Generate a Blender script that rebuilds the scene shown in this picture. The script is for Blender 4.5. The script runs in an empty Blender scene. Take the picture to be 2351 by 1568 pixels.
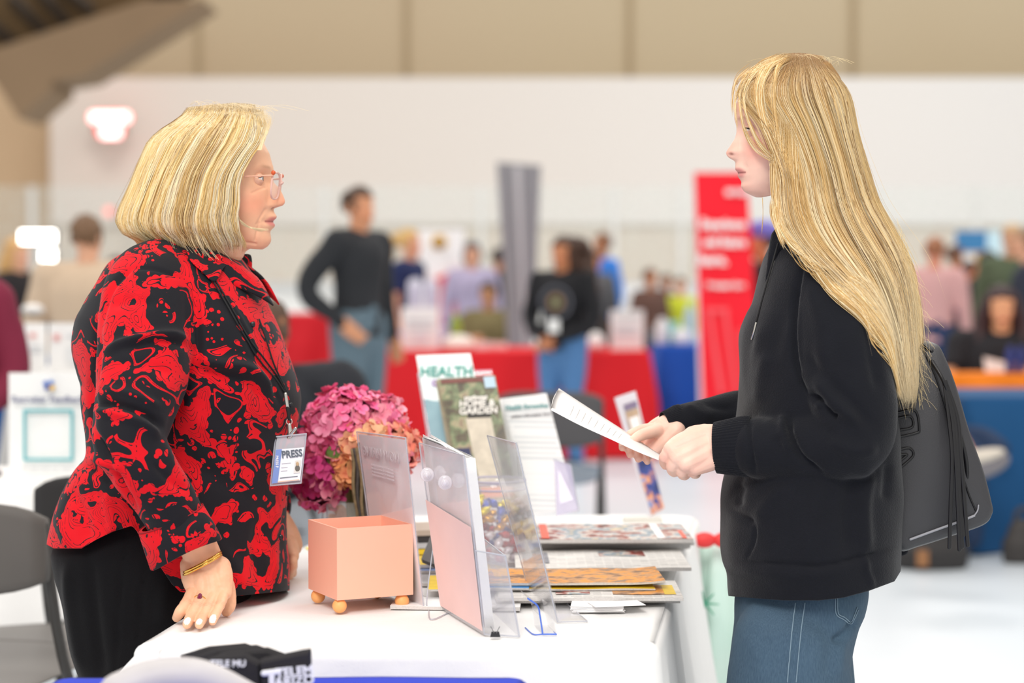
import bpy, bmesh, math, random
import numpy as np
from mathutils import Vector, Matrix
from mathutils.bvhtree import BVHTree
random.seed(7); rng = np.random.default_rng(7)
scene = bpy.context.scene
COL = scene.collection
F = 4571.0; CX, CY = 1175.5, 784.0; CAMZ = 1.33; PIT = math.atan(164.0 / F)
FWD = np.array([0, math.cos(PIT), -math.sin(PIT)]); UPV = np.array([0, math.sin(PIT), math.cos(PIT)])
def ray(px, py): return FWD + np.array([1, 0, 0]) * (px - CX) / F + UPV * (CY - py) / F
def P(px, py, Y):
    r = ray(px, py); return np.array([0, 0, CAMZ]) + r * (Y / r[1])
def PZ(px, py, z):
    r = ray(px, py); return np.array([0, 0, CAMZ]) + r * ((z - CAMZ) / r[2])
def proj(V):
    V = np.asarray(V) - np.array([0, 0, CAMZ]); d = V @ FWD
    return CX + F * V[:, 0] / d, CY - F * (V @ UPV) / d
# ---------------------------------------------------------------- materials
def lin(c):
    return tuple(((x / 255) / 12.92 if x / 255 <= 0.04045 else ((x / 255 + 0.055) / 1.055) ** 2.4) for x in c)
class NT:
    def __init__(s, name):
        s.m = bpy.data.materials.new(name); s.m.use_nodes = True; s.t = s.m.node_tree; s.n = s.t.nodes
        s.b = s.n['Principled BSDF']; s.out = s.n['Material Output']
    def add(s, typ, **kw):
        nd = s.n.new(typ)
        for k, v in kw.items():
            if k in ('op',): nd.operation = v
            elif hasattr(nd, k) and k not in nd.inputs: setattr(nd, k, v)
            else: nd.inputs[k].default_value = v
        return nd
    def link(s, a, b): s.t.links.new(a, b)
    def math(s, op, a, b=None, c=None, clamp=False):
        nd = s.n.new('ShaderNodeMath'); nd.operation = op; nd.use_clamp = clamp
        for i, v in enumerate((a, b, c)):
            if v is None: continue
            if isinstance(v, (int, float)): nd.inputs[i].default_value = v
            else: s.link(v, nd.inputs[i])
        return nd.outputs[0]
    def mix(s, f, a, b):
        nd = s.n.new('ShaderNodeMix'); nd.data_type = 'RGBA'
        for i, v in ((0, f), (6, a), (7, b)):
            if isinstance(v, (int, float)): nd.inputs[i].default_value = v
            elif isinstance(v, tuple): nd.inputs[i].default_value = (*v[:3], 1)
            else: s.link(v, nd.inputs[i])
        return nd.outputs[2]
    def coord(s, scale=(1, 1, 1), rot=(0, 0, 0), loc=(0, 0, 0), src='Object'):
        tc = s.n.new('ShaderNodeTexCoord'); mp = s.n.new('ShaderNodeMapping')
        mp.inputs['Scale'].default_value = scale; mp.inputs['Rotation'].default_value = rot; mp.inputs['Location'].default_value = loc
        s.link(tc.outputs[src], mp.inputs[0]); return mp.outputs[0]
    def noise(s, vec, scale, detail=2, rough=0.5, dist=0, out=0):
        nd = s.n.new('ShaderNodeTexNoise'); nd.inputs['Scale'].default_value = scale; nd.inputs['Detail'].default_value = detail
        nd.inputs['Roughness'].default_value = rough; nd.inputs['Distortion'].default_value = dist
        s.link(vec, nd.inputs['Vector']); return nd.outputs[out]
    def bump(s, h, strength=0.3, dist=0.01):
        nd = s.n.new('ShaderNodeBump'); nd.inputs['Strength'].default_value = strength; nd.inputs['Distance'].default_value = dist
        s.link(h, nd.inputs['Height']); s.link(nd.outputs[0], s.b.inputs['Normal'])
    def base(s, c):
        if isinstance(c, tuple): s.b.inputs['Base Color'].default_value = (*c[:3], 1)
        else: s.link(c, s.b.inputs['Base Color'])
_mc = {}
def mat(name, rgb, rough=0.6, metal=0.0, var=0.06, vs=12, bump=0.0, bs=200, sheen=0.0, alpha=1.0, trans=0.0, ior=1.45, emit=0, spec=0.5, coat=0):
    """plain procedural material: base colour with a little noise in value, optional fine bump"""
    if name in _mc: return _mc[name]
    t = NT(name); c = lin(rgb); v = t.coord()
    n = t.noise(v, vs, 3)
    t.base(t.mix(n, tuple(x * (1 - var) for x in c), tuple(min(1, x * (1 + var)) for x in c)))
    b = t.b.inputs
    b['Roughness'].default_value = rough; b['Metallic'].default_value = metal; b['IOR'].default_value = ior
    b['Specular IOR Level'].default_value = spec
    b['Transmission Weight'].default_value = trans; b['Alpha'].default_value = alpha
    if sheen: b['Sheen Weight'].default_value = sheen; b['Sheen Roughness'].default_value = 0.4
    if coat: b['Coat Weight'].default_value = coat
    if emit: b['Emission Color'].default_value = (*c, 1); b['Emission Strength'].default_value = emit
    if bump: t.bump(t.noise(v, bs, 2), bump, 0.004)
    _mc[name] = t.m; return t.m
def acrylic(name, tint=(235, 238, 245), opac=0.12, rough=0.03):
    """thin clear plastic: mostly see-through with a glossy coat"""
    if name in _mc: return _mc[name]
    t = NT(name); n = t.n; n.remove(t.b)
    tr = n.new('ShaderNodeBsdfTransparent'); tr.inputs[0].default_value = (.995, .995, 1, 1)
    gl = n.new('ShaderNodeBsdfGlossy'); gl.inputs['Roughness'].default_value = rough
    df = n.new('ShaderNodeBsdfDiffuse'); df.inputs[0].default_value = (*lin(tint), 1)
    m1 = n.new('ShaderNodeMixShader'); m2 = n.new('ShaderNodeMixShader')
    lw = n.new('ShaderNodeLayerWeight'); lw.inputs[0].default_value = .5
    nz = t.noise(t.coord(), 6, 2); f1 = t.math('MULTIPLY', nz, opac * 2)
    t.link(f1, m1.inputs[0]); t.link(tr.outputs[0], m1.inputs[1]); t.link(df.outputs[0], m1.inputs[2])
    t.link(t.math('MULTIPLY_ADD', t.math('POWER', lw.outputs['Facing'], 4.0), .35, .03), m2.inputs[0]); t.link(m1.outputs[0], m2.inputs[1]); t.link(gl.outputs[0], m2.inputs[2])
    t.link(m2.outputs[0], t.out.inputs[0]); _mc[name] = t.m; return t.m
def vcol_mat(name, rough=0.5, sss=0.0, spec=0.4, bump=0.0, bs=300, aniso=0, fac=0.08, sheen=0, ns=60):
    """colour comes from the mesh's own colour attribute 'Col'"""
    if name in _mc: return _mc[name]
    t = NT(name); a = t.n.new('ShaderNodeVertexColor'); a.layer_name = 'Col'
    v = t.coord(); nz = t.noise(v, ns, 3)
    hv = t.n.new('ShaderNodeHueSaturation'); t.link(a.outputs[0], hv.inputs['Color'])
    t.link(t.math('MULTIPLY_ADD', nz, fac * 2, 1 - fac), hv.inputs['Value']); t.base(hv.outputs[0])
    b = t.b.inputs; b['Roughness'].default_value = rough; b['Specular IOR Level'].default_value = spec
    if sss:
        b['Subsurface Weight'].default_value = sss; b['Subsurface Radius'].default_value = (0.9, 0.35, 0.2); b['Subsurface Scale'].default_value = 0.006
    if sheen: b['Sheen Weight'].default_value = sheen
    if bump: t.bump(t.noise(v, bs, 3), bump, 0.002)
    _mc[name] = t.m; return t.m
# ---------------------------------------------------------------- objects
def mesh_data(name, V, Fc, mats=None, smooth=True, col=None, mi=None):
    me = bpy.data.meshes.new(name)
    V = np.asarray(V, dtype=float)
    if isinstance(Fc, np.ndarray):
        k = Fc.shape[1]; n = len(Fc)
        me.vertices.add(len(V)); me.vertices.foreach_set('co', V.ravel())
        me.loops.add(n * k); me.loops.foreach_set('vertex_index', Fc.ravel().astype(np.int32))
        me.polygons.add(n); me.polygons.foreach_set('loop_start', np.arange(0, n * k, k, dtype=np.int32))
        me.update(calc_edges=True)
    else:
        me.from_pydata([tuple(v) for v in V], [], [tuple(int(i) for i in f) for f in Fc]); me.update()
    if smooth: me.polygons.foreach_set('use_smooth', np.ones(len(me.polygons), dtype=bool))
    for m in (mats if isinstance(mats, (list, tuple)) else [mats]):
        if m: me.materials.append(m)
    if mi is not None: me.polygons.foreach_set('material_index', np.asarray(mi, dtype=np.int32))
    if col is not None: set_col(me, col)
    return me
def set_col(me, col):
    a = me.color_attributes.new('Col', 'FLOAT_COLOR', 'POINT'); c = np.ones((len(me.vertices), 4)); c[:, :3] = col
    a.data.foreach_set('color', c.ravel())
def verts_of(me):
    a = np.empty(len(me.vertices) * 3); me.vertices.foreach_get('co', a); return a.reshape(-1, 3)
def norms_of(me):
    a = np.empty(len(me.vertices) * 3); me.vertices.foreach_get('normal', a); return a.reshape(-1, 3)
def link(name, me, parent=None):
    o = bpy.data.objects.new(name, me); COL.objects.link(o)
    if parent is not None:
        o.parent = parent; bpy_inv = Matrix.Translation(parent_world(parent)).inverted() @ Matrix.Identity(4)
        o.matrix_parent_inverse = bpy_inv
    return o
def parent_world(p):
    v = Vector(p.location)
    return v
def obj(name, V, Fc, m, parent=None, **kw): return link(name, mesh_data(name, V, Fc, m, **kw), parent)
def tag(o, label=None, cat=None, group=None, kind=None):
    if label: o['label'] = label
    if cat: o['category'] = cat
    if group: o['group'] = group
    if kind: o['kind'] = kind
    return o
def thing(name, loc, label, cat, group=None):
    o = bpy.data.objects.new(name, None); COL.objects.link(o); o.location = tuple(loc); o.empty_display_size = 0.1
    return tag(o, label, cat, group)
def copy_tree(o, loc, rz=None, label=None):
    c = o.copy(); COL.objects.link(c); c.location = loc
    if rz is not None: c.rotation_euler[2] = rz
    if label: c['label'] = label
    for ch in list(o.children):
        d = ch.copy(); COL.objects.link(d); d.parent = c
        for g in ch.children:
            e = g.copy(); COL.objects.link(e); e.parent = d
    return c
# ---------------------------------------------------------------- geometry (V, F) helpers
def cat(*parts):
    V = []; Fs = []; off = 0
    for v, f in parts:
        V.append(np.asarray(v)); Fs += [tuple(i + off for i in q) for q in (f.tolist() if isinstance(f, np.ndarray) else f)]; off += len(v)
    return np.vstack(V), Fs
def box(cx, cy, cz, sx, sy, sz, rz=0.0):
    c, s = math.cos(rz), math.sin(rz); V = []
    for z in (-1, 1):
        for x, y in ((-1, -1), (1, -1), (1, 1), (-1, 1)):
            a, b = x * sx / 2, y * sy / 2; V.append((cx + a * c - b * s, cy + a * s + b * c, cz + z * sz / 2))
    return np.array(V), [(0, 3, 2, 1), (4, 5, 6, 7), (0, 1, 5, 4), (1, 2, 6, 5), (2, 3, 7, 6), (3, 0, 4, 7)]
def prism(pts, off):
    """solid from a polygon pts (n,3) pushed by vector off"""
    pts = np.asarray(pts, float); n = len(pts); V = np.vstack([pts, pts + np.asarray(off)])
    return V, [tuple(range(n))[::-1], tuple(range(n, 2 * n))] + [(i, (i + 1) % n, n + (i + 1) % n, n + i) for i in range(n)]
def slab(quad, t):
    q = np.asarray(quad, float); nrm = np.cross(q[1] - q[0], q[3] - q[0]); nrm /= np.linalg.norm(nrm)
    return prism(q, nrm * t)
def grid_faces(n, m, closed=True):
    i = np.arange(n - 1)[:, None]; j = np.arange(m if closed else m - 1)[None, :]; j2 = (j + 1) % m
    return np.stack([(i * m + j), (i * m + j2), ((i + 1) * m + j2), ((i + 1) * m + j)], -1).reshape(-1, 4)
def loft(rings, cap=True):
    R = np.asarray(rings); n, m = R.shape[:2]; V = R.reshape(-1, 3); f = grid_faces(n, m).tolist()
    if cap:
        V = np.vstack([V, R[0].mean(0), R[-1].mean(0)]); a = n * m; b = a + 1
        f += [(a, (j + 1) % m, j) for j in range(m)] + [(b, (n - 1) * m + j, (n - 1) * m + (j + 1) % m) for j in range(m)]
    return V, f
def spl(pts, n):
    """Catmull-Rom resample of an (k,d) array"""
    p = np.asarray(pts, float); k = len(p)
    if k == 2:
        t = np.linspace(0, 1, n)[:, None]; return p[0] * (1 - t) + p[1] * t
    q = np.vstack([2 * p[0] - p[1], p, 2 * p[-1] - p[-2]]); out = []
    for t in np.linspace(0, k - 1 - 1e-9, n):
        i = int(t); u = t - i; a, b, c, d = q[i], q[i + 1], q[i + 2], q[i + 3]
        out.append(0.5 * ((2 * b) + (c - a) * u + (2 * a - 5 * b + 4 * c - d) * u * u + (3 * b - a - 3 * c + d) * u ** 3))
    return np.array(out)
def tube(pts, rad, n=None, m=16, flat=1.0, up=None, round_ends=True):
    """tapered tube along a spline. rad scalar or list; flat = ratio of the second radius; up = axis kept for the flat side"""
    pts = np.asarray(pts, float); k = len(pts)
    r = np.full(k, rad, float) if np.isscalar(rad) else np.asarray(rad, float)
    fl = np.full(k, flat, float) if np.isscalar(flat) else np.asarray(flat, float)
    n = n or max(8, k * 6)
    Q = spl(np.hstack([pts, r[:, None], fl[:, None]]), n); C = Q[:, :3]; R = np.maximum(Q[:, 3], 1e-4); FL = Q[:, 4]
    T = np.gradient(C, axis=0); T /= np.linalg.norm(T, axis=1)[:, None] + 1e-12
    u = np.array(up if up is not None else (0.13, 0.31, 0.94), float)
    rings = []; a = np.linspace(0, 2 * np.pi, m, endpoint=False)
    def ring(c, t, rr, ff, u):
        s = np.cross(t, u); s /= np.linalg.norm(s) + 1e-12; w = np.cross(s, t)
        return c + rr * (np.cos(a)[:, None] * s + ff * np.sin(a)[:, None] * w), w
    rg = []
    for i in range(n):
        q, w = ring(C[i], T[i], R[i], FL[i], u)
        if up is None: u = w
        rg.append(q)
    if round_ends:
        st = []; en = []
        for e in (0.35, 0.7, 0.92):
            s = math.sqrt(1 - e * e)
            st.insert(0, (rg[0] - C[0]) * s + C[0] - T[0] * R[0] * e); en.append((rg[-1] - C[-1]) * s + C[-1] + T[-1] * R[-1] * e)
        rg = st + rg + en
    return loft(rg)
def ellip(c, r, n=12, m=18, rot=None):
    th = np.linspace(0.12, np.pi - 0.12, n); a = np.linspace(0, 2 * np.pi, m, endpoint=False); R = []
    for t in th: R.append(np.stack([r[0] * np.sin(t) * np.cos(a), r[1] * np.sin(t) * np.sin(a), np.full(m, r[2] * np.cos(t))], 1))
    V, f = loft(R[::-1])
    V[-2] = (0, 0, -r[2]); V[-1] = (0, 0, r[2])
    if rot is not None: V = V @ np.array(rot).T
    return V + np.asarray(c), f
def rotz(a): c, s = math.cos(a), math.sin(a); return np.array([[c, -s, 0], [s, c, 0], [0, 0, 1]])
def roty(a): c, s = math.cos(a), math.sin(a); return np.array([[c, 0, s], [0, 1, 0], [-s, 0, c]])
def rotx(a): c, s = math.cos(a), math.sin(a); return np.array([[1, 0, 0], [0, c, -s], [0, s, c]])
def lathe(prof, c, m=32):
    a = np.linspace(0, 2 * np.pi, m, endpoint=False)
    return loft([np.stack([c[0] + r * np.cos(a), c[1] + r * np.sin(a), np.full(m, c[2] + z)], 1) for r, z in prof])
def remesh(V, Fc, vox, smooth=4, sf=0.5):
    """fuse overlapping closed shells into one continuous surface"""
    me = mesh_data('tmp', V, Fc, None); o = bpy.data.objects.new('tmp', me); COL.objects.link(o)
    md = o.modifiers.new('r', 'REMESH'); md.mode = 'VOXEL'; md.voxel_size = vox; md.adaptivity = 0
    if smooth:
        sm = o.modifiers.new('s', 'SMOOTH'); sm.factor = sf; sm.iterations = smooth
    dg = bpy.context.evaluated_depsgraph_get(); me2 = bpy.data.meshes.new_from_object(o.evaluated_get(dg))
    bpy.data.objects.remove(o); bpy.data.meshes.remove(me)
    me2.polygons.foreach_set('use_smooth', np.ones(len(me2.polygons), dtype=bool))
    me2.materials.clear()
    return me2
def vnoise(Pp, scale, seed=0):
    p = np.asarray(Pp) * scale + seed * 17.3; i = np.floor(p).astype(np.int64); f = p - i; f = f * f * (3 - 2 * f); out = 0
    for dx in (0, 1):
        for dy in (0, 1):
            for dz in (0, 1):
                h = ((i[:, 0] + dx) * 73856093) ^ ((i[:, 1] + dy) * 19349663) ^ ((i[:, 2] + dz) * 83492791)
                h = (h * 2654435761) & 0xffffffff; h = ((h ^ (h >> 15)) * 2246822519) & 0xffffffff; h = (h ^ (h >> 13)) & 0xffff
                w = (f[:, 0] if dx else 1 - f[:, 0]) * (f[:, 1] if dy else 1 - f[:, 1]) * (f[:, 2] if dz else 1 - f[:, 2])
                out = out + w * (h / 32767.5 - 1)
    return out
def seg_dist(x, y, line):
    """distance in px from points to a polyline, and fraction along it"""
    best = np.full(len(x), 1e9); fr = np.zeros(len(x)); L = np.asarray(line, float); n = len(L) - 1
    for i in range(n):
        a, b = L[i], L[i + 1]; d = b - a; l2 = d @ d
        t = np.clip(((x - a[0]) * d[0] + (y - a[1]) * d[1]) / l2, 0, 1)
        q = np.hypot(x - a[0] - t * d[0], y - a[1] - t * d[1]); m = q < best
        best[m] = q[m]; fr[m] = (i + t[m]) / n
    return best, fr
def folds(me, lines, amp_noise=0.0, nscale=8, seed=0):
    """press / raise cloth folds: lines = [(pixel polyline, amplitude m (+ out), width px)], applied on the camera-side surface"""
    V = verts_of(me); N = norms_of(me); x, y = proj(V); face = np.clip(-N[:, 1] * 1.6, 0, 1); D = np.zeros(len(V))
    for ln, amp, w in lines:
        l = spl(np.array(ln, float), max(2, len(ln) * 4)); d, fr = seg_dist(x, y, l)
        e = np.clip(np.minimum(fr, 1 - fr) * 5 + 0.15, 0, 1)
        D += amp * e * (np.exp(-(d / w) ** 2)) * face
    if amp_noise: D += amp_noise * (vnoise(V, nscale, seed) + 0.5 * vnoise(V, nscale * 2.3, seed + 1))
    V = V + N * D[:, None]; me.vertices.foreach_set('co', V.ravel()); me.update()
def text_mesh(txt, size, M, m, name, parent, thick=0.0008, bold=0.0, align='CENTER', sx=1.0):
    """lettering built as geometry; M maps text-plane (x right, y up, z out) to the world"""
    cu = bpy.data.curves.new('t', 'FONT'); cu.body = txt; cu.size = size; cu.extrude = thick; cu.offset = bold; cu.align_x = align; cu.align_y = 'CENTER'; cu.resolution_u = 3
    o = bpy.data.objects.new('t', cu); COL.objects.link(o); dg = bpy.context.evaluated_depsgraph_get()
    me = bpy.data.meshes.new_from_object(o.evaluated_get(dg)); bpy.data.objects.remove(o)
    me.transform(M @ Matrix.Diagonal((sx, 1, 1, 1))); me.materials.clear(); me.materials.append(m); me.name = name
    return link(name, me, parent)
def frame(o, xdir, ydir):
    x = Vector(xdir).normalized(); y = Vector(ydir); y = (y - x * y.dot(x)).normalized(); z = x.cross(y)
    M = Matrix((x, y, z)).transposed().to_4x4(); M.translation = Vector(o); return M
# ---------------------------------------------------------------- people: heads, hands, figures
def interp(tab, z):
    t = np.asarray(tab, float); o = np.argsort(t[:, 0]); t = t[o]
    return np.interp(z, t[:, 0], t[:, 1])
def smooth_interp(tab, z, it=2):
    g = np.linspace(min(t[0] for t in tab), max(t[0] for t in tab), 400); v = interp(tab, g)
    for _ in range(it): v = np.convolve(np.pad(v, 3, mode='edge'), np.ones(7) / 7, 'valid')
    return np.interp(z, g, v)
H_ADULT = dict(H=.2336,
    f=[(-.004, .078), (0, .087), (.008, .0935), (.0146, .095), (.022, .0935), (.029, .0925), (.0345, .099), (.038, .1025), (.0425, .1005), (.0448, .0965), (.047, .098), (.051, .104), (.055, .1057), (.0605, .101), (.0675, .0985), (.0705, .103), (.073, .115), (.077, .119), (.082, .1205), (.0927, .1165), (.105, .1105), (.112, .103), (.117, .0995), (.128, .0985), (.135, .0995), (.142, .098), (.166, .092), (.187, .0804), (.205, .065), (.22, .045), (.23, .022), (.2336, .001)],
    b=[(-.004, .07), (0, .082), (.01, .089), (.0146, .090), (.03, .089), (.05, .0925), (.0697, .0935), (.09, .0935), (.11, .0935), (.128, .0935), (.142, .0955), (.166, .092), (.187, .0804), (.205, .065), (.22, .045), (.23, .022), (.2336, .001)],
    k=[(-.004, .0), (0, .005), (.02, .035), (.04, .058), (.06, .074), (.09, .089), (.13, .098), (.16, .098), (.18, .090), (.2, .073), (.215, .052), (.228, .024), (.2336, .001)],
    w=[(-.004, .03), (0, .036), (.01, .044), (.02, .050), (.04, .059), (.06, .065), (.09, .070), (.12, .071), (.15, .075), (.17, .074), (.19, .065), (.21, .046), (.225, .026), (.2336, .001)])
H_TEEN = dict(H=.2277,
    f=[(-.004, .058), (0, .068), (.006, .0796), (.0149, .0852), (.0226, .0835), (.0285, .0875), (.033, .0915), (.0365, .0895), (.0375, .0885), (.0395, .0905), (.0439, .0955), (.0485, .0945), (.0573, .0945), (.0595, .0975), (.062, .104), (.0665, .109), (.0714, .1115), (.078, .108), (.086, .1025), (.0975, .0955), (.106, .0935), (.119, .0935), (.13, .096), (.147, .096), (.17, .089), (.19, .076), (.206, .058), (.22, .033), (.2277, .001)],
    b=[(-.004, .052), (0, .064), (.006, .074), (.015, .080), (.03, .082), (.05, .086), (.07, .088), (.0975, .089), (.119, .090), (.13, .093), (.147, .095), (.17, .089), (.19, .076), (.206, .058), (.22, .033), (.2277, .001)],
    k=[(-.004, .0), (0, .01), (.02, .038), (.04, .058), (.06, .072), (.09, .086), (.13, .095), (.16, .095), (.18, .086), (.2, .065), (.215, .038), (.2277, .001)],
    w=[(-.004, .026), (0, .032), (.01, .042), (.02, .049), (.04, .058), (.06, .063), (.09, .067), (.12, .068), (.15, .072), (.17, .070), (.19, .060), (.21, .039), (.2277, .001)])
def head_pts(h, nz=120, m=110):
    H = h['H']; s = np.linspace(0, 1, nz); z = -.004 + (H + .004) * (1 - (1 - s) ** 1.35)
    f = smooth_interp(h['f'], z, 1); b = smooth_interp(h['b'], z, 3); k = smooth_interp(h['k'], z, 3); w = smooth_interp(h['w'], z, 3)
    f[-1] = b[-1] = k[-1] = w[-1] = .0008
    a = np.linspace(0, 2 * np.pi, m, endpoint=False); ca, sa = np.cos(a), np.sin(a); R = []
    for i in range(nz):
        rx = np.where(ca > 0, b[i], k[i]); x = rx * np.sign(ca) * np.abs(ca) ** .92; y = w[i] * np.sign(sa) * np.abs(sa) ** .92
        zi = z[i]
        if .063 < zi < .115: wn = np.interp(zi, [.063, .074, .085, .115], [.014, .0165, .012, .009])
        elif zi <= .063: wn = np.interp(zi, [0, .02, .04, .063], [.022, .021, .024, .014])
        else: wn = np.interp(zi, [.115, .14, .17], [.010, .035, .06])
        x = x + (f[i] - b[i]) * np.exp(-(np.abs(y) / wn) ** 2.2) * (ca > 0)
        # eye sockets, cheeks, brow
        ez = h.get('eye', .120)
        for sy in (-1, 1):
            g = np.exp(-((y - sy * .033) / .017) ** 2 - ((zi - ez) / .0125) ** 2) * (ca > 0); x = x - .0095 * g
            g = np.exp(-((y - sy * .042) / .018) ** 2 - ((zi - .078) / .02) ** 2) * (ca > 0); x = x + .0035 * g
            g = np.exp(-((y - sy * .034) / .022) ** 2 - ((zi - ez - .021) / .007) ** 2) * (ca > 0); x = x + .002 * g
            g = np.exp(-((y - sy * .0155) / .0045) ** 2 - ((zi - .0745) / .006) ** 2) * (ca > 0); x = x + .003 * g
            g = np.exp(-((y - sy * .0085) / .004) ** 2 - ((zi - .0695) / .0028) ** 2) * (ca > 0); x = x - .004 * g
            g = np.exp(-((y - sy * .026) / .005) ** 2 - ((zi - .046) / .006) ** 2) * (ca > 0); x = x - .0025 * g
        tilt = np.interp(zi, [-.004, .03, .07, .11], [.33, .30, .12, 0])
        R.append(np.stack([x, y, zi + tilt * (b[i] - x) * np.clip((b[i] - x) / .05, 0, 1)], 1))
    return loft(R)
def ear_pts(sy):
    V, f = ellip((-.008, sy * .0735, .1), (.018, .006, .031), rot=rotz(sy * -.35) @ roty(.15))
    V2, f2 = ellip((-.004, sy * .079, .1), (.009, .004, .018), rot=rotz(sy * -.35))
    return V, f
def skin_color(V, loc, tone, h, lips=(196, 110, 108), blush=.35, brow=None, ez=.120):
    """paint the skin's own colours; loc = (n,3) head-local coordinates of V"""
    n = len(V); c = np.tile(np.array(lin(tone)), (n, 1))
    x, y, z = loc.T
    def m(amt, rgb): nonlocal c; a = np.clip(amt, 0, 1)[:, None]; c = c * (1 - a) + np.array(lin(rgb)) * a
    red = (min(255, tone[0] + 2), int(tone[1] * .74), int(tone[2] * .72))
    front = (x > .02)
    m(blush * np.exp(-((np.abs(y) - .048) / .02) ** 2 - ((z - .075) / .022) ** 2) * front, red)
    m(blush * np.exp(-(y / .016) ** 2 - ((z - .08) / .012) ** 2) * (x > .09), red)
    m(blush * .5 * np.exp(-(y / .03) ** 2 - ((z - .012) / .012) ** 2) * front, red)
    bf = np.interp(z, [t[0] for t in sorted(h['f'])], [t[1] for t in sorted(h['f'])])
    zc = h.get('mouth', .0455)
    lipz = np.exp(-((z - zc) / .0088) ** 6) * np.exp(-(np.abs(y) / (.025 - .8 * np.abs(z - zc))) ** 8) * (x > bf - .030)
    m(lipz * .85, lips)
    m(np.exp(-((z - zc) / .0013) ** 2) * (np.abs(y) < .024) * (x > .06) * .8, (110, 40, 40))  # shade between the lips, put into the colour
    m(np.exp(-((np.abs(y) - .0085) / .0035) ** 2 - ((z - .0695) / .0026) ** 2) * front * .75, (120, 55, 45))  # shade inside the nostrils, put into the colour
    if brow: m(np.exp(-((z - ez - .0195 - .1 * np.clip(np.abs(y) - .02, 0, .02)) / .003) ** 2) * np.exp(-((np.abs(y) - .030) / .013) ** 4) * front * .4, brow)
    return c
def eye_mesh(name, c, look, parent, skin, iris, r=.0122, lid=.30, lidl=-.22):
    """eyeball with painted sclera, iris and pupil, closed by lids above and below"""
    n, m = 48, 64; th = np.linspace(.02, np.pi - .02, n); a = np.linspace(0, 2 * np.pi, m, endpoint=False)
    R = np.array([np.stack([np.sin(t) * np.cos(a), np.sin(t) * np.sin(a), np.full(m, np.cos(t))], 1) for t in th])
    V, f = loft(R[::-1]); D = V / (np.linalg.norm(V, axis=1)[:, None] + 1e-9)
    az = np.arctan2(D[:, 1], D[:, 0]); el = np.arcsin(np.clip(D[:, 2], -1, 1))
    ang = np.arccos(np.clip(D[:, 0] * np.cos(-.03), -1, 1))
    up = lid * np.cos(np.clip(az / 1.0, -1, 1) * 1.4); lo = lidl * np.cos(np.clip(az / 1.0, -1, 1) * 1.4)
    openm = (el < up) & (el > lo) & (np.abs(az) < 1.1)
    c3 = np.tile(np.array(lin(skin)), (len(V), 1)) * .95
    c3[openm] = lin((236, 228, 224)); c3[openm & (ang < .50)] = lin(iris); c3[openm & (ang < .22)] = lin((12, 10, 10))
    lash = (el >= up) & (el < up + .13) & (np.abs(az) < 1.25); c3[lash] = lin((45, 30, 24))
    l2 = (el <= lo) & (el > lo - .05) & (np.abs(az) < 1.1); c3[l2] = lin((150, 100, 85))
    rr = np.where(openm, r, r * 1.07); V = D * rr[:, None]
    return V, f, c3
# hands -------------------------------------------------------
def hand_shells(wrist, knuckles, fingers, thumb, rw=.026, palm_r=.014, fr=.0085, wr_flat=.7, up=None):
    """closed shells of a hand: palm web from wrist to each knuckle, five separate finger chains"""
    parts = []
    w = np.asarray(wrist, float); K = np.asarray(knuckles, float)
    side = K[-1] - K[0]; side /= np.linalg.norm(side)
    for i, k in enumerate(K):
        t = i / (len(K) - 1) - .5
        w0 = w + side * t * rw * 1.1
        parts.append(tube([w0, (w0 * .5 + k * .5), k], [palm_r * 1.15, palm_r * 1.15, palm_r * .82], n=14, m=14))
        mid = (w0 * .45 + k * .55)
        if i: parts.append(tube([pm, mid], [palm_r * 1.0, palm_r * 1.0], n=6, m=12)); parts.append(tube([pk, k], [palm_r * .75, palm_r * .75], n=6, m=12))
        pm, pk = mid, k
    for i, fc in enumerate(fingers):
        pts = [K[i]] + [np.asarray(p, float) for p in fc]; s = (1, 1.05, 1, .88)[i] if len(fingers) == 4 else 1
        rr = [fr * 1.12 * s, fr * s * .98, fr * .92 * s, fr * .78 * s][:len(pts)]
        parts.append(tube(pts, rr, n=22, m=14))
        for j in range(1, len(pts) - 1): parts.append(ellip(pts[j], (rr[j] * 1.07,) * 3, 8, 12))
    if thumb is not None:
        tp = [np.asarray(p, float) for p in thumb]; parts.append(tube(tp, np.linspace(fr * 1.55, fr * .95, len(tp)), n=20, m=14))
    return parts
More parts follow.
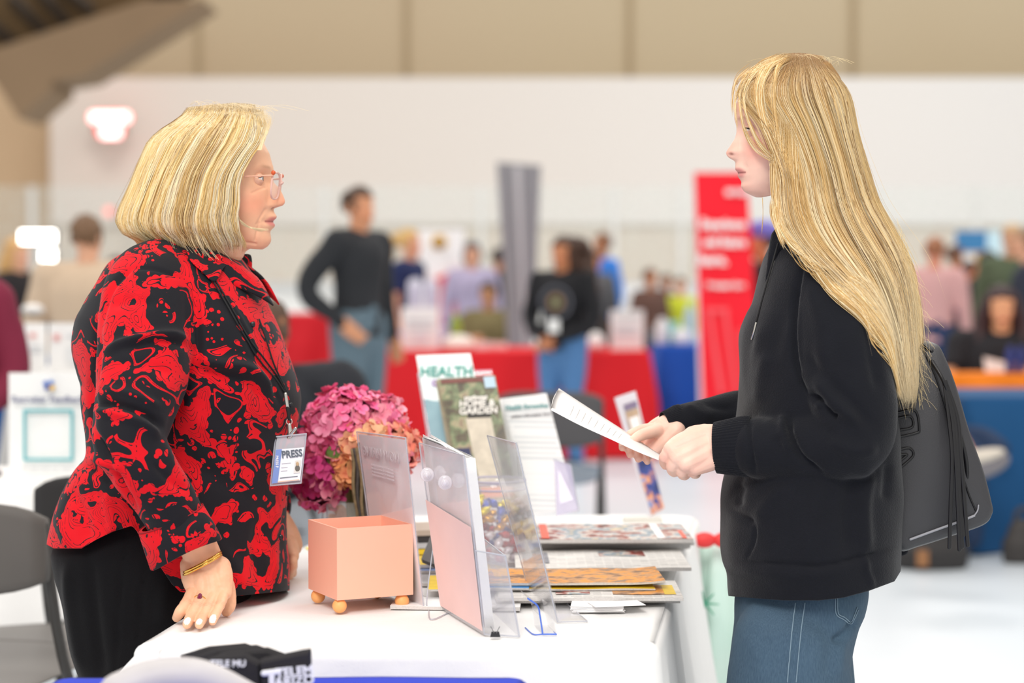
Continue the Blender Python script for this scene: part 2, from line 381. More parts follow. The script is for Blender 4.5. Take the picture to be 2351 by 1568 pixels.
# simple full figures for the people further away ----------------
def figure(label, px, Y, H, face=0.0, tone=(214, 160, 128), top=(40, 42, 48), bot=(70, 90, 105), hair=(70, 48, 35), shoes=(40, 40, 42),
           hairlen='short', sleeve='long', arms=('down', 'down'), seated=False, z0=0.0, group=None, lean=0.0, build=1.0, vox=.010, legs=True, xz=None, mtop=None, knees=None, lips=None):
    X = P(px, 620, Y)[0] if xz is None else xz; s = H / 1.75
    root = thing('person', (X, Y, z0), label, 'person', group)
    hz = 0.0 if not seated else -(.93 * s - .46)
    Rf = rotz(face)
    def L(x, y, z):   # local: x = facing forward, y = left, z up
        q = Rf @ np.array([x, y, 0]) * s * 1.0; return np.array([X + q[0], Y + q[1], z0 + z * s + hz + 0])
    b = build
    hip = .95; sh = 1.43; nk = 1.50
    body = []; shirt = []; trou = []
    # head
    hv, hf = head_pts(H_ADULT, 60, 60)
    head_base = L(.0 + lean * .2, 0, 1.515)
    def headw(v): return (v * s * .98) @ Rf.T + head_base
    body.append((headw(hv), hf))
    for sy in (-1, 1): ev, ef = ear_pts(sy); body.append((headw(ev), ef))
    body.append(tube([L(0, 0, 1.40), L(.01 + lean * .15, 0, 1.57)], [.058 * s, .052 * s], n=8))
    body.append(tube([L(0, 0, hip - .05), L(0, 0, 1.15), L(0, 0, 1.36)], [.12 * s, .11 * s, .12 * s], flat=.7, up=Rf @ np.array([1, 0, 0]), n=12))
    torso_r = [.165 * s * b, .155 * s * b, .16 * s * b, .185 * s * b, .15 * s * b, .07 * s]
    shirt.append(tube([L(0, 0, hip - .07), L(0, 0, 1.05), L(0, 0, 1.18), L(.01, 0, 1.33), L(0, 0, 1.43), L(0, 0, 1.49)], torso_r, n=26, m=28, flat=.66, up=Rf @ np.array([1, 0, 0]), round_ends=False))
    for i, sy in enumerate((1, -1)):
        S = L(0, sy * .185 * b, 1.42); a = arms[i]
        if a == 'down': E = L(-.02, sy * .25 * b, 1.13); W = L(.05, sy * .25 * b, .87)
        elif a == 'pocket': E = L(-.12, sy * .29 * b, 1.16); W = L(.05, sy * .20 * b, .97)
        elif a == 'front': E = L(.02, sy * .24 * b, 1.12); W = L(.20, sy * .05, .98)
        elif a == 'raise': E = L(.16, sy * .25 * b, 1.20); W = L(.30, sy * .15, 1.38)
        else: E = L(*a[0]); W = L(*a[1])
        d = (W - E) / (np.linalg.norm(W - E) + 1e-9); kn = W + d * .085 * s
        body.append(tube([S, E, W, ], [.045 * s, .037 * s, .026 * s], n=16))
        sd = np.cross(d, Rf @ np.array([0, sy, 0])); sd = sd / (np.linalg.norm(sd) + 1e-9)
        K = [kn + sd * (t * .066 - .033) * s for t in (0, .33, .67, 1)]
        fing = [[k + d * .03 * s + Rf @ np.array([.006, -sy * .006, 0]), k + d * .058 * s + Rf @ np.array([.01, -sy * .02, 0]) * s] for k in K]
        th = [W + d * .02 * s, W + d * .06 * s + sd * -.035 * s, W + d * .1 * s + sd * -.045 * s]
        body += hand_shells(W, K, fing, th, rw=.045 * s, palm_r=.015 * s, fr=.0095 * s)
        if sleeve == 'long': shirt.append(tube([S, E, W - d * .01], [.072 * s * b, .056 * s * b, .042 * s], n=20))
        elif sleeve == 'short': shirt.append(tube([S, S * .35 + E * .65], [.075 * s * b, .062 * s], n=10, round_ends=False))
        elif sleeve == 'none': pass
        shirt.append(tube([L(0, sy * .06, 1.44), S], [.06 * s, .07 * s * b], n=8))
    for sy in (1, -1):
        Hp = L(0, sy * .09, hip)
        if seated:
            kx = .42; K_ = L(kx, sy * .11, hip); A = K_ + np.array([0, 0, -.40]) + Rf @ np.array([.03, 0, 0])
            if knees and sy in knees: K_, A = [L(*q) for q in knees[sy]]
        else: K_ = L(.02, sy * .10, .5); A = L(-.01, sy * .11, .08)
        body.append(tube([Hp, K_, A], [.075 * s, .05 * s, .035 * s], n=18))
        trou.append(tube([Hp, (Hp + K_) / 2, K_, A], [.105 * s * b, .092 * s * b, .072 * s, .062 * s], n=26, m=18))
        if legs:
            tz = A[2] - .06 * s
            sv, sf = ellip((0, 0, 0), (.135 * s, .048 * s, .05 * s)); sv[:, 2] = np.maximum(sv[:, 2], -.035 * s)
            obj('shoe', sv @ Rf.T + np.array([A[0], A[1], tz + .018 * s]) + Rf @ np.array([.06 * s, 0, 0]), sf, mat('shoe_%d_%d_%d' % shoes, shoes, .6), root)
    trou.append(tube([L(0, 0, hip + .08), L(0, 0, hip - .08)], [.15 * s * b, .155 * s * b], n=8, m=24, flat=.7, up=Rf @ np.array([1, 0, 0])))
    V, f = cat(*body); me = remesh(V, f, vox * .7, 3); vv = verts_of(me)
    loc = ((vv - head_base) @ Rf) / (s * .98)
    col = skin_color(vv, loc, tone, H_ADULT, brow=hair, blush=.25, lips=lips or (int(tone[0] * .85), int(tone[1] * .6), int(tone[2] * .62)))
    for sy in (-1, 1):
        e = np.exp(-((loc[:, 1] - sy * .033) / .010) ** 2 - ((loc[:, 2] - .119) / .0045) ** 2) * (loc[:, 0] > .05)
        col = col * (1 - .8 * e[:, None]) + np.array(lin((40, 28, 24))) * .8 * e[:, None]
    set_col(me, col); me.materials.append(vcol_mat('skin_far', .5)); link('body', me, root)
    V, f = cat(*shirt); me = remesh(V, f, vox, 5)
    v = verts_of(me); N = norms_of(me); v = v + N * (.006 * (vnoise(v, 9, 3) + .6 * vnoise(v * np.array([1, 1, .5]), 22, 5)))[:, None]; me.vertices.foreach_set('co', v.ravel())
    me.materials.append(mtop or mat('knit_%d_%d_%d' % top, top, .85, bump=.2)); shirt_o = link('shirt', me, root)
    V, f = cat(*trou); me = remesh(V, f, vox * 1.1, 5); me.materials.append(mat('trouser_%d_%d_%d' % bot, bot, .85, bump=.2)); link('trousers', me, root)
    # hair: cap of the skull plus the length the style asks for
    hh = head_pts(H_ADULT, 60, 60)[0].copy(); c0 = np.array([-.012, 0, .135]); hv2 = (hh - c0) * np.array([1.08, 1.10, 1.08]) + c0
    keep = ((hv2[:, 0] < .045) & (hv2[:, 2] > .075)) | ((hv2[:, 2] > .175)); hv2[~keep] = (hh[~keep] - c0) * .86 + c0
    hp = [(headw(hv2), hf)]
    if hairlen == 'bob': hp.append(tube([headw(np.array(q)) for q in ((-.03, 0, .17), (-.045, 0, .09), (-.045, 0, .02))], [.085 * s, .098 * s, .07 * s], n=12, m=24))
    if hairlen == 'long':
        hp.append(tube([headw(np.array(q)) for q in ((-.03, 0, .17), (-.05, 0, .09), (-.085, 0, -.02), (-.11, 0, -.14), (-.11, 0, -.22))], [.085 * s, .1 * s, .105 * s, .10 * s, .06 * s], n=20, m=24, flat=.8))
    if hairlen == 'pony': hp.append(tube([headw(np.array(q)) for q in ((-.08, 0, .17), (-.13, 0, .16), (-.15, 0, .08), (-.13, 0, .0))], [.03, .035, .03, .012], n=14))
    V, f = cat(*hp); me = remesh(V, f, .007, 3); v = verts_of(me); N = norms_of(me)
    v = v + N * (.006 * vnoise(v * np.array([1, 1, .3]), 70, 9) + .006 * vnoise(v, 30, 2))[:, None]; me.vertices.foreach_set('co', v.ravel())
    me.materials.append(mat('hair_%d_%d_%d' % hair, hair, .55, var=.35, vs=60)); link('hair', me, root)
    root['_s'] = s
    del root['_s']
    return root, L, headw
# ---------------------------------------------------------------- camera, light, hall
cam = bpy.data.cameras.new('camera'); co = bpy.data.objects.new('camera', cam); COL.objects.link(co); scene.camera = co
cam.sensor_fit = 'HORIZONTAL'; cam.sensor_width = 36; cam.lens = F / 2351 * 36; co.location = (0, 0, CAMZ); co.rotation_euler = (math.pi / 2 - PIT, 0, 0)
cam.clip_end = 200; cam.dof.use_dof = True; cam.dof.focus_distance = 3.36; cam.dof.aperture_fstop = 2.3; cam.dof.aperture_blades = 0
scene.view_settings.view_transform = 'Standard'; scene.view_settings.look = 'None'; scene.view_settings.gamma = 1; scene.view_settings.use_curve_mapping = False
scene.view_settings.exposure = 0.28
scene.cycles.transparent_max_bounces = 32
w = bpy.data.worlds.new('world'); scene.world = w; w.use_nodes = True
w.node_tree.nodes['Background'].inputs[0].default_value = (1.0, .965, .93, 1); w.node_tree.nodes['Background'].inputs[1].default_value = .70
def lamp(name, loc, size, energy, rot=(0, 0, 0), color=(1, .97, .93), sy=None):
    l = bpy.data.lights.new(name, 'AREA'); l.shape = 'RECTANGLE'; l.size = size; l.size_y = sy or size; l.energy = energy; l.color = color
    o = bpy.data.objects.new(name, l); COL.objects.link(o); o.location = loc; o.rotation_euler = rot; return o
# rows of high-bay lamps under the roof of the hall
for x, y, e in ((-3.5, 1.5, 420), (3.5, 1.5, 420), (-3.5, 8, 520), (3.5, 8, 520), (-4.5, 16, 700), (4.5, 16, 700), (-5, 25, 800), (5, 25, 900)):
    lamp("ceiling_and_fill_lamp", (x, y, 8.5), 2.2, e * (.15 if y < 10 else .32))
lamp('ceiling_and_fill_lamp', (-1.2, -3.5, 6.5), 3.0, 420, (math.radians(38), 0, 0))  # added front fill to brighten faces and holders, not a known hall lamp
lamp('ceiling_and_fill_lamp', (1.5, 5.2, 7.0), 2.5, 45, (math.radians(-8), 0, 0))
# floor: pale, slightly bluish, faintly glossy sheet
t = NT('floor_sheet'); v = t.coord(); n = t.noise(v, .8, 4)
t.base(t.mix(n, lin((205, 213, 219)), lin((220, 227, 232)))); t.b.inputs['Roughness'].default_value = .38; t.bump(t.noise(v, 6, 2), .05, .01)
V, f = box(0, 18, -.05, 40, 48, .1); tag(obj('floor', V, f, t.m, smooth=False), kind='structure')
# far tan concrete wall with panel joints
t = NT('tan_wall'); v = t.coord(); sx = t.n.new('ShaderNodeSeparateXYZ'); t.link(v, sx.inputs[0])
n = t.noise(v, .35, 3); g = t.mix(t.math('MULTIPLY_ADD', sx.outputs[0], .11, .75, clamp=True), lin((206, 180, 148)), lin((222, 206, 176)))
t.base(t.mix(n, g, lin((216, 198, 166)))); t.b.inputs['Roughness'].default_value = .9
YB = 36.0
V, f = box(0, YB + .15, 6, 40, .3, 12); tag(obj('wall_back', V, f, t.m, smooth=False), kind='structure')
mj = mat('wall_joint', (184, 164, 132), .9)
for i, px in enumerate((455, 933, 1445, 1958)):
    x = P(px, 100, YB)[0]; V, f = box(x, YB - .02, 7.2, .10, .05, 7.0); tag(obj('trim_%d' % (i + 1), V, f, mj, smooth=False), kind='structure')
# lower light wall of the rink end, with beige band below
YW = 33.0
t = NT('pale_wall'); v = t.coord(); sx = t.n.new('ShaderNodeSeparateXYZ'); t.link(v, sx.inputs[0])
t.base(t.mix(t.math('MULTIPLY_ADD', sx.outputs[0], .06, .5, clamp=True), lin((226, 213, 201)), lin((242, 239, 236)))); t.b.inputs['Roughness'].default_value = .85
x0 = P(115, 300, YW)[0]; zt = P(115, 178, YW)[2]; zb = P(0, 515, YW)[2]
V, f = box((x0 + 20) / 2, YW + .5, (zt + zb) / 2, 20 - x0, 1.0, zt - zb); tag(obj('wall_pale', V, f, t.m, smooth=False), kind='structure')
V, f = box((x0 + 20) / 2, YW + .55, zb / 2, 20 - x0, .9, zb); tag(obj('wall_lower', V, f, mat('beige_band', (222, 208, 192), .9, var=.05, vs=.6), smooth=False), kind='structure')
# left of it: warm side wall
V, f = box(-9.6, 34.2, 2.2, 4.8, .3, 4.6); tag(obj('wall_left', V, f, mat('warm_wall', (206, 176, 142), .9, var=.12, vs=.7), smooth=False), kind='structure')
# steep dark stair-like beam and roof underside at upper left
mb = mat('brown_beam', (136, 112, 86), .9, var=.12, vs=.6); YD = 24.0
V, f = prism([P(*p, YD) for p in ((0, 108), (330, 0), (468, 0), (185, 176), (118, 186), (118, 206), (42, 272), (0, 205), (-60, 120))], (0, 1.2, 0)); tag(obj('trim_5', V, f, mb, smooth=False), kind='structure')
V, f = prism([P(*p, YD + .5) for p in ((-80, -60), (440, -60), (330, 2), (0, 112), (-80, 150))], (0, 1.2, 0)); tag(obj('ceiling', V, f, mat('dark_roof', (92, 72, 46), .95, var=.25, vs=.8), smooth=False), kind='structure')
mp = mat('dark_purlin', (40, 30, 20), .9)
for i, (a, b_) in enumerate((((-40, 40), (30, 98)), ((30, 0), (100, 70)), ((90, -20), (150, 48)), ((140, -30), (205, 22)))):
    V, f = tube([P(*a, YD + .35), P(*b_, YD + .35)], .07, n=4, m=6, up=(0, 1, 0)); tag(obj('trim_%d' % (i + 6), V, f, mp, smooth=False), kind='structure')
# rink boards and the glass standing on them
YR = 29.0; zb1 = P(0, 652, YR)[2]
V, f = box(0, YR, zb1 / 2, 34, .12, zb1); tag(obj('wall_rink_boards', V, f, mat('board_white', (232, 231, 228), .5), smooth=False), kind='structure')
V, f = box(0, YR - .07, zb1 + .01, 34, .2, .05); tag(obj('trim_10', V, f, mat('board_cap', (206, 206, 204), .5), smooth=False), kind='structure')
zg = P(0, 428, YR)[2]; ga = acrylic('rink_glass', (224, 234, 226), .12, .05)
gx = [P(p, 500, YR)[0] for p in (-260, 75, 415, 745, 1105, 1410, 1565, 1780, 2030, 2240, 2480)]
for i in range(len(gx) - 1):
    V, f = box((gx[i] + gx[i + 1]) / 2, YR, (zb1 + zg) / 2 + .04, gx[i + 1] - gx[i] - .04, .02, zg - zb1 - .06)
    tag(obj('window_%d' % (i + 1), V, f, ga, smooth=False), kind='structure')
for i, x in enumerate(gx[1:-1]):
    V, f = box(x, YR - .02, (zb1 + zg) / 2, .08, .07, zg - zb1); tag(obj('trim_%d' % (i + 11), V, f, mat('post_pale', (214, 214, 210), .4, .0), smooth=False), kind='structure')
# red lit signs
def neon(pxs, label):
    c = P(*pxs[0], 30.5); r = thing('neon_sign', c, label, 'sign')
    return r
r = neon([(252, 285)], 'red glowing lit sign of two short rows of letters, high on the pale wall')
mr = mat('neon_red', (255, 60, 56), .4, emit=1.1); mw = mat('neon_white', (255, 212, 208), .4, emit=2.4); YN = 32.3
def bar(a, b_, rad, m, name, dy=0): 
    V, f = tube([P(*a, YN + dy), P(*b_, YN + dy)], rad, n=6, m=12); obj(name, V, f, m, r)
bar((218, 270), (287, 270), .105, mr, 'backing', .12); bar((238, 303), (268, 303), .11, mr, 'backing', .12)
for x in (213, 223, 233, 243, 253, 263, 273, 283, 291): bar((x, 263), (x, 276), .04, mw, 'letter', -.03)
for x in (237, 246, 255, 264, 271): bar((x, 294), (x, 311), .042, mw, 'letter', -.03)
V, f = box(*(P(252, 285, 32.6)), .5, .3, .3); obj('mount', V, f, mat('grey_box', (170, 160, 150), .7), r, smooth=False)
r = thing('warning_light', P(250, 486, 31), 'small round pink-red light low on the pale wall behind the bob hair', 'light')
V, f = ellip(P(250, 486, 31), (.07, .05, .07)); obj('lens', V, f, mat('pink_light', (250, 130, 120), .4, emit=1.2), r)
V, f = box(*(P(250, 486, 31.05) + np.array([0, 1.0, 0])), .12, 2.1, .12); obj('arm', V, f, mat('grey_box', (170, 160, 150), .7), r, smooth=False)
# ---------------------------------------------------------------- tables and cloths
def cloth_mat(name, rgb, var=.04):
    if name in _mc: return _mc[name]
    t = NT(name); v = t.coord(); c = lin(rgb); n = t.noise(v, 3, 3)
    t.base(t.mix(n, tuple(x * (1 - var) for x in c), tuple(min(1, x * (1 + var)) for x in c))); t.b.inputs['Roughness'].default_value = .85
    t.bump(t.noise(v, 26, 4, .6, .6), .22, .006); _mc[name] = t.m; return t.m
def cloth(name, corners, top, bottom, m, label, amp=.018, nf=9, seed=1, rad=.03, flare=.02, sag=.002, crease=(), group=None, cflare=0.0):
    """tablecloth over a rectangular top: corners = near-left, near-right, far-right, far-left (x, y)"""
    q = np.array(corners, float); c = q.mean(0); pts = []; nseg = 70; nrm = []
    for i in range(4):
        a, b_ = q[i], q[(i + 1) % 4]; d = (b_ - a) / np.linalg.norm(b_ - a); n_ = np.array([d[1], -d[0]]); L = np.linalg.norm(b_ - a)
        for t_ in np.linspace(rad / L, 1 - rad / L, nseg): pts.append(a + d * L * t_); nrm.append(n_)
        b2 = q[(i + 2) % 4]; d2 = (b2 - b_) / np.linalg.norm(b2 - b_); n2 = np.array([d2[1], -d2[0]]); cc = b_ - d * rad + d2 * rad
        for t_ in np.linspace(0, 1, 12)[1:-1]:
            nn = n_ * math.cos(t_ * math.pi / 2) + n2 * math.sin(t_ * math.pi / 2); pts.append(cc + nn * rad); nrm.append(nn)
    pts = np.array(pts); nrm = np.array(nrm); m_ = len(pts); s = np.concatenate([[0], np.cumsum(np.linalg.norm(np.diff(pts, axis=0), axis=1))])
    rings = []
    for k in np.linspace(.02, .985, 26):
        p = c + (pts - c) * k; z = np.full(m_, top); z = z + sag * vnoise(np.stack([p[:, 0], p[:, 1], z], 1), 7, seed); rings.append(np.column_stack([p, z]))
    for a in np.linspace(0, math.pi / 2, 6)[1:]:
        p = pts + nrm * (math.sin(a) * .018 - .012); rings.append(np.column_stack([p, np.full(m_, top - .02 * (1 - math.cos(a)))]))
    H = top - .02 - bottom; zz = np.linspace(0, 1, 30)[1:]
    ph = s * nf * 2 * np.pi / 1.0
    wob = vnoise(np.column_stack([s * 1.7, s * 0, s * 0 + seed]), 1, seed) * 3
    cf = np.exp(-(np.linalg.norm(pts - q[0], axis=1) / .16) ** 2)
    acc = 0
    for h in zz:
        A = amp * min(1, h * 2.2) * (1 + .3 * h)
        off = .006 + flare * h + A * (np.sin(ph + wob + .6 * h) + .5 * np.sin(ph * .43 + wob * 2 + 1)) * .6 + A * .7 + cflare * cf * min(1, h * 5) ** .7
        rings.append(np.column_stack([pts + nrm * off[:, None], np.full(m_, top - .02 - H * h)]))
    V, f = loft(rings, cap=False); f = [tuple(x) for x in f] + [tuple(range(m_))[::-1]]
    o = obj(name, V, f, m, None); return tag(o, label, 'tablecloth', group)
def folding_table(cs, top, label, group=None):
    q = np.array(cs, float); c = q.mean(0); r = thing('folding_table', (c[0], c[1], 0), label, 'table', group)
    k = c + (q - c) * .965; V, f = prism(np.column_stack([k, np.full(4, top - .035)]), (0, 0, .03)); obj('tabletop', V, f, mat('table_plastic', (215, 212, 205), .5), r, smooth=False)
    for p in c + (q - c) * .85: V, f = tube([(p[0], p[1], 0.012), (p[0], p[1], top - .03)], .014, n=4, m=10); obj('leg', V, f, mat('steel', (130, 130, 132), .35, .8), r)
    return r
TZ = .745
def xy(px, py, z=TZ): return PZ(px, py, z)[:2]
A_, B_, C_ = xy(1505, 1488), xy(292, 1492), xy(1602, 1182); D_ = B_ + (C_ - A_)
main_c = [B_, A_, C_, D_]
mw_cloth = cloth_mat('white_cloth', (240, 239, 237))
folding_table(main_c, TZ - .004, 'folding table hidden under the white cloth between the two women')
cloth('tablecloth', main_c, TZ, .02, mw_cloth, 'white cloth covering the display table between the two women', amp=.020, nf=6, seed=3, flare=.05, rad=.05, sag=.0028, cflare=.075)
U_ = (A_ - B_) / np.linalg.norm(A_ - B_); W_ = (C_ - A_) / np.linalg.norm(C_ - A_)   # table axes: right, away
rzT = math.atan2(U_[1], U_[0])
# gift-wrap like mint cloth hanging off the stand behind the table's right side
t = NT('mint_dots'); v = t.coord(); vo = t.n.new('ShaderNodeTexVoronoi'); vo.inputs['Scale'].default_value = 17; vo.inputs['Randomness'].default_value = .55; t.link(v, vo.inputs[0])
d = t.math('LESS_THAN', vo.outputs['Distance'], .13); n = t.noise(v, 5, 2)
t.base(t.mix(d, t.mix(n, lin((176, 222, 206)), lin((232, 242, 236))), lin((206, 176, 84)))); t.b.inputs['Roughness'].default_value = .6
g0 = P(1612, 1240, 4.55) + np.array([.035, 0, 0]); rows = []
xs = np.linspace(0, 1, 60)
for z, wd in ((.70, .07), (.62, .085), (.45, .11), (.25, .135), (.03, .16)):
    ang = xs * 2 * np.pi; rr = wd * (1 + .09 * np.sin(ang * 9 + z * 4)); rows.append(np.column_stack([g0[0] + .04 + rr * .95 * np.cos(ang), 4.62 + rr * np.sin(ang), np.full(60, z)]))
V, f = loft(spl(np.array(rows)[::-1].reshape(5, -1), 20).reshape(20, 60, 3)); 
r = thing('gift_bag', (g0[0] + .04, 4.62, 0), 'mint green wrap with gold dots and a red bow beside the table\'s right end', 'gift bag')
obj('wrap', V, f, t.m, r); 
bw = P(1640, 1240, 4.5)
for sx_ in (-1, 1): V, f = ellip(bw + np.array([sx_ * .022, 0, 0]), (.026, .015, .018)); obj('bow', V, f, mat('red_ribbon', (226, 60, 60), .5), r)
for k in range(7):
    a = k * .9; c0 = P(1618, 1385, 4.47); V, f = tube([c0, c0 + np.array([.03 * math.cos(a), -.015, .03 * math.sin(a)])], [.003, .0015], n=5, m=6); obj('ribbon_curl', V, f, mat('green_ribbon', (90, 170, 140), .5), r)
# background cloths
def bgtable(px0, px1, Y0, Y1, z, rgb, label, bottom=.01, seed=1, skew=0.0, folding=True, amp=.03, nf=3.0):
    a = P(px0, 800, Y0)[0]; b_ = P(px1, 800, Y0)[0]; cs = [(a, Y0), (b_, Y0 + skew), (b_ + .0, Y1 + skew), (a, Y1)]
    cloth('tablecloth', cs, z, bottom, cloth_mat('cloth_%d_%d_%d' % rgb, rgb, .06), label, amp=amp, nf=nf, seed=seed, flare=.05, rad=.03)
    return cs
bgtable(884, 1492, 14.0, 14.85, .76, (222, 22, 34), 'long red table cover across the middle of the hall', seed=5)
bgtable(1514, 1760, 14.95, 15.8, .76, (10, 78, 178), 'bright blue table cover right of the red table', seed=6)
bgtable(560, 800, 15.6, 16.4, .98, (196, 14, 30), 'small red table cover behind the man in the dark sweater', bottom=.46, seed=8)
V, f = box(P(720, 800, 15.95)[0], 15.95, .24, .9, .7, .42); tag(obj('storage_crate', V, f, mat('pale_crate', (226, 228, 228), .6), smooth=False), 'pale crate stand beneath the small red cover', 'crate')
bgtable(2212, 2700, 9.35, 10.05, .735, (6, 74, 122), 'deep blue table cover in front of the seated dark-haired woman', seed=9, amp=.045, nf=2.4)
bgtable(2180, 2700, 10.17, 10.36, .80, (245, 132, 20), 'orange table runner cloth under the seated woman\'s arms', bottom=.5, seed=4)
bgtable(-420, 172, 5.36, 5.98, .74, (240, 238, 235), 'white table cover at the left behind the grey chair', bottom=.35, seed=12)
bgtable(-300, 16, 7.95, 8.7, .96, (10, 72, 130), 'blue table cover at the far left edge', seed=13)
bgtable(1408, 1468, 20.6, 21.3, .80, (235, 235, 232), 'white table cover far behind the woman in the black sweater', seed=15)
bgtable(600, 760, 19.6, 20.4, .62, (24, 60, 160), 'dark blue cloth far behind, left of the man', seed=16)
# small flat things helper -------------------------------------
def upright(name, pxs, Y, t_, m, label, cat_, group=None, Ys=None, foot=True):
    q = [P(px, py, (Ys[i] if Ys else Y)) for i, (px, py) in enumerate(pxs)]
    V, f = slab(q, t_); 
    r = thing(name, (np.mean([p[0] for p in q]), np.mean([p[1] for p in q]), min(p[2] for p in q)), label, cat_, group)
    obj('panel', V, f, m, r, smooth=False); return r, q
# banners ------------------------------------------------------
r, q = upright('retractable_banner', [(1166, 800), (1224, 800), (1242, 380), (1140, 372)], 16.2, -.02, mat('banner_grey', (146, 148, 152), .8), 'tall grey leaning banner with a pale stripe behind the red table', 'banner')
q = [P(*p, 16.15) for p in ((1203, 800), (1210, 800), (1196, 382), (1180, 381))]; V, f = slab(q, -.01); obj('stripe', V, f, mat('banner_pale', (196, 197, 200), .8), r, smooth=False)
b0 = P(1195, 800, 16.2); V, f = box(b0[0], 16.25, .06, .5, .3, .12); obj('base', V, f, mat('dark_plastic', (50, 52, 56), .5), r, smooth=False)
V, f = tube([(b0[0], 16.3, .1), (b0[0], 16.28, b0[2] + .1), P(1192, 380, 16.28)], .012, n=8, m=8); obj('pole', V, f, mat('steel', (130, 130, 132), .35, .8), r)
YR_ = 13.6
red_b = mat('banner_red', (250, 24, 46), .75, emit=0)
r, q = upright('retractable_banner', [(1618, 1058), (1757, 1058), (1715, 396), (1594, 396)], YR_, -.02, red_b, 'bright red standing banner with white lettering behind the girl', 'banner')
def onb(px, py, dy=-.03): return P(px, py, YR_ + dy)
Mx = lambda px, py: frame(onb(px, py), (1, 0, -.01), (-.05, .0, 1))
wt = mat('letter_white', (250, 245, 245), .6)
for s_, px, py, sz_ in (('Experience', 1660, 515, .088), ('and future', 1664, 556, .088), ('here.', 1637, 597, .10), ('learn more here', 1667, 655, .05)):
    text_mesh(s_, sz_ * (1.0), Mx(px, py), wt, 'lettering', r, .004, .005, sx=.78 if len(s_) > 5 else .95)
text_mesh('menu', .06, Mx(1690, 440), wt, 'lettering', r, .004, .006)
pk = mat('banner_pink', (255, 92, 100), .7)
for a, b_ in (((1628, 712), (1655, 900)), ((1664, 712), (1690, 900)), ((1624, 712), (1668, 712)), ((1640, 790), (1658, 900)), ((1700, 760), (1716, 900))):
    V, f = tube([onb(*a), onb(*b_)], .018, n=4, m=8, flat=.3, up=(0, 1, 0)); obj('outline_mark', V, f, pk, r)
V, f = slab([P(*p, YR_ + .004) for p in ((1609, 1058), (1620, 1058), (1597, 396), (1592, 396))], -.02); obj('edge_strip', V, f, mat('banner_edge', (230, 222, 228), .6), r, smooth=False)
V, f = box(onb(1690, 1070)[0], YR_, .035, .52, .22, .07); obj('base', V, f, mat('silver', (170, 172, 176), .35, .5), r, smooth=False)
# round emblem banner
r, q = upright('table_banner', [(966, 640), (1060, 640), (1066, 526), (957, 526)], 18.6, -.02, mat('banner_white', (244, 243, 243), .8), 'white banner with round gold and black emblem and red lower edge', 'banner')
V, f = prism([P(1008 + 17 * math.cos(a), 556 + 17 * math.sin(a), 18.55) for a in np.linspace(0, 2 * np.pi, 24, endpoint=False)], (0, -.02, 0)); obj('emblem', V, f, mat('emblem_gold', (212, 166, 56), .6), r, smooth=False)
V, f = prism([P(1008 + 11 * math.cos(a), 563 + 8 * math.sin(a), 18.52) for a in np.linspace(0, 2 * np.pi, 20, endpoint=False)], (0, -.02, 0)); obj('emblem_centre', V, f, mat('emblem_dark', (130, 84, 40), .6), r, smooth=False)
V, f = slab([P(*p, 18.55) for p in ((975, 648), (1050, 648), (1062, 612), (1010, 634))], -.02); obj('red_edge', V, f, mat('banner_red2', (226, 60, 66), .7), r, smooth=False)
V, f = slab([P(*p, 18.7) for p in ((985, 760), (1045, 760), (1055, 640), (975, 640))], -.02); obj('lower_panel', V, f, mat('banner_pinkish', (228, 128, 130), .7), r, smooth=False)
V, f = box(P(1010, 700, 18.7)[0], 18.75, P(0, 760, 18.7)[2] / 2, .3, .3, P(0, 760, 18.7)[2]); obj('stand', V, f, mat('pale_crate', (226, 228, 228), .6), r, smooth=False)
# things on the red table ------------------------------------------------
zt2 = .765
def standing_sign(x0, y0, x1, y1, Y, label, group=None, lines=(), m=None, lean=.0):
    m = m or mat('card_white', (240, 240, 238), .6); base = P((x0 + x1) / 2, y1, Y); r = thing('table_sign', base, label, 'sign', group)
    V, f = slab([P(x0, y1, Y), P(x1, y1, Y), P(x1, y0, Y + lean), P(x0, y0, Y + lean)], -.006); obj('card', V, f, m, r, smooth=False)
    for (a, b_, c_, d_, rgb) in lines:
        V, f = slab([P(x0 + (x1 - x0) * a, y0 + (y1 - y0) * d_, Y - .012), P(x0 + (x1 - x0) * c_, y0 + (y1 - y0) * d_, Y - .012), P(x0 + (x1 - x0) * c_, y0 + (y1 - y0) * b_, Y - .012), P(x0 + (x1 - x0) * a, y0 + (y1 - y0) * b_, Y - .012)], -.003)
        obj('print', V, f, mat('ink_%d_%d_%d' % rgb, rgb, .7), r, smooth=False)
    return r
gl = (196, 200, 206)
standing_sign(922, 706, 1008, 803, 14.25, 'white box sign on red table, below the two clear stands', lines=[(.15, .3, .85, .34, gl), (.15, .45, .85, .49, gl), (.3, .6, .7, .8, (226, 226, 230))])
ca = acrylic('clear_stand', (225, 222, 235), .5, .05)
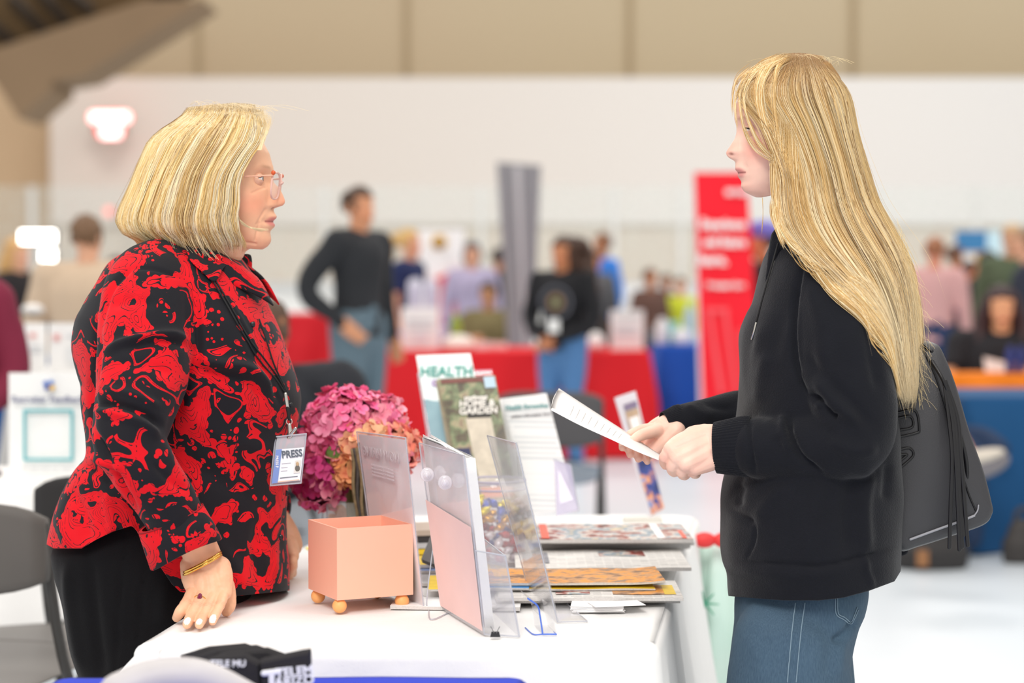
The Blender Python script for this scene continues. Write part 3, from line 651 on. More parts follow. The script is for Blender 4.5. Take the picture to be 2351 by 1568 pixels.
for i, (a, b_) in enumerate(((936, 970), (973, 1006))):
    z0_ = P(0, 706, 14.4)[2]; c_ = P((a + b_) / 2, 706, 14.4); r = thing('brochure_stand', c_, ('left' if i == 0 else 'right') + ' of two clear round-topped brochure stands on the white box', 'stand', None)
    pts = [P(a, 706, 14.4)] + [P((a + b_) / 2 + (b_ - a) / 2 * math.cos(t_), 655 - 17 * math.sin(t_), 14.4) for t_ in np.linspace(math.pi, 0, 9)] + [P(b_, 706, 14.4)]
    V, f = prism(pts, (0, .05, 0)); obj('panel', V, f, mat('frosted', (226, 224, 236), .4), r, smooth=False)
    for k in range(3): V, f = slab([P(a + 6 + k * 8, 704, 14.36), P(a + 9 + k * 8, 704, 14.36), P(a + 9 + k * 8, 655, 14.36), P(a + 6 + k * 8, 655, 14.36)], -.004); obj('slot', V, f, mat('frost_dark', (176, 168, 196), .5), r, smooth=False)
    V, f = box(c_[0], 14.42, (z0_ + .76) / 2, .1, .06, z0_ - .76); obj('foot', V, f, mat('frosted', (226, 224, 236), .4), r, smooth=False)
standing_sign(1402, 712, 1478, 806, 14.2, 'white framed sign standing on the red table\'s right end', lines=[(.12, .12, .88, .16, (190, 214, 212)), (.15, .4, .8, .44, gl), (.15, .55, .8, .6, gl)])
def ball(px, py, rpx, Y, rgb, label, name='ball', catg='ball', sq=1.0):
    c = P(px, py, Y); rr = rpx * Y / F; V, f = ellip(c, (rr, rr, rr * sq)); return tag(obj(name, V, f, mat('b_%d_%d_%d' % rgb, rgb, .5)), label, catg)
def on(px, Y, z, rx, rz_, rgb, label, name, catg, shape='box', rot=0.):
    x = P(px, 700, Y)[0]
    if shape == 'box': V, f = box(x, Y, z + rz_ / 2, rx, rx * .7, rz_, rot)
    elif shape == 'bowl': V, f = lathe([(rx * .3, 0), (rx * .42, rz_ * .3), (rx * .5, rz_), (rx * .46, rz_), (rx * .3, rz_ * .3)], (x, Y, z))
    elif shape == 'dome': V, f = lathe([(rx * .5, 0), (rx * .52, rz_ * .3), (rx * .4, rz_ * .75), (rx * .15, rz_)], (x, Y, z))
    else: V, f = lathe([(rx * .45, 0), (rx * .5, .01), (rx * .48, rz_ * .75), (rx * .25, rz_ * .9), (rx * .25, rz_)], (x, Y, z))
    return tag(obj(name, V, f, mat('c_%d_%d_%d' % rgb, rgb, .55), smooth=shape != 'box'), label, catg)
on(1052, 14.3, zt2, .24, .10, (238, 226, 216), 'cream round bowl on the red table left of the grey banner', 'bowl', 'bowl', 'dome')
on(1368, 14.25, zt2, .13, .12, (244, 242, 240), 'white round lidded tub on the red table beside the framed sign', 'tub', 'tub', 'dome')
on(1106, 14.3, zt2, .10, .05, (236, 222, 220), 'small pale box on the red table near the banner base', 'box', 'box')
on(1142, 14.4, zt2, .14, .04, (240, 214, 212), 'flat pinkish leaflet stack on the red table', 'leaflet_stack', 'leaflets')
on(905, 14.35, zt2, .12, .12, (166, 158, 214), 'pale violet box at the left end of the red table', 'box', 'box')
on(1026, 14.6, zt2, .05, .20, (36, 66, 150), 'narrow dark blue bottle on the red table', 'bottle', 'bottle', 'bottle')
on(1046, 14.7, zt2, .08, .24, (150, 176, 60), 'lime green bottle on the red table', 'bottle', 'bottle', 'bottle')
on(1082, 14.7, zt2, .16, .08, (210, 172, 132), 'tan box on the red table behind the cream bowl', 'box', 'box')
on(1016, 14.5, zt2, .08, .16, (214, 206, 226), 'lilac carton beside the blue bottle on the red table', 'carton', 'carton')
for px, Y, z, w_, h_, rgb, lb, nm, ct, sh in (
    (1520, 15.2, .765, .10, .20, (226, 230, 230), 'white bottle on the blue table near the red banner', 'bottle', 'bottle', 'bottle'),
    (1540, 15.3, .765, .12, .17, (150, 210, 204), 'aqua carton on the blue table', 'carton', 'carton', 'box'),
    (1566, 15.2, .765, .14, .12, (236, 238, 236), 'white cup on the blue table by its middle', 'cup', 'cup', 'bottle'),
    (1583, 15.25, .765, .08, .30, (176, 206, 224), 'tall pale blue tube beside the red banner', 'tube', 'tube', 'bottle'),
    (1505, 15.4, .765, .10, .10, (120, 132, 140), 'grey box on the blue table\'s left end', 'box', 'box', 'box')):
    on(px, Y, z, w_, h_, rgb, lb, nm, ct, sh)
r = thing('table_sign', P(1432, 700, 20.8), 'white blank slanted board far behind the red table', 'sign')
V, f = slab([P(*p, 20.8) for p in ((1400, 712), (1452, 712), (1474, 655), (1404, 655))], -.02); obj('board', V, f, mat('card_white', (240, 240, 238), .6), r, smooth=False)
V, f = tube([P(1430, 660, 20.85), (P(1430, 700, 20.85)[0], 20.85, .80)], .012, n=4, m=8); obj('prop', V, f, mat('dark_plastic', (50, 52, 56), .5), r)
# right far displays
for (x0, y0, x1, y1, Y, rgb, lb) in ((2195, 530, 2266, 578, 19, (62, 126, 176), 'blue sign board high among the far displays at right'),
    (2268, 530, 2300, 600, 21, (196, 224, 234), 'pale aqua display panel right of the blue sign board'),
    (2218, 580, 2262, 660, 19.5, (206, 152, 56), 'ochre display board below the blue sign'),
    (2188, 572, 2218, 640, 19.2, (214, 218, 232), 'white display board left of the ochre board')):
    r, q = upright('display_board', [(x0, y1), (x1, y1), (x1, y0), (x0, y0)], Y, -.03, mat('d_%d_%d_%d' % rgb, rgb, .7), lb, 'display board')
    for p in (x0 + 5, x1 - 5): V, f = tube([P(p, y1 - 4, Y), (P(p, y1, Y)[0], Y, .0)], .015, n=4, m=8); obj('leg', V, f, mat('steel', (130, 130, 132), .35, .8), r)
r = thing('table_sign', P(2222, 600, 18.9), 'round lilac-white pinned notice on the far display', 'sign')
V, f = box(*P(2222, 598, 18.95), .12, .03, .12); obj('card', V, f, mat('card_white', (240, 240, 238), .6), r, smooth=False)
# left: ring of LED panels
for (x0, y0, x1, y1, lb) in ((46, 530, 124, 558, 'wide white glowing light panel at the far left'), (94, 572, 124, 612, 'small white glowing light panel below the wide one at left')):
    c0 = P((x0 + x1) / 2, (y0 + y1) / 2, 12.2); r = thing('light_panel', (c0[0], c0[1], 0), lb, 'light')
    V, f = slab([P(*p, 12.2) for p in ((x0, y1), (x1, y1), (x1, y0), (x0, y0))], -.03); obj('diffuser', V, f, mat('led_white', (255, 252, 245), .4, emit=6), r, smooth=False)
    V, f = slab([P(*p, 12.22) for p in ((x0 - 3, y1 + 3), (x1 + 3, y1 + 3), (x1 + 3, y0 - 3), (x0 - 3, y0 - 3))], .03); V[:, 1] += .08; obj('housing', V, f, mat('dark_plastic', (50, 52, 56), .5), r, smooth=False)
    V, f = tube([(c0[0], 12.25, 0), (c0[0], 12.25, c0[2])], .015, n=4, m=8); obj('stand', V, f, mat('steel', (130, 130, 132), .35, .8), r)
# left signs on the white table
r = standing_sign(20, 856, 205, 1098, 5.55, 'white feedback sign with a teal square frame and small round emblem', lines=[])
Ys_ = 5.53
def fr(a, b_, c_, d_): return slab([P(a, d_, Ys_), P(c_, d_, Ys_), P(c_, b_, Ys_), P(a, b_, Ys_)], -.003)
tl = mat('teal_ink', (60, 172, 180), .6)
V, f = cat(fr(53, 940, 168, 946), fr(53, 1052, 168, 1058), fr(53, 946, 59, 1052), fr(162, 946, 168, 1052)); obj('frame_print', V, f, tl, r, smooth=False)
text_mesh('Recruiter Feedback', .0255, frame(P(110, 917, Ys_ - .006), (1, 0, 0), (0, 0, 1)), mat('navy_ink', (70, 74, 120), .6), 'lettering', r, .0006, .0006)
text_mesh('We appreciate your support', .013, frame(P(112, 1074, Ys_ - .006), (1, 0, 0), (0, 0, 1)), mat('grey_ink', (170, 170, 176), .6), 'lettering', r, .0004, .0002)
for k, (dx, dy, rgb) in enumerate(((-7, -4, (70, 110, 190)), (6, -6, (90, 130, 200)), (-4, 6, (40, 66, 150)), (8, 6, (226, 180, 70)))):
    V, f = prism([P(112 + dx + 7 * math.cos(a), 884 + dy + 7 * math.sin(a), Ys_) for a in np.linspace(0, 2 * np.pi, 5, endpoint=False)], (0, -.003, 0)); obj('emblem', V, f, mat('ink_%d_%d_%d' % rgb, rgb, .7), r, smooth=False)
standing_sign(56, 742, 106, 848, 7.2, 'left white leaflet sign with a red mark behind the feedback sign', lines=[(.25, .22, .5, .32, (222, 150, 146)), (.2, .5, .8, .53, gl), (.2, .6, .8, .63, gl)])
standing_sign(112, 742, 200, 852, 7.1, 'right white leaflet sign with a red mark behind the feedback sign', lines=[(.12, .24, .28, .36, (222, 150, 146)), (.45, .25, .9, .28, gl), (.45, .5, .9, .85, (222, 224, 224))])
bgtable(20, 230, 7.0, 7.7, P(0, 851, 7.1)[2] - .004, (226, 225, 222), 'pale table cover carrying the leaflet signs at left', seed=22)
V, f = box(P(70, 735, 9)[0], 8.9, P(0, 742, 8.9)[2] - .02, .45, .4, .03); r = thing('side_table', (P(70, 735, 9)[0], 8.9, 0), 'dark grey small table behind the leaflet signs', 'table'); obj('tabletop', V, f, mat('dark_top', (70, 68, 66), .6), r, smooth=False)
for sx_ in (-.18, .18): V, f = tube([(P(70, 735, 9)[0] + sx_, 8.9, 0), (P(70, 735, 9)[0] + sx_, 8.9, P(0, 742, 8.9)[2] - .03)], .015, n=4, m=8); obj('leg', V, f, mat('steel', (130, 130, 132), .35, .8), r)
ball(75, 712, 26, 8.9, (236, 232, 228), 'white crumpled bag on the dark side table', 'paper_bag', 'bag', .55)
V, f = box(P(8, 1075, 6.3)[0], 5.6, .75, .3, .2, .012); tag(obj('dark_booklet', V, f, mat('ink_60_40_60', (70, 48, 62), .6), smooth=False), 'dark booklet on the white table at the left edge', 'booklet')
# folding chairs ---------------------------------------------------------
def chair(x, Y, rz, label, rgb=(88, 84, 80), seat=(92, 88, 86), backh=.80, w_=.44, hb=.22):
    r = thing('folding_chair', (x, Y, 0), label, 'chair'); r.rotation_euler[2] = 0
    R_ = rotz(rz)
    def L(a, b_, c_): q = R_ @ np.array([a, b_, 0]); return np.array([x + q[0], Y + q[1], c_])
    m = mat('chair_%d_%d_%d' % rgb, rgb, .55, spec=.4); fm = mat('chair_frame', (70, 68, 66), .45, .3)
    n_ = 17; rings = []   # curved moulded backrest
    for i, u in enumerate(np.linspace(-1, 1, n_)):
        bend = -.05 * (1 - u * u); top = backh - .035 * abs(u) ** 5; bot = backh - hb + .03 * (abs(u) ** 4); xx = u * w_ / 2
        th = .016; pr = []
        for a in np.linspace(0, 2 * np.pi, 14, endpoint=False):
            pr.append(L(xx, .19 - bend + th * np.sign(math.cos(a)) * abs(math.cos(a)) ** .5, (top + bot) / 2 + (top - bot) / 2 * np.sign(math.sin(a)) * abs(math.sin(a)) ** .35))
        rings.append(pr)
    V, f = loft(rings); obj('backrest', V, f, m, r)
    V, f = cat(tube([L(-w_ * .42, -.2, .445), L(w_ * .42, -.2, .445)], .02, n=8), tube([L(0, -.22, .45), L(0, .18, .44)], [w_ * .47, w_ * .43], n=10, m=28, flat=.05, up=(0, 0, 1))); obj('seat', V, f, mat('seat_%d_%d_%d' % seat, seat, .6), r)
    for sx_ in (-1, 1):
        V, f = tube([L(sx_ * w_ * .48, .19, backh - .05), L(sx_ * w_ * .48, .08, .45), L(sx_ * w_ * .48, -.22, .012)], .012, n=10, m=10); obj('leg', V, f, fm, r)
        V, f = tube([L(sx_ * w_ * .44, -.05, .43), L(sx_ * w_ * .44, .24, .012)], .012, n=6, m=10); obj('leg', V, f, fm, r)
    return r
chair(P(1268, 900, 8.6)[0], 8.6, math.pi * .97, 'dark grey folding chair behind the white form sheets', (80, 78, 80), (104, 118, 134), .82, .46, .24)
chair(P(800, 880, 10.0)[0], 10.0, 2.2, 'dark grey folding chair behind the pink flowers', (90, 86, 82), (80, 80, 80), .81, .44)
chair(P(20, 1200, 4.45)[0] - .06, 4.45, 2.92, 'large grey folding chair at the left edge, nearest the camera', (92, 88, 84), (120, 116, 112), .838, .50, .20)
chair(P(322, 1130, 5.02)[0], 5.02, 3.14, 'black folding chair mostly hidden behind the woman in red', (40, 38, 38), (40, 38, 38), .835, .44)
# bags on the floor
def bag(px, py0, py1, wpx, Y, rgb, label):
    z1 = P(px, py0, Y)[2]; z0 = max(.0, P(px, py1, Y)[2]); c = P(px, py0, Y); w_ = wpx * Y / F
    r = thing('handbag', (c[0], Y, 0), label, 'bag')
    V, f = tube([(c[0], Y, .015), (c[0], Y, (z1) * .5), (c[0], Y, z1 - .04)], [w_ * .5, w_ * .52, w_ * .4], n=16, m=32, flat=.5, up=(0, 1, 0)); V[:, 2] = np.maximum(V[:, 2], .002); obj('body', V, f, mat('bag_%d_%d_%d' % rgb, rgb, .6), r)
    V, f = tube([(c[0] - w_ * .25, Y, z1 - .05), (c[0] - w_ * .15, Y, z1 + .06), (c[0] + w_ * .15, Y, z1 + .06), (c[0] + w_ * .25, Y, z1 - .05)], .012, n=16, m=10); obj('handle', V, f, mat('bag_%d_%d_%d' % rgb, rgb, .6), r)
    return r
r = bag(2135, 1215, 1305, 175, 8.85, (48, 46, 46), 'black handbag with a tan tag on the floor below the backpack')
V, f = box(*P(2118, 1282, 8.7), .05, .02, .07); obj('tag', V, f, mat('tan_leather', (150, 104, 66), .6), r, smooth=False)
bag(2350, 1205, 1285, 95, 9.0, (56, 52, 50), 'dark bag on the floor at the right edge')
# ---------------------------------------------------------------- people in the background
SK1 = (222, 168, 136); SK2 = (186, 122, 82); SK3 = (232, 180, 150)
figure('man in a dark quarter-zip sweater and grey-blue trousers, hand in pocket', 822, 12.0, 1.84, face=-.55, tone=(214, 150, 112), top=(38, 40, 44), bot=(92, 112, 124), hair=(72, 48, 32), arms=('down', 'pocket'), build=1.12)
figure('blond woman in a navy short-sleeved shirt beside the white emblem banner', 938, 15.35, 1.65, face=-.35, tone=SK1, top=(24, 38, 82), bot=(50, 52, 66), hair=(206, 168, 104), arms=('down', 'down'), sleeve='short', hairlen='pony')
root, L, hw = figure('woman with long curly brown hair in a black printed sweater and blue jeans', 1292, 13.3, 1.555, face=-2.1, tone=(196, 128, 88), top=(24, 24, 28), bot=(78, 122, 172), hair=(66, 42, 28), arms=('front', 'front'), hairlen='long', build=1.1)
# full curls falling over the back and shoulder
_cv = []
for k in range(34):
    a = k * 2.4; px = 1318 + 26 * math.sin(a) + 14 * (k / 34); py = 560 + 3.6 * k; _cv.append(ellip(P(px, py, 13.38 + .05 * math.cos(a * 1.7)), (.05 + .02 * (k / 34), .05, .055)))
V, f = cat(*_cv); me = remesh(V, f, .010, 2); v = verts_of(me); N = norms_of(me); v = v + N * (.012 * vnoise(v, 32, 4))[:, None]; me.vertices.foreach_set('co', v.ravel()); me.materials.append(mat('hair_66_42_28', (66, 42, 28), .55, var=.35, vs=60)); link('hair_curls', me, root)
# print on the sweater and badge
c = P(1276, 694, 13.06)
for rad, rgb, dy in ((.105, (110, 112, 122), 0), (.093, (34, 34, 38), -.008), (.055, (138, 108, 84), -.016), (.03, (76, 104, 76), -.024)):
    V, f = prism([c + np.array([rad * math.cos(a), dy, rad * math.sin(a) * 1.05]) for a in np.linspace(0, 2 * np.pi, 28, endpoint=False)], (0, .02, 0)); obj('sweater_print', V, f, mat('ink_%d_%d_%d' % rgb, rgb, .8), root, smooth=False)
V, f = box(*P(1271, 748, 13.0), .07, .012, .085); obj('badge', V, f, mat('card_white', (240, 240, 238), .6), root, smooth=False)
figure('person in a bright blue shirt far behind the curly haired woman', 1384, 19.5, 1.70, face=-2.6, tone=SK2, top=(58, 130, 222), bot=(60, 62, 70), hair=(120, 84, 60), build=1.0, vox=.016)
figure('person in a dark grey top standing left of the blue shirt', 1363, 19.0, 1.52, face=-1.2, tone=SK2, top=(90, 90, 94), bot=(60, 50, 46), hair=(60, 44, 36), vox=.016)
figure('seated person in an olive top left of the grey banner', 1122, 17.0, 1.66, face=-1.8, tone=(190, 140, 100), top=(126, 116, 78), bot=(60, 60, 60), hair=(52, 38, 30), seated=True, arms=('front', 'front'), vox=.016)
figure('dark-haired person facing away left of the grey banner', 1146, 19.0, 1.55, face=1.2, tone=SK2, top=(36, 34, 36), bot=(50, 50, 54), hair=(36, 26, 22), vox=.016, arms=('down', 'raise'))
figure('person in a lilac patterned top behind the emblem banner', 1084, 18.0, 1.58, face=-1.5, tone=SK1, top=(176, 168, 196), bot=(60, 66, 80), hair=(64, 54, 62), vox=.016, hairlen='bob')
figure('person with brown hair bending behind the blue table', 1492, 18.5, 1.35, face=-1.0, tone=SK2, top=(98, 70, 60), bot=(60, 50, 50), hair=(84, 54, 40), vox=.016, arms=('front', 'front'))
figure('person in dark violet top left of the blue table', 1530, 19.5, 1.30, face=-1.6, tone=SK2, top=(62, 50, 64), bot=(40, 40, 50), hair=(40, 30, 30), vox=.016)
figure('person in a lime yellow vest behind the blue table', 1562, 18.8, 1.27, face=-1.6, tone=SK1, top=(196, 204, 50), bot=(60, 60, 60), hair=(70, 60, 50), vox=.016)
r, L, hw = figure('man in a violet cap and black top behind the girl', 1752, 13.9, 1.63, face=-2.7, tone=(206, 128, 88), top=(34, 32, 38), bot=(50, 50, 60), hair=(60, 44, 40), vox=.014)
V, f = ellip(P(1752, 528, 13.9), (.12, .12, .07)); obj('cap', V, f, mat('cap_violet', (120, 112, 196), .8), r)
figure('person in a pink cardigan walking away at right behind the long hair', 2146, 14.6, 1.58, face=1.2, tone=(222, 150, 122), top=(214, 166, 164), bot=(32, 54, 92), hair=(158, 104, 72), vox=.014, hairlen='short')
figure('person in a dark navy top among the far displays', 2192, 18.2, 1.56, face=.4, tone=SK2, top=(34, 46, 84), bot=(50, 50, 56), hair=(90, 60, 44), vox=.016)
figure('person in a rust orange top in front of the ochre board', 2228, 17.5, 1.42, face=-.4, tone=(206, 130, 90), top=(198, 116, 70), bot=(90, 60, 56), hair=(60, 40, 34), vox=.016, arms=('front', 'front'))
figure('person in a black top behind the seated woman', 2268, 17.0, 1.50, face=-.9, tone=SK2, top=(46, 42, 44), bot=(60, 50, 50), hair=(38, 30, 28), vox=.016)
figure('man in an olive jacket at the right edge of the hall', 2324, 14.8, 1.68, face=-1.9, tone=(206, 156, 122), top=(84, 96, 72), bot=(50, 50, 56), hair=(190, 160, 120), vox=.014)
figure('person in a dark navy coat at the right frame edge', 2362, 14.0, 1.62, face=2.9, tone=SK1, top=(40, 46, 60), bot=(50, 50, 56), hair=(130, 100, 76), vox=.014)
r, L, hw = figure('seated dark-haired woman in a black top looking at the camera', 2300, 10.95, 1.66, face=-1.72, tone=(226, 164, 122), top=(30, 28, 32), bot=(40, 40, 46), hair=(52, 28, 30), seated=True, sleeve='short', hairlen='long', build=1.22,
       arms=(((.12, .30, 1.20), (.42, .10, 1.27)), ((.12, -.30, 1.20), (.42, -.06, 1.27))), vox=.009, lips=(190, 90, 84))
for sy in (-1, 1):
    V, f = tube([hw(np.array(q)) for q in ((-.01, sy * .075, .17), (.0, sy * .098, .09), (.0, sy * .115, -.02), (.04, sy * .125, -.12), (.06, sy * .12, -.22))], [.035, .045, .05, .05, .02], n=20, m=16, flat=.8); obj('hair_side', V, f, mat('hair_52_28_30', (52, 28, 30), .55, var=.35, vs=60), r)
tag(obj('paper_card', *slab([P(*p, 10.42) for p in ((2262, 852), (2316, 866), (2310, 832), (2258, 820))], .006), mat('card_white', (240, 240, 238), .6), smooth=False), 'white card held by the seated dark-haired woman', 'card')
for k, px in enumerate((2320, 2344)): on(px, 10.26, .80, .048, .14, (44, 54, 118), '%s dark blue cup of the pair on the orange cloth' % ('left', 'right')[k], 'drinking_cup', 'cup', 'bottle')
# seated visitor mostly hidden by the backpack, one crossed leg and trainer showing
def _vis():
    r, L, hw = figure('visitor seated behind the backpack with one leg crossed, trainer showing', 2040, 9.3, 1.62, face=-.35, tone=(222, 160, 124), top=(206, 146, 140), bot=(30, 50, 80), hair=(150, 104, 74), seated=True, vox=.012, arms=('front', 'front'), knees={-1: ((.42, -.1, .95), (.43, -.12, .55)), 1: ((.44, .05, 1.02), (.55, -.02, .98))}, legs=False)
    K = P(2150, 985, 8.75); A = P(2216, 1040, 8.62)
    V, f = tube([K, (K + A) / 2 + np.array([0, 0, .015]), A, P(2228, 1052, 8.6)], [.07, .062, .042, .036], n=14); obj('shin', V, f, mat('skin_plain', (226, 160, 122), .55), r)
    sv, sf = ellip((0, 0, 0), (.145, .052, .062)); sv = sv @ roty(-.22).T + P(2243, 1068, 8.55); obj('shoe', sv, sf, mat('trainer_grey', (122, 118, 122), .7), r)
    sv, sf = ellip((0, 0, 0), (.13, .045, .03)); sv = sv @ roty(-.22).T + P(2240, 1050, 8.52); obj('shoe_upper', sv, sf, mat('trainer_tan', (206, 196, 182), .7), r)
_vis()
for i, (px, lb) in enumerate(((2212, 'left'), (2262, 'right'))):
    V, f = ellip(P(px + 75 * i, 1262 - 6 * i, 9.75), (.13, .06, .05)); V[:, 2] -= V[:, 2].min() - .002; tag(obj('shoe', V, f, mat('shoe_rose', (206, 172, 168), .6)), lb + ' pale rose shoe under the deep blue table cover', 'shoe')
figure('person in a beige checked jacket seen from behind, left of the woman in red', 200, 9.6, 1.60, face=1.35, tone=SK1, top=(206, 182, 156), bot=(70, 62, 58), hair=(112, 82, 56), arms=('front', 'front'), build=1.22)
figure('blond woman in black behind the glowing panels at far left', 42, 14.0, 1.55, face=-.6, tone=SK1, top=(36, 32, 34), bot=(40, 40, 44), hair=(206, 160, 100), hairlen='long', arms=('raise', 'front'), vox=.014)
figure('person in a maroon sleeved top cut by the left frame edge', -150, 6.5, 1.52, face=-1.2, tone=(206, 140, 110), top=(118, 28, 54), bot=(40, 40, 46), hair=(60, 44, 40), arms=('front', 'front'), build=1.15)
figure('person in a dark coat far behind the beige jacket', 268, 13.0, 1.42, face=-.6, tone=SK1, top=(50, 46, 46), bot=(50, 50, 50), hair=(50, 40, 36), vox=.014)
figure('person in a black jacket seated behind the woman in red', 612, 6.9, 1.66, face=1.3, tone=SK2, top=(34, 36, 42), bot=(150, 154, 160), hair=(84, 60, 44), seated=True, arms=('front', 'front'), build=1.5)
figure('distant person behind the dark sweater man\'s shoulder', 884, 19.2, 1.62, face=-.8, tone=(226, 160, 130), top=(140, 146, 160), bot=(60, 60, 66), hair=(150, 100, 70), vox=.016)
for px, Y, f_, lb in ((2040, 9.3, -.35, 'grey folding chair under the visitor behind the backpack'), (2300, 10.95, -1.72, 'grey folding chair under the seated dark-haired woman'), (612, 6.9, 1.3, 'grey folding chair under the person in the black jacket'), (1122, 17.0, -1.8, 'grey folding chair under the person in the olive top')):
    chair(P(px, 620, Y)[0] + .02 * math.cos(f_), Y + .02 * math.sin(f_), f_ + math.pi / 2, lb, w_=.42, backh=.80)
# ---------------------------------------------------------------- things on the display table
def tp(px, py, dz=0.0): return PZ(px, py, TZ + .002 + dz)
acr = acrylic('acrylic_clear', (246, 247, 250), .07); acr2 = acrylic('acrylic_hazy', (244, 243, 249), .20, .05); acb = mat('acrylic_edge', (196, 198, 208), .2, alpha=.65)
blue_e = mat('acrylic_blue_edge', (76, 116, 214), .25, alpha=.9)
paper_w = mat('paper_white', (243, 242, 241), .85)
def sheet(q, t_, name, m, parent): V, f = slab(q, t_); return obj(name, V, f, m, parent, smooth=False)
def edge(a, b_, r_, name, m, parent): V, f = tube([a, b_], r_, n=3, m=6); return obj(name, V, f, m, parent)
# pink planter box on four round feet
c0 = tp(774, 1411); th = math.radians(26)
R2 = rotz(th); S = .140; zb_ = TZ + .002 + .024; zt_ = zb_ + .122
def bl(a, b_, z): q = R2 @ np.array([a, b_, 0]); return np.array([c0[0] + q[0], c0[1] + q[1], z])
r = thing('planter_box', bl(S / 2, S / 2, TZ + .002), 'square peach-pink metal box on four round feet, open at the top', 'box')
pkm = mat('peach_metal', (250, 186, 160), .42, .0, var=.03)
w_ = .0035; V, f = [], []
O = [bl(0, 0, zt_), bl(S, 0, zt_), bl(S, S, zt_), bl(0, S, zt_)]; I = [bl(w_, w_, zt_), bl(S - w_, w_, zt_), bl(S - w_, S - w_, zt_), bl(w_, S - w_, zt_)]
Ob = [p - [0, 0, zt_ - zb_] for p in O]; Ib = [p - [0, 0, zt_ - zb_ - .004] for p in I]
V = np.array(Ob + O + I + Ib); f = [(3, 2, 1, 0)] + [(i, (i + 1) % 4, 4 + (i + 1) % 4, 4 + i) for i in range(4)] + [(4 + i, 4 + (i + 1) % 4, 8 + (i + 1) % 4, 8 + i) for i in range(4)] + [(8 + i, 8 + (i + 1) % 4, 12 + (i + 1) % 4, 12 + i) for i in range(4)] + [(12, 13, 14, 15)]
obj('box_body', V, f, pkm, r, smooth=False)
for a, b_ in ((.009, .012), (S - .016, .012), (.012, S - .016), (S - .016, S - .016)):
    V, f = ellip(bl(a, b_, TZ + .002 + .0125), (.0125,) * 3, 12, 20); obj('foot', V, f, mat('foot_tan', (246, 178, 110), .45), r)
sheet([bl(S + .0005, .002, zb_ + .002), bl(S + .0005, S - .01, zb_ + .002), bl(S + .0005, S - .01, zt_ - .002), bl(S + .0005, .002, zt_ - .002)], -.002, 'gold_lining', mat('gold_edge', (214, 176, 92), .35, .6), r)
# slanted acrylic sign holders: front sheet, back sheet, foot
def sign_holder(TL, TR, BR, BL, Yl, Yr, label, paper=None, foot=-.07, mm=None, txt=None, thick=.003, base_drop=0):
    q = np.array([P(*BL, Yl), P(*BR, Yr), P(*TR, Yr), P(*TL, Yl)]); zmin = q[:, 2].min(); q[0][2] = q[1][2] = TZ + .004
    r = thing('sign_holder', (q[0] + q[1]) / 2 - [0, 0, .002], label, 'sign holder')
    n_ = np.cross(q[1] - q[0], q[3] - q[0]); n_ /= np.linalg.norm(n_)
    if n_[1] > 0: n_ = -n_
    mm = mm or acr
    sheet(q, .002, 'front_sheet', mm, r); qb = q - n_ * thick; sheet(qb, .0015, 'back_sheet', mm, r)
    for a, b_ in ((1, 2), (2, 3), (3, 0)): edge(q[a], q[b_], .0011, 'edge', acb, r)
    sd = (q[1] - q[0]); up_ = np.array([0, 0, 1.]); h = np.cross(up_, sd); h /= np.linalg.norm(h)
    g = [q[0] * 1, q[1] * 1, q[1] + h * foot, q[0] + h * foot]; sheet(g, .002, 'foot_plate', mm, r)
    edge(g[1], g[2], .001, 'edge', acb, r); edge(g[2], g[3], .001, 'edge', acb, r)
    if paper is not None:
        l, b0, t0, m = paper; s0 = q - n_ * thick * .5; U = s0[1] - s0[0]; W = s0[3] - s0[0]; W2 = s0[2] - s0[1]
        qq = [s0[0] + U * l + W * b0, s0[0] + U * (1 - l) + W2 * b0, s0[0] + U * (1 - l) + W2 * t0, s0[0] + U * l + W * t0]; sheet(qq, .0006, 'insert', m, r)
    return r, q, n_
r, q, n_ = sign_holder((819, 991), (931, 1005), (973, 1408), (868, 1398), 3.60, 3.40, 'slanted clear sign holder with a pale insert, right behind the pink box', (.02, .01, .985, mat('insert_pale', (240, 231, 231), .8, var=.03)), foot=.05)
M_ = frame(q[0] * .0 + (q[2] * .46 + q[3] * .46 + q[0] * .04 + q[1] * .04) + n_ * .0035 + np.array([0, 0, -.012]), q[1] - q[0], q[3] - q[0])
M_ = M_ @ Matrix.Diagonal((-1, 1, 1, 1)); text_mesh('NOW HIRING', .024, M_, mat('ghost_ink', (198, 188, 192), .8), 'lettering', r, .0003, .0006, sx=1.2)
for k in range(4):
    M2 = M_ @ Matrix.Translation((0, -.022 - .006 * k, 0)); text_mesh('opportunities in the newsroom and sales', .006, M2, mat('ghost_ink2', (208, 198, 202), .8), 'lettering', r, .0002, .0001, sx=1.1)
r, q, n_ = sign_holder((1119, 1000), (1185, 1017), (1280, 1420), (1218, 1400), 3.52, 3.27, 'empty slanted clear sign holder, the rightmost by the business cards', None, foot=.05)
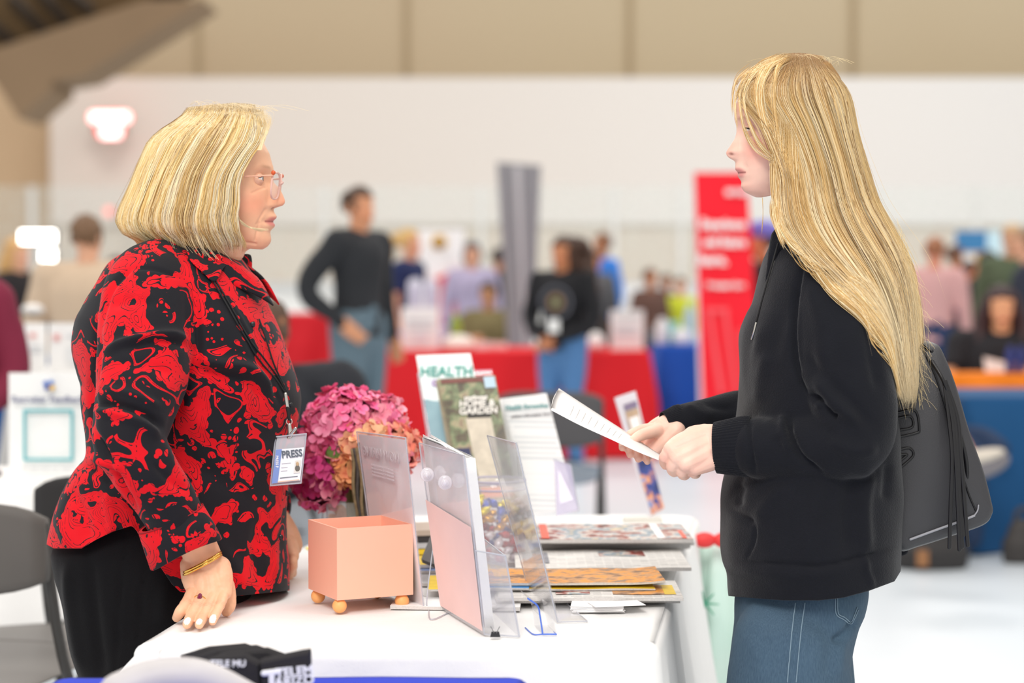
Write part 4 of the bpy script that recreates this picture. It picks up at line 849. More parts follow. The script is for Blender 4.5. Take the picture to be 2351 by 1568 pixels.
# stack of dark leaflets leaning behind the first holder
r = thing('leaflet_bundle', tp(825, 1215), 'bundle of thin dark leaflets on edge left of the clear sign holder', 'leaflets')
for k in range(5):
    x0 = 803 + k * 7.5; q = [P(x0 + 14 + k, 1216, 3.74 - k * .004), P(x0 + 21 + k, 1216, 3.74 - k * .004), P(x0 + 8, 1032 - k * 1.5, 3.74), P(x0, 1032 - k * 1.5, 3.74)]
    V = []; nseg = 14
    for i in range(nseg):
        t_ = i / (nseg - 1); a = q[0] * (1 - t_) + q[3] * t_; b_ = q[1] * (1 - t_) + q[2] * t_; wv = .0022 * math.sin(t_ * 9 + k); V.append([a + [wv, 0, 0], b_ + [wv, 0, 0], b_ + [wv, .10, 0], a + [wv, .10, 0]])
    V, f = loft(V); V[:, 2] = np.maximum(V[:, 2], TZ + .003); obj('leaflet', V, f, mat('leaflet_dark' if k % 2 else 'leaflet_gold', (66, 60, 56) if k % 2 else (124, 106, 76), .7, var=.7, vs=90), r)
_d = TZ + .003 - P(0, 1216, 3.74)[2]
# brochure holder with papers, pocket and suction cups
def PY(px, py, Y): return P(px, py, Y)
YN_, YF_ = 3.16, 3.40
r = thing('brochure_holder', tp(1100, 1470), 'tall clear brochure holder full of white sheets, nearest the table front', 'brochure holder')
nb = PY(1112, 1474, YN_); nb[2] = TZ + .004; nt_ = PY(1066, 1046, YN_); fb = PY(1016, 1425, YF_); fb[2] = TZ + .004; ft = PY(963, 1017, YF_)
off = np.array([.052, -.002, 0])
sheet([fb, nb, nt_, ft], .002, 'back_sheet', acr2, r)
for a, b_ in ((nb, nt_), (nt_, ft), (ft, fb)): edge(a, b_, .0012, 'edge', acb, r)
def lerp(a, b_, t_): return a * (1 - t_) + b_ * t_
for k in range(9):
    dx = np.array([.0035 + .0016 * k, -.001, 0]); top_lift = np.array([rng.uniform(-.002, .004), 0, rng.uniform(-.004, .004) + .002])
    V = []
    for i in range(12):
        t_ = i / 11; a = lerp(fb, ft, .03 + .985 * t_) + dx; b_ = lerp(nb, nt_, .03 + .955 * t_) + dx
        row = []
        for j in range(9):
            s_ = j / 8; p = lerp(a, b_, s_); p = p + np.array([.004 * math.sin(s_ * 3.1) * t_, 0, (.006 * math.sin(s_ * 6 + k) * t_ * (1 - s_))]) + top_lift * t_ * (1 - s_); row.append(p)
        V.append(row + [p + np.array([.0007, 0, 0]) for p in row[::-1]])
    V, f = loft(V); obj('sheet', V, f, paper_w, r)
q = [lerp(fb, ft, .02) - [.0015, 0, 0], lerp(nb, nt_, .02) - [.0015, .0, 0], lerp(nb, nt_, .60) - [.0015, 0, 0], lerp(fb, ft, .66) - [.0015, 0, 0]]
sheet([p + np.array([-.001, -.0022, 0]) for p in q], .0005, 'pink_reflection', mat('reflection_pink', (238, 206, 202), .8), r)  # pinkish reflection low on the white sheets, put in as a tinted sheet
pb_n = nb + off + [.0, 0, 0]; pt_n = PY(1160, 1276, YN_); pb_n = PY(1192, 1472, YN_ - .02); pb_n[2] = TZ + .004; pb_f = fb + off + [.028, 0, 0]; pt_f = lerp(fb, ft, .47) + off + [.02, 0, 0]
sheet([pb_n, pb_f, pt_f, pt_n], .002, 'pocket_front', acr2, r)
sheet([nb + [0.0, -.003, 0], pb_n + [0, -.003, 0], pt_n + [0, -.003, 0], lerp(nb, nt_, .47) + [0, -.003, 0]], .002, 'pocket_side', acr, r)
for a, b_ in ((pb_n, pt_n), (pt_n, pt_f), (nb, pb_n), (pt_n, lerp(nb, nt_, .47))): edge(a, b_, .0014, 'edge', acb, r)
for px, py, Y in ((987, 1088, 3.345), (1028, 1106, 3.25)):
    c_ = P(px, py, Y) - [.004, .012, 0]; 
    for rad, h in ((.012, .0), (.007, -.006), (.004, -.012)):
        V, f = ellip(c_ + np.array([0, h, 0]), (rad, .004, rad)); obj('suction_cup', V, f, acrylic('cup_clear', (240, 236, 240), .5, .02), r)
bc = PY(1137, 1457, YN_ - .03); r2 = thing('binder_clip', bc, 'tiny black binder clip in the brochure holder\'s pocket', 'clip')
V, f = prism([bc + np.array(p) for p in ((-.008, 0, -.004), (.008, 0, -.004), (.006, 0, .004), (-.006, 0, .004))], (0, .006, 0)); obj('clip_body', V, f, mat('clip_black', (40, 40, 44), .4), r2, smooth=False)
for sx_ in (-1, 1): V, f = tube([bc + np.array([sx_ * .002, -.001, .003]), bc + np.array([sx_ * .007, -.001, .013])], .0006, n=4, m=6); obj('wire_handle', V, f, mat('steel', (130, 130, 132), .35, .8), r2)
# wire-like clear easel behind them
r = thing('clear_easel', tp(1000, 1385), 'thin clear bent-edge easel between the pink box and the brochure holder', 'stand')
e = [tp(984, 1395), P(980, 1375, 3.40), P(996, 1247, 3.45), P(1006, 1244, 3.45), P(1020, 1380, 3.46)]; V, f = tube(e, .0012, n=24, m=8); obj('wire', V, f, acb, r)
e = [tp(984, 1395), tp(990, 1422), tp(1034, 1405)]; V, f = tube(e, .0012, n=16, m=8); obj('wire', V, f, acb, r)
# little card holder with blue-glowing edges
r = thing('card_holder', tp(1245, 1458), 'small clear card holder with blue edges at the table front', 'card holder')
pf = [(1212, 1374), (1234, 1391), (1240, 1415), (1246, 1459), (1277, 1459)]; Y0_ = tp(1246, 1459)[1]
n1 = [P(*p, Y0_) for p in pf]; dv = np.array([-.012, .075, 0]); n1[3][2] = n1[4][2] = TZ + .004
for i in range(4): sheet([n1[i], n1[i + 1], n1[i + 1] + dv, n1[i] + dv], .0016, 'bent_sheet', acr, r)
V, f = tube(n1[:4], .0014, n=16, m=8); obj('blue_edge', V, f, blue_e, r); edge(n1[3], n1[4], .0014, 'blue_edge', blue_e, r); edge(n1[4], n1[4] + dv * .3, .0008, 'blue_edge', blue_e, r)
bs = [tp(1206, 1441), tp(1224, 1456), n1[3] * 1]
V, f = tube(bs, .0011, n=10, m=8); obj('blue_edge', V, f, blue_e, r)
q = [n1[4], n1[4] + dv, n1[4] + dv + [-.010, 0, .045], n1[4] + [-.010, 0, .045]]; sheet(q, .0014, 'front_lip', acr, r)
# business cards in two little piles
cardg = 'white business cards in the pile at the table front'
def printed(name, base_rgb, ink, sx_, sy_, dens=.5, rot=(0, 0, 0)):
    """printed matter: columns of grey lines as a property of the sheet"""
    if name in _mc: return _mc[name]
    t = NT(name); v = t.coord(rot=rot); bt = t.n.new('ShaderNodeTexBrick'); t.link(v, bt.inputs[0]); bt.inputs['Scale'].default_value = 1
    bt.inputs['Brick Width'].default_value = sx_; bt.inputs['Row Height'].default_value = sy_; bt.inputs['Mortar Size'].default_value = sy_ * .28
    bt.inputs['Color1'].default_value = (*lin(ink), 1); bt.inputs['Color2'].default_value = (*lin(base_rgb), 1); bt.inputs['Mortar'].default_value = (*lin(base_rgb), 1)
    n = t.noise(v, 16, 2); ms = t.math('GREATER_THAN', n, dens); t.base(t.mix(ms, lin(base_rgb), bt.outputs[0])); t.b.inputs['Roughness'].default_value = .8; _mc[name] = t.m; return t.m
cc = tp(1372, 1408); k = 0
for pile, (px, py, rz_, n__, z00) in enumerate(((1372, 1402, rzT - .10, 14, 0), (1385, 1402, rzT + .22, 1, 0))):
    for i in range(n__):
        c_ = tp(px, py); V, f = box(c_[0] + rng.uniform(-.0012, .0012), c_[1] + rng.uniform(-.0012, .0012), TZ + .0035 + .00085 * i, .089, .051, .0008, rz_ + rng.uniform(-.02, .02) + (.12 if i < 4 else 0)) if pile == 0 else box(c_[0] + .022, c_[1] - .012, TZ + .0161, .089, .051, .0008, rz_)
        lb = 'white business card in the small pile on the table front' if not (pile == 1) else 'topmost white business card, turned askew on the pile'
        o = obj('business_card', V, f, mat('card_stock', (246, 244, 244), .7), None, smooth=False); tag(o, lb, 'business card', cardg if pile == 0 else None)
tb = tp(1358, 1388)
text_mesh('NEWS', .008, frame((tb[0] - .022, tb[1] + .012, TZ + .0172 - .0012), (math.cos(rzT), math.sin(rzT), 0), (-math.sin(rzT), math.cos(rzT), 0)), mat('grey_ink2', (120, 116, 120), .7), 'lettering', o, .0001, .0002)
# newspapers: slightly sagging folded papers, every one its own object
def paper_pile(px, py, z, w_, d_, th_, rz_, m, name, label, catg, group=None, curl=0.0, side=None):
    c_ = PZ(px, py, z + th_ / 2); n1_, n2_ = 16, 10; top = []; V = []; f = []
    R_ = rotz(rz_)
    for kz in (0, 1):
        for j in range(n2_ + 1):
            for i in range(n1_ + 1):
                a = (i / n1_ - .5) * w_; b_ = (j / n2_ - .5) * d_; zz = z + kz * th_ + curl * (max(0, i / n1_ - .8) / .2) ** 2 * (1 if True else 0) + .0006 * math.sin(a * 40 + px) * kz
                q = R_ @ np.array([a, b_, 0]); V.append((c_[0] + q[0], c_[1] + q[1], zz))
    nn = (n1_ + 1) * (n2_ + 1); idx = lambda k_, i, j: k_ * nn + j * (n1_ + 1) + i; mi = []
    for j in range(n2_):
        for i in range(n1_): f.append((idx(1, i, j), idx(1, i + 1, j), idx(1, i + 1, j + 1), idx(1, i, j + 1))); mi.append(0); f.append((idx(0, i, j), idx(0, i, j + 1), idx(0, i + 1, j + 1), idx(0, i + 1, j))); mi.append(1)
    for i in range(n1_): f.append((idx(0, i, 0), idx(0, i + 1, 0), idx(1, i + 1, 0), idx(1, i, 0))); f.append((idx(0, i + 1, n2_), idx(0, i, n2_), idx(1, i, n2_), idx(1, i + 1, n2_))); mi += [1, 1]
    for j in range(n2_): f.append((idx(0, 0, j + 1), idx(0, 0, j), idx(1, 0, j), idx(1, 0, j + 1))); f.append((idx(0, n1_, j), idx(0, n1_, j + 1), idx(1, n1_, j + 1), idx(1, n1_, j))); mi += [1, 1]
    o = obj(name, V, f, [m, side or mat('newsprint_side', (206, 202, 198), .9, var=.2, vs=300)], None, smooth=False, mi=mi); return tag(o, label, catg, group), c_
news = printed('newsprint', (228, 225, 220), (150, 148, 146), .035, .006, .35)
nphoto = NT('news_photo'); v = nphoto.coord(); n1__ = nphoto.noise(v, 20, 3, .6); rp = nphoto.n.new('ShaderNodeValToRGB'); nphoto.link(n1__, rp.inputs[0])
for p_, c_ in ((.3, (44, 54, 50)), (.42, (150, 60, 50)), (.5, (214, 206, 196)), (.58, (110, 140, 160)), (.7, (226, 196, 150))):
    e_ = rp.color_ramp.elements.new(p_); e_.color = (*lin(c_), 1)
nphoto.base(rp.outputs[0]); nphoto = nphoto.m
orng = NT('mag_orange'); v = orng.coord(); n1__ = orng.noise(v, 24, 3, .6); rp = orng.n.new('ShaderNodeValToRGB'); orng.link(n1__, rp.inputs[0])
for p_, c_ in ((.35, (120, 84, 56)), (.47, (204, 150, 96)), (.55, (240, 156, 40)), (.68, (130, 110, 96))):
    e_ = rp.color_ramp.elements.new(p_); e_.color = (*lin(c_), 1)
orng.base(rp.outputs[0]); orng = orng.m
yel = mat('mag_yellow', (232, 196, 40), .5, var=.2, vs=50); blu = mat('mag_blue', (60, 130, 190), .5, var=.2, vs=50)
z = TZ + .003; g = 'newspapers stacked under the orange magazine'
for k, (px, py, dr) in enumerate(((1345, 1368, 0), (1340, 1366, .03), (1352, 1362, -.02))):
    o, c_ = paper_pile(px, py - 6, z, .32, .19, .005, rzT + dr, news, 'newspaper', ('bottom', 'middle', 'top')[k] + ' newspaper of the front pile under the orange magazine', 'newspaper', g); z += .0058
def patch(c_, rz_, a0, a1, b0, b1, z_, m, parent, name='printed_picture'):
    R_ = rotz(rz_); q = [np.array([*(c_[:2] + (R_ @ np.array([a, b_, 0]))[:2]), z_]) for a, b_ in ((a0, b0), (a1, b0), (a1, b1), (a0, b1))]; V, f = slab(q, .0003); return obj(name, V, f, m, parent, smooth=False)
patch(c_, rzT - .02, .04, .14, -.06, .04, z - .0002, orng, o); patch(c_, rzT - .02, .13, .15, -.06, .04, z + .0002, yel, o); patch(c_, rzT - .02, -.06, .0, -.06, .0, z, nphoto, o)
o, c2 = paper_pile(1240, 1338, z + .001, .40, .16, .003, rzT + .01, yel, 'magazine', 'yellow-covered magazine under the orange one', 'magazine')
o, c2 = paper_pile(1120, 1338, z + .005, .15, .13, .003, rzT - .05, blu, 'magazine', 'blue-edged magazine left under the orange one', 'magazine')
o, c2 = paper_pile(1300, 1324, z + .009, .34, .17, .004, rzT + .02, orng, 'magazine', 'orange magazine on top of the front newspapers', 'magazine', curl=.004)
o, c2 = paper_pile(1378, 1286, z + .001, .33, .24, .006, rzT - .01, news, 'newspaper', 'white newspaper lying open behind the orange magazine', 'newspaper'); zz_ = z + .0075
patch(c2, rzT, -.0, .09, .03, .10, zz_, nphoto, o); patch(c2, rzT, -.15, -.10, -.06, .08, zz_, printed('newspic2', (150, 150, 156), (110, 110, 116), .05, .02, .4), o)
z = TZ + .003; g = 'newspapers stacked at the back right of the table'
for k in range(6):
    o, c3 = paper_pile(1398 + (-6, 4, -3, 6, 2, 0)[k], 1240 - k * 3.2, z, .32, .24, .0075, rzT + (.02, -.03, .015, 0, -.02, 0)[k], news if k < 5 else nphoto, 'newspaper',
        ('bottom newspaper', 'second newspaper from the bottom', 'third newspaper from the bottom', 'fourth newspaper from the bottom', 'newspaper second from the top', 'topmost newspaper with colour pictures')[k] + ' in the back right stack', 'newspaper', g); z += .0085
patch(c3, rzT, -.14, -.125, -.11, .11, z, mat('red_ink', (236, 110, 92), .7), o, 'red_strip'); patch(c3, rzT, .14, .148, -.11, .0, z, mat('red_ink', (236, 110, 92), .7), o, 'red_strip'); patch(c3, rzT, .09, .105, -.11, .11, z, mat('card_white', (240, 240, 238), .6), o, 'white_strip')
z = TZ + .003; g = 'printed papers lying behind the pink box and holders'
for k, (px, py, w_, d_, m, lb) in enumerate(((1010, 1385, .16, .10, paper_w, 'white paper pile behind the brochure holder, lowest'), (1130, 1385, .10, .12, paper_w, 'white folded paper behind the clear pocket'),
    (990, 1330, .14, .13, mat('paper_grey', (196, 196, 198), .8), 'grey paper pile between box and brochure holder'), (985, 1305, .12, .09, mat('mag_bluegrey', (128, 150, 196), .7), 'blue and yellow leaflet between box and brochure holder'), (975, 1290, .06, .12, yel, 'bright yellow leaflet right of the pink box'))):
    paper_pile(px, py, z, w_, d_, .006, rzT + .05 * (k - 2), m, 'paper', lb, 'paper', g); z += .0068 if k in (2, 3) else 0
r = thing('phone_case', tp(985, 1300), 'black flat case leaning behind the pink box\'s right side', 'case')
V, f = slab([P(970, 1292, 3.70), P(1000, 1304, 3.66), P(1012, 1240, 3.76), P(994, 1232, 3.8)], .008); obj('body', V, f, mat('case_black', (56, 52, 54), .45), r, smooth=False)
r = thing('book', tp(975, 1240), 'open dark-edged booklet behind the clear sign holder', 'book')
for k, (m, y) in enumerate(((mat('ink_60_40_60', (70, 48, 62), .6), 1262), (yel, 1250), (mat('paper_grey', (196, 196, 198), .8), 1236), (mat('case_black', (56, 52, 54), .45), 1200), (mat('paper_tan', (196, 180, 166), .8), 1180))):
    a = P(950, y, 3.95); b_ = P(1050, y - 6, 4.05); V, f = box((a[0] + b_[0]) / 2, 4.05, TZ + .006 + (4 - abs(4 - k)) * 0 + k * .013, .16, .13, .011, rzT + .06 * k); obj('leaves', V, f, m, r, smooth=False)
# candy jar ------------------------------------------------------------------
jc = PZ(1140, 1300, TZ + .002); jc = np.array([P(1138, 1300, 3.93)[0], 3.93, TZ + .002]); jr, jh = .067, .168
r = thing('candy_jar', jc, 'round clear glass candy jar behind the slanted holders', 'jar')
V, f = lathe([(jr * .9, 0), (jr, .01), (jr, jh * .8), (jr * .86, jh * .93), (jr * .88, jh), (jr * .82, jh), (jr * .80, jh * .93), (jr * .94, jh * .79), (jr * .94, .012), (jr * .5, .008)], jc, 40); obj('glass', V, f, acrylic('jar_glass', (238, 238, 244), .16, .02), r)
for z_ in (jh * .9, jh): V, f = tube([jc + np.array([jr * .87 * math.cos(a), jr * .87 * math.sin(a), z_]) for a in np.linspace(0, 2 * np.pi, 30)], .0022, n=60, m=8, round_ends=False); obj('rim', V, f, acrylic('rim_glass', (190, 186, 206), .8, .05), r)
cols = [((196, 30, 44), 'red'), ((216, 160, 50), 'gold'), ((238, 214, 40), 'yellow'), ((60, 84, 180), 'blue'), ((120, 34, 50), 'dark red'), ((232, 226, 232), 'white'), ((96, 96, 60), 'olive')]
k = 0
for lvl in range(8):
    for a_ in range(9 if lvl < 7 else 6):
        rr = jr * .70; a = a_ * 2 * math.pi / 9 + lvl * .35 + rng.uniform(-.1, .1); zz = .018 + lvl * .0155
        if lvl < 4: ci = (0, 4, 0, 3, 0, 4, 1, 0, 5)[(a_ + lvl) % 9]
        elif lvl < 6: ci = (1, 1, 6, 1, 3, 1, 1, 6, 4)[(a_ + lvl) % 9]
        else: ci = (2, 3, 2, 5, 2, 2, 3, 2, 5)[(a_ + lvl) % 9]
        rgb, cn = cols[ci]; c_ = jc + np.array([rr * math.cos(a), rr * math.sin(a), zz])
        L_ = rng.uniform(.010, .014); R_ = rotz(rng.uniform(0, 6)) @ roty(rng.uniform(-.7, .7))
        body = ellip(c_, (L_, .0088, .0075), 8, 12, R_); tw = []
        for s_ in (-1, 1):
            q0 = c_ + R_ @ np.array([s_ * L_, 0, 0]); q1 = c_ + R_ @ np.array([s_ * (L_ + .005), 0, 0]); tw.append(tube([q0, q1], [.002, .0055], n=4, m=8, flat=.5, round_ends=False))
        V, f = cat(body, *tw); tag(obj('wrapped_candy', V, f, mat('foil_' + cn.replace(' ', '_'), rgb, .22, .35 if ci != 1 else .8, var=.25, vs=120)), '%s wrapped candy inside the glass jar' % cn, 'candy', '%s wrapped candies in the jar' % cn); k += 1
# upright magazines behind -------------------------------------------------------
def mag(name, pxs, Y, m, label, t_=.006, Ys=None, catg='magazine'):
    q = [P(px, py, (Ys[i] if Ys else Y)) for i, (px, py) in enumerate(pxs)]; r = thing(name, ((q[0] + q[1]) / 2), label, catg)
    V, f = slab(q, -t_); obj('cover', V, f, m, r, smooth=False); return r, q
def pm(q, u, v): return (q[0] * (1 - u) + q[1] * u) * (1 - v) + (q[3] * (1 - u) + q[2] * u) * v
def onq(r, q, u0, u1, v0, v1, m, name='print', d=.0012, j=0):
    n_ = np.cross(q[1] - q[0], q[3] - q[0]); n_ /= np.linalg.norm(n_); n_ = -n_ if n_[1] > 0 else n_
    V, f = slab([pm(q, u0, v0) + n_ * d, pm(q, u1, v0) + n_ * d, pm(q, u1, v1) + n_ * d, pm(q, u0, v1) + n_ * d], .0004 * (1 if np.dot(np.cross(q[1] - q[0], q[3] - q[0]), n_) > 0 else -1)); return obj(name, V, f, m, r, smooth=False)
def txtq(r, q, s_, u, v, size, m, d=.003, sx_=1.0, bold=.0008):
    n_ = np.cross(q[1] - q[0], q[3] - q[0]); n_ /= np.linalg.norm(n_); n_ = -n_ if n_[1] > 0 else n_
    return text_mesh(s_, size, frame(pm(q, u, v) + n_ * d, q[1] - q[0], q[3] - q[0]), m, 'lettering', r, .0004, bold, sx=sx_)
Yh = 4.42
teal = NT('health_cover'); v = teal.coord(); sx_ = teal.n.new('ShaderNodeSeparateXYZ'); teal.link(v, sx_.inputs[0]); n = teal.noise(v, 9, 3)
zz0 = P(0, 940, Yh)[2]; mk = teal.math('GREATER_THAN', teal.math('ADD', sx_.outputs[2], teal.math('MULTIPLY', n, .06)), zz0 + .045)
teal.base(teal.mix(mk, teal.mix(n, lin((30, 96, 120)), lin((150, 196, 204))), lin((226, 240, 238)))); teal.b.inputs['Roughness'].default_value = .35
r, q = mag('magazine', [(1006, 1110), (1142, 1110), (1080, 811), (955, 816)], Yh, teal.m, 'health magazine standing tallest, white and teal cover', Ys=[4.40, 4.40, 4.50, 4.50])
txtq(r, q, 'HEALTH', .5, .86, .033, mat('teal_text', (70, 160, 148), .5), sx_=.98); txtq(r, q, 'GUIDE', .42, .77, .020, mat('violet_text', (170, 130, 190), .5))
onq(r, q, .45, .9, .12, .55, mat('figure_pale', (176, 206, 212), .5, var=.3, vs=20), 'cover_picture')
r0 = r; qh = q
r = thing('magazine_rack', (qh[0] + qh[1]) / 2, 'clear stepped rack holding the upright magazines', 'rack')
q = [P(1010, 1185, 4.36), P(1190, 1185, 4.36), P(1128, 852, 4.47), P(960, 858, 4.47)]; sheet([p + np.array([0, .05, 0]) for p in q], .002, 'back_sheet', acr2, r); edge(q[3], q[0], .002, 'edge', acb, r); edge(q[2] + [0, .03, 0], q[3] + [0, .03, 0], .002, 'edge', mat('edge_pink', (228, 150, 170), .3), r)
V, f = box((q[0][0] + q[1][0]) / 2, 4.38, TZ + .03, .17, .10, .055); obj('base', V, f, acr2, r, smooth=False)
home = NT('home_cover'); v = home.coord(); n = home.noise(v, 26, 4, .65); rp = home.n.new('ShaderNodeValToRGB'); home.link(n, rp.inputs[0])
for p_, c_ in ((.28, (44, 50, 40)), (.42, (96, 84, 64)), (.5, (112, 130, 92)), (.58, (168, 160, 126)), (.72, (120, 84, 76))):
    e_ = rp.color_ramp.elements.new(p_); e_.color = (*lin(c_), 1)
home.base(rp.outputs[0]); home.b.inputs['Roughness'].default_value = .3
r, q = mag('magazine', [(1070, 1150), (1188, 1146), (1136, 862), (1004, 870)], 4.24, home.m, 'home and garden magazine with dark green cover, in front of the health one', Ys=[4.22, 4.20, 4.32, 4.34])
dk = mat('title_dark', (50, 48, 44), .5)
onq(r, q, .38, .80, .66, .84, dk, 'title_box'); onq(r, q, .05, .97, .955, .99, mat('brick_brown', (130, 84, 78), .6, var=.2, vs=80), 'header'); onq(r, q, .80, .99, .90, .99, mat('pale_blue_box', (186, 212, 228), .5), 'corner_box', .002)
onq(r, q, .34, .80, .02, .66, mat('house_pale', (206, 198, 180), .6, var=.35, vs=45), 'cover_picture', .001); onq(r, q, .02, .30, .02, .42, mat('navy_box', (60, 64, 96), .6), 'side_box', .0014); onq(r, q, .34, .95, .02, .10, mat('orange_strip', (226, 146, 110), .6), 'strip', .002)
wl = mat('title_white', (236, 234, 226), .5)
txtq(r, q, 'HOME &', .6, .775, .021, wl); txtq(r, q, 'GARDEN', .6, .715, .021, wl); txtq(r, q, 'southwest', .6, .825, .012, wl)
# second issue just behind it
r, q = mag('magazine', [(1048, 1150), (1110, 1148), (1070, 866), (1000, 874)], 4.30, mat('cover_olive', (140, 128, 96), .4, var=.5, vs=40), 'second home magazine peeking out left behind the front one', Ys=[4.27, 4.27, 4.37, 4.37])
# white forms in a clear holder
r = thing('form_holder', PZ(1240, 1180, TZ), 'clear holder full of white printed forms, right of the magazines', 'brochure holder')
for k in range(6):
    d = -k * .006; q = [P(1216 - k * 6, 1182, 4.30 + k * .012), P(1326 - k * 5, 1176, 4.28 + k * .012), P(1255 - k * 2.0, 903 + (k % 3), 4.40 + k * .012), P(1152 - k * 1.2, 916 + (k % 2) * 3, 4.42 + k * .012)]; q[0][2] = max(q[0][2], TZ + .006); q[1][2] = max(q[1][2], TZ + .006)
    o = sheet(q, .0008, 'form_sheet', printed('form_print', (240, 240, 240), (212, 215, 218), .2, .011, .1, (-math.pi / 2, 0, 0)) if k == 0 else paper_w, r)
    if k == 0: q1 = q
txtq(r, q1, 'Health Screening', .5, .905, .014, mat('teal_grey', (130, 170, 170), .6)); txtq(r, q1, 'patient information form', .55, .83, .009, mat('grey_ink2', (120, 116, 120), .7), bold=.0002)
q = [P(1278, 1185, 4.20), P(1328, 1172, 4.20), P(1310, 1068, 4.25), P(1272, 1056, 4.25)]; sheet(q, .002, 'pocket', acrylic('pocket_violet', (206, 200, 226), .45, .04), r); edge(q[1], q[2], .0018, 'edge', acb, r); edge(q[2], q[3], .0018, 'edge', acb, r)
V, f = box(P(1268, 1180, 4.22)[0], 4.24, TZ + .017, .14, .09, .03, rzT); obj('base', V, f, acr2, r, smooth=False)
# narrow poster card leaning at the far edge, half behind the girl's hand
r, q = mag('poster_card', [(1495, 1186), (1526, 1168), (1459, 897), (1414, 912)], 4.6, mat('poster_pale', (214, 208, 214), .5), 'narrow standing poster card with an orange and blue lower part, at the table\'s far edge', Ys=[4.66, 4.70, 4.78, 4.74], catg='poster')
blue_art = NT('poster_art'); v = blue_art.coord(); n = blue_art.noise(v, 22, 3, .6); rp = blue_art.n.new('ShaderNodeValToRGB'); blue_art.link(n, rp.inputs[0])
for p_, c_ in ((.3, (34, 44, 90)), (.45, (64, 80, 150)), (.53, (236, 156, 90)), (.62, (120, 150, 206)), (.7, (40, 50, 96))):
    e_ = rp.color_ramp.elements.new(p_); e_.color = (*lin(c_), 1)
blue_art.base(rp.outputs[0])
onq(r, q, .06, .94, .01, .45, blue_art.m, 'lower_picture'); onq(r, q, .22, .88, .52, .86, mat('poster_tan', (186, 158, 132), .6, var=.3, vs=50), 'upper_picture'); onq(r, q, .3, .8, .70, .80, mat('poster_white', (236, 230, 228), .6), 'caption', .002); onq(r, q, .22, .88, .87, .92, mat('poster_violet', (130, 116, 140), .6), 'caption', .002)
r2 = thing('flat_tray', tp(1475, 1190), 'low pale grey tray at the far edge of the table', 'tray'); V, f = box(*P(1475, 1188, 4.60)[:2], TZ + .006, .09, .05, .008, rzT); obj('tray', V, f, mat('tray_grey', (206, 202, 192), .7), r2, smooth=False)
V, f = box(*tp(716, 1262)[:2], TZ + .004, .02, .04, .002, .3); tag(obj('sticky_note', V, f, mat('note_yellow', (250, 236, 110), .7), smooth=False), 'small yellow note near the blouse on the white cloth', 'note')
# flowers -----------------------------------------------------------------------
vb = np.array([P(795, 1200, 3.86)[0], 3.86, TZ + .002])
r = thing('flower_vase', vb, 'square clear glass vase holding the pink and peach flowers', 'vase')
for a in range(4):
    R_ = rotz(a * math.pi / 2 + .2); q = [vb + R_ @ np.array(p) for p in ((-.042, -.042, 0), (.042, -.042, 0), (.042, -.042, .135), (-.042, -.042, .135))]; sheet(q, -.004, 'glass_side', acrylic('vase_glass', (226, 232, 230), .22, .02), r); edge(q[1], q[2], .002, 'glass_edge', acb, r)
sheet([vb + rotz(.2) @ np.array(p) for p in ((-.042, -.042, .001), (.042, -.042, .001), (.042, .042, .001), (-.042, .042, .001))], .004, 'glass_base', acrylic('vase_glass'), r)
r = thing('flower_bouquet', vb + np.array([0, 0, .13]), 'bouquet of pink, magenta and peach hydrangea heads in the glass vase', 'flowers')
petm = vcol_mat('petal', .55, sss=.0, fac=.10)
def floret(c_, nrm, size, rgb, rgb2):
    n_ = nrm / np.linalg.norm(nrm); a = np.cross(n_, [.3, .2, .9]); a /= np.linalg.norm(a); b_ = np.cross(n_, a); V = []; f = []; col = []; ph = rng.uniform(0, 6)
    for k in range(4):
        an = ph + k * math.pi / 2 + rng.uniform(-.15, .15); d = a * math.cos(an) + b_ * math.sin(an); e = -a * math.sin(an) + b_ * math.cos(an); i0 = len(V); cup = rng.uniform(.05, .45)
        prof = [(0, .05), (.25, .28), (.55, .46), (.82, .42), (1.0, .18)]
        for (t_, w_) in prof:
            for s_ in (-1, -.35, .35, 1):
                V.append(c_ + size * (d * t_ + e * w_ * s_ + n_ * (cup * t_ * t_ + .12 * s_ * s_ * w_ + .05 * math.sin(s_ * 5 + t_ * 6)))); col.append(rgb2 + (rgb - rgb2) * min(1, t_ * 1.2 + .1 * rng.uniform()))
        for i in range(4):
            for j in range(3): f.append((i0 + i * 4 + j, i0 + i * 4 + j + 1, i0 + i * 4 + j + 5, i0 + i * 4 + j + 4))
    return V, f, col
def ca_(rgb): return np.array(lin(rgb))
heads = [((790, 975), 88, .0, (246, 104, 162), (255, 168, 196), 'bright pink flower head'), ((868, 970), 66, .03, (248, 134, 180), (255, 184, 190), None), ((728, 1040), 62, -.01, (238, 84, 146), (252, 150, 176), None), ((735, 1100), 66, -.03, (176, 40, 112), (222, 80, 146), 'deep magenta flower head'),
    ((838, 1030), 62, -.05, (250, 186, 140), (255, 206, 160), 'peach flower head'), ((905, 1030), 56, -.015, (252, 190, 150), (250, 150, 150), None), ((800, 1075), 40, -.06, (240, 160, 96), (252, 196, 140), None)]
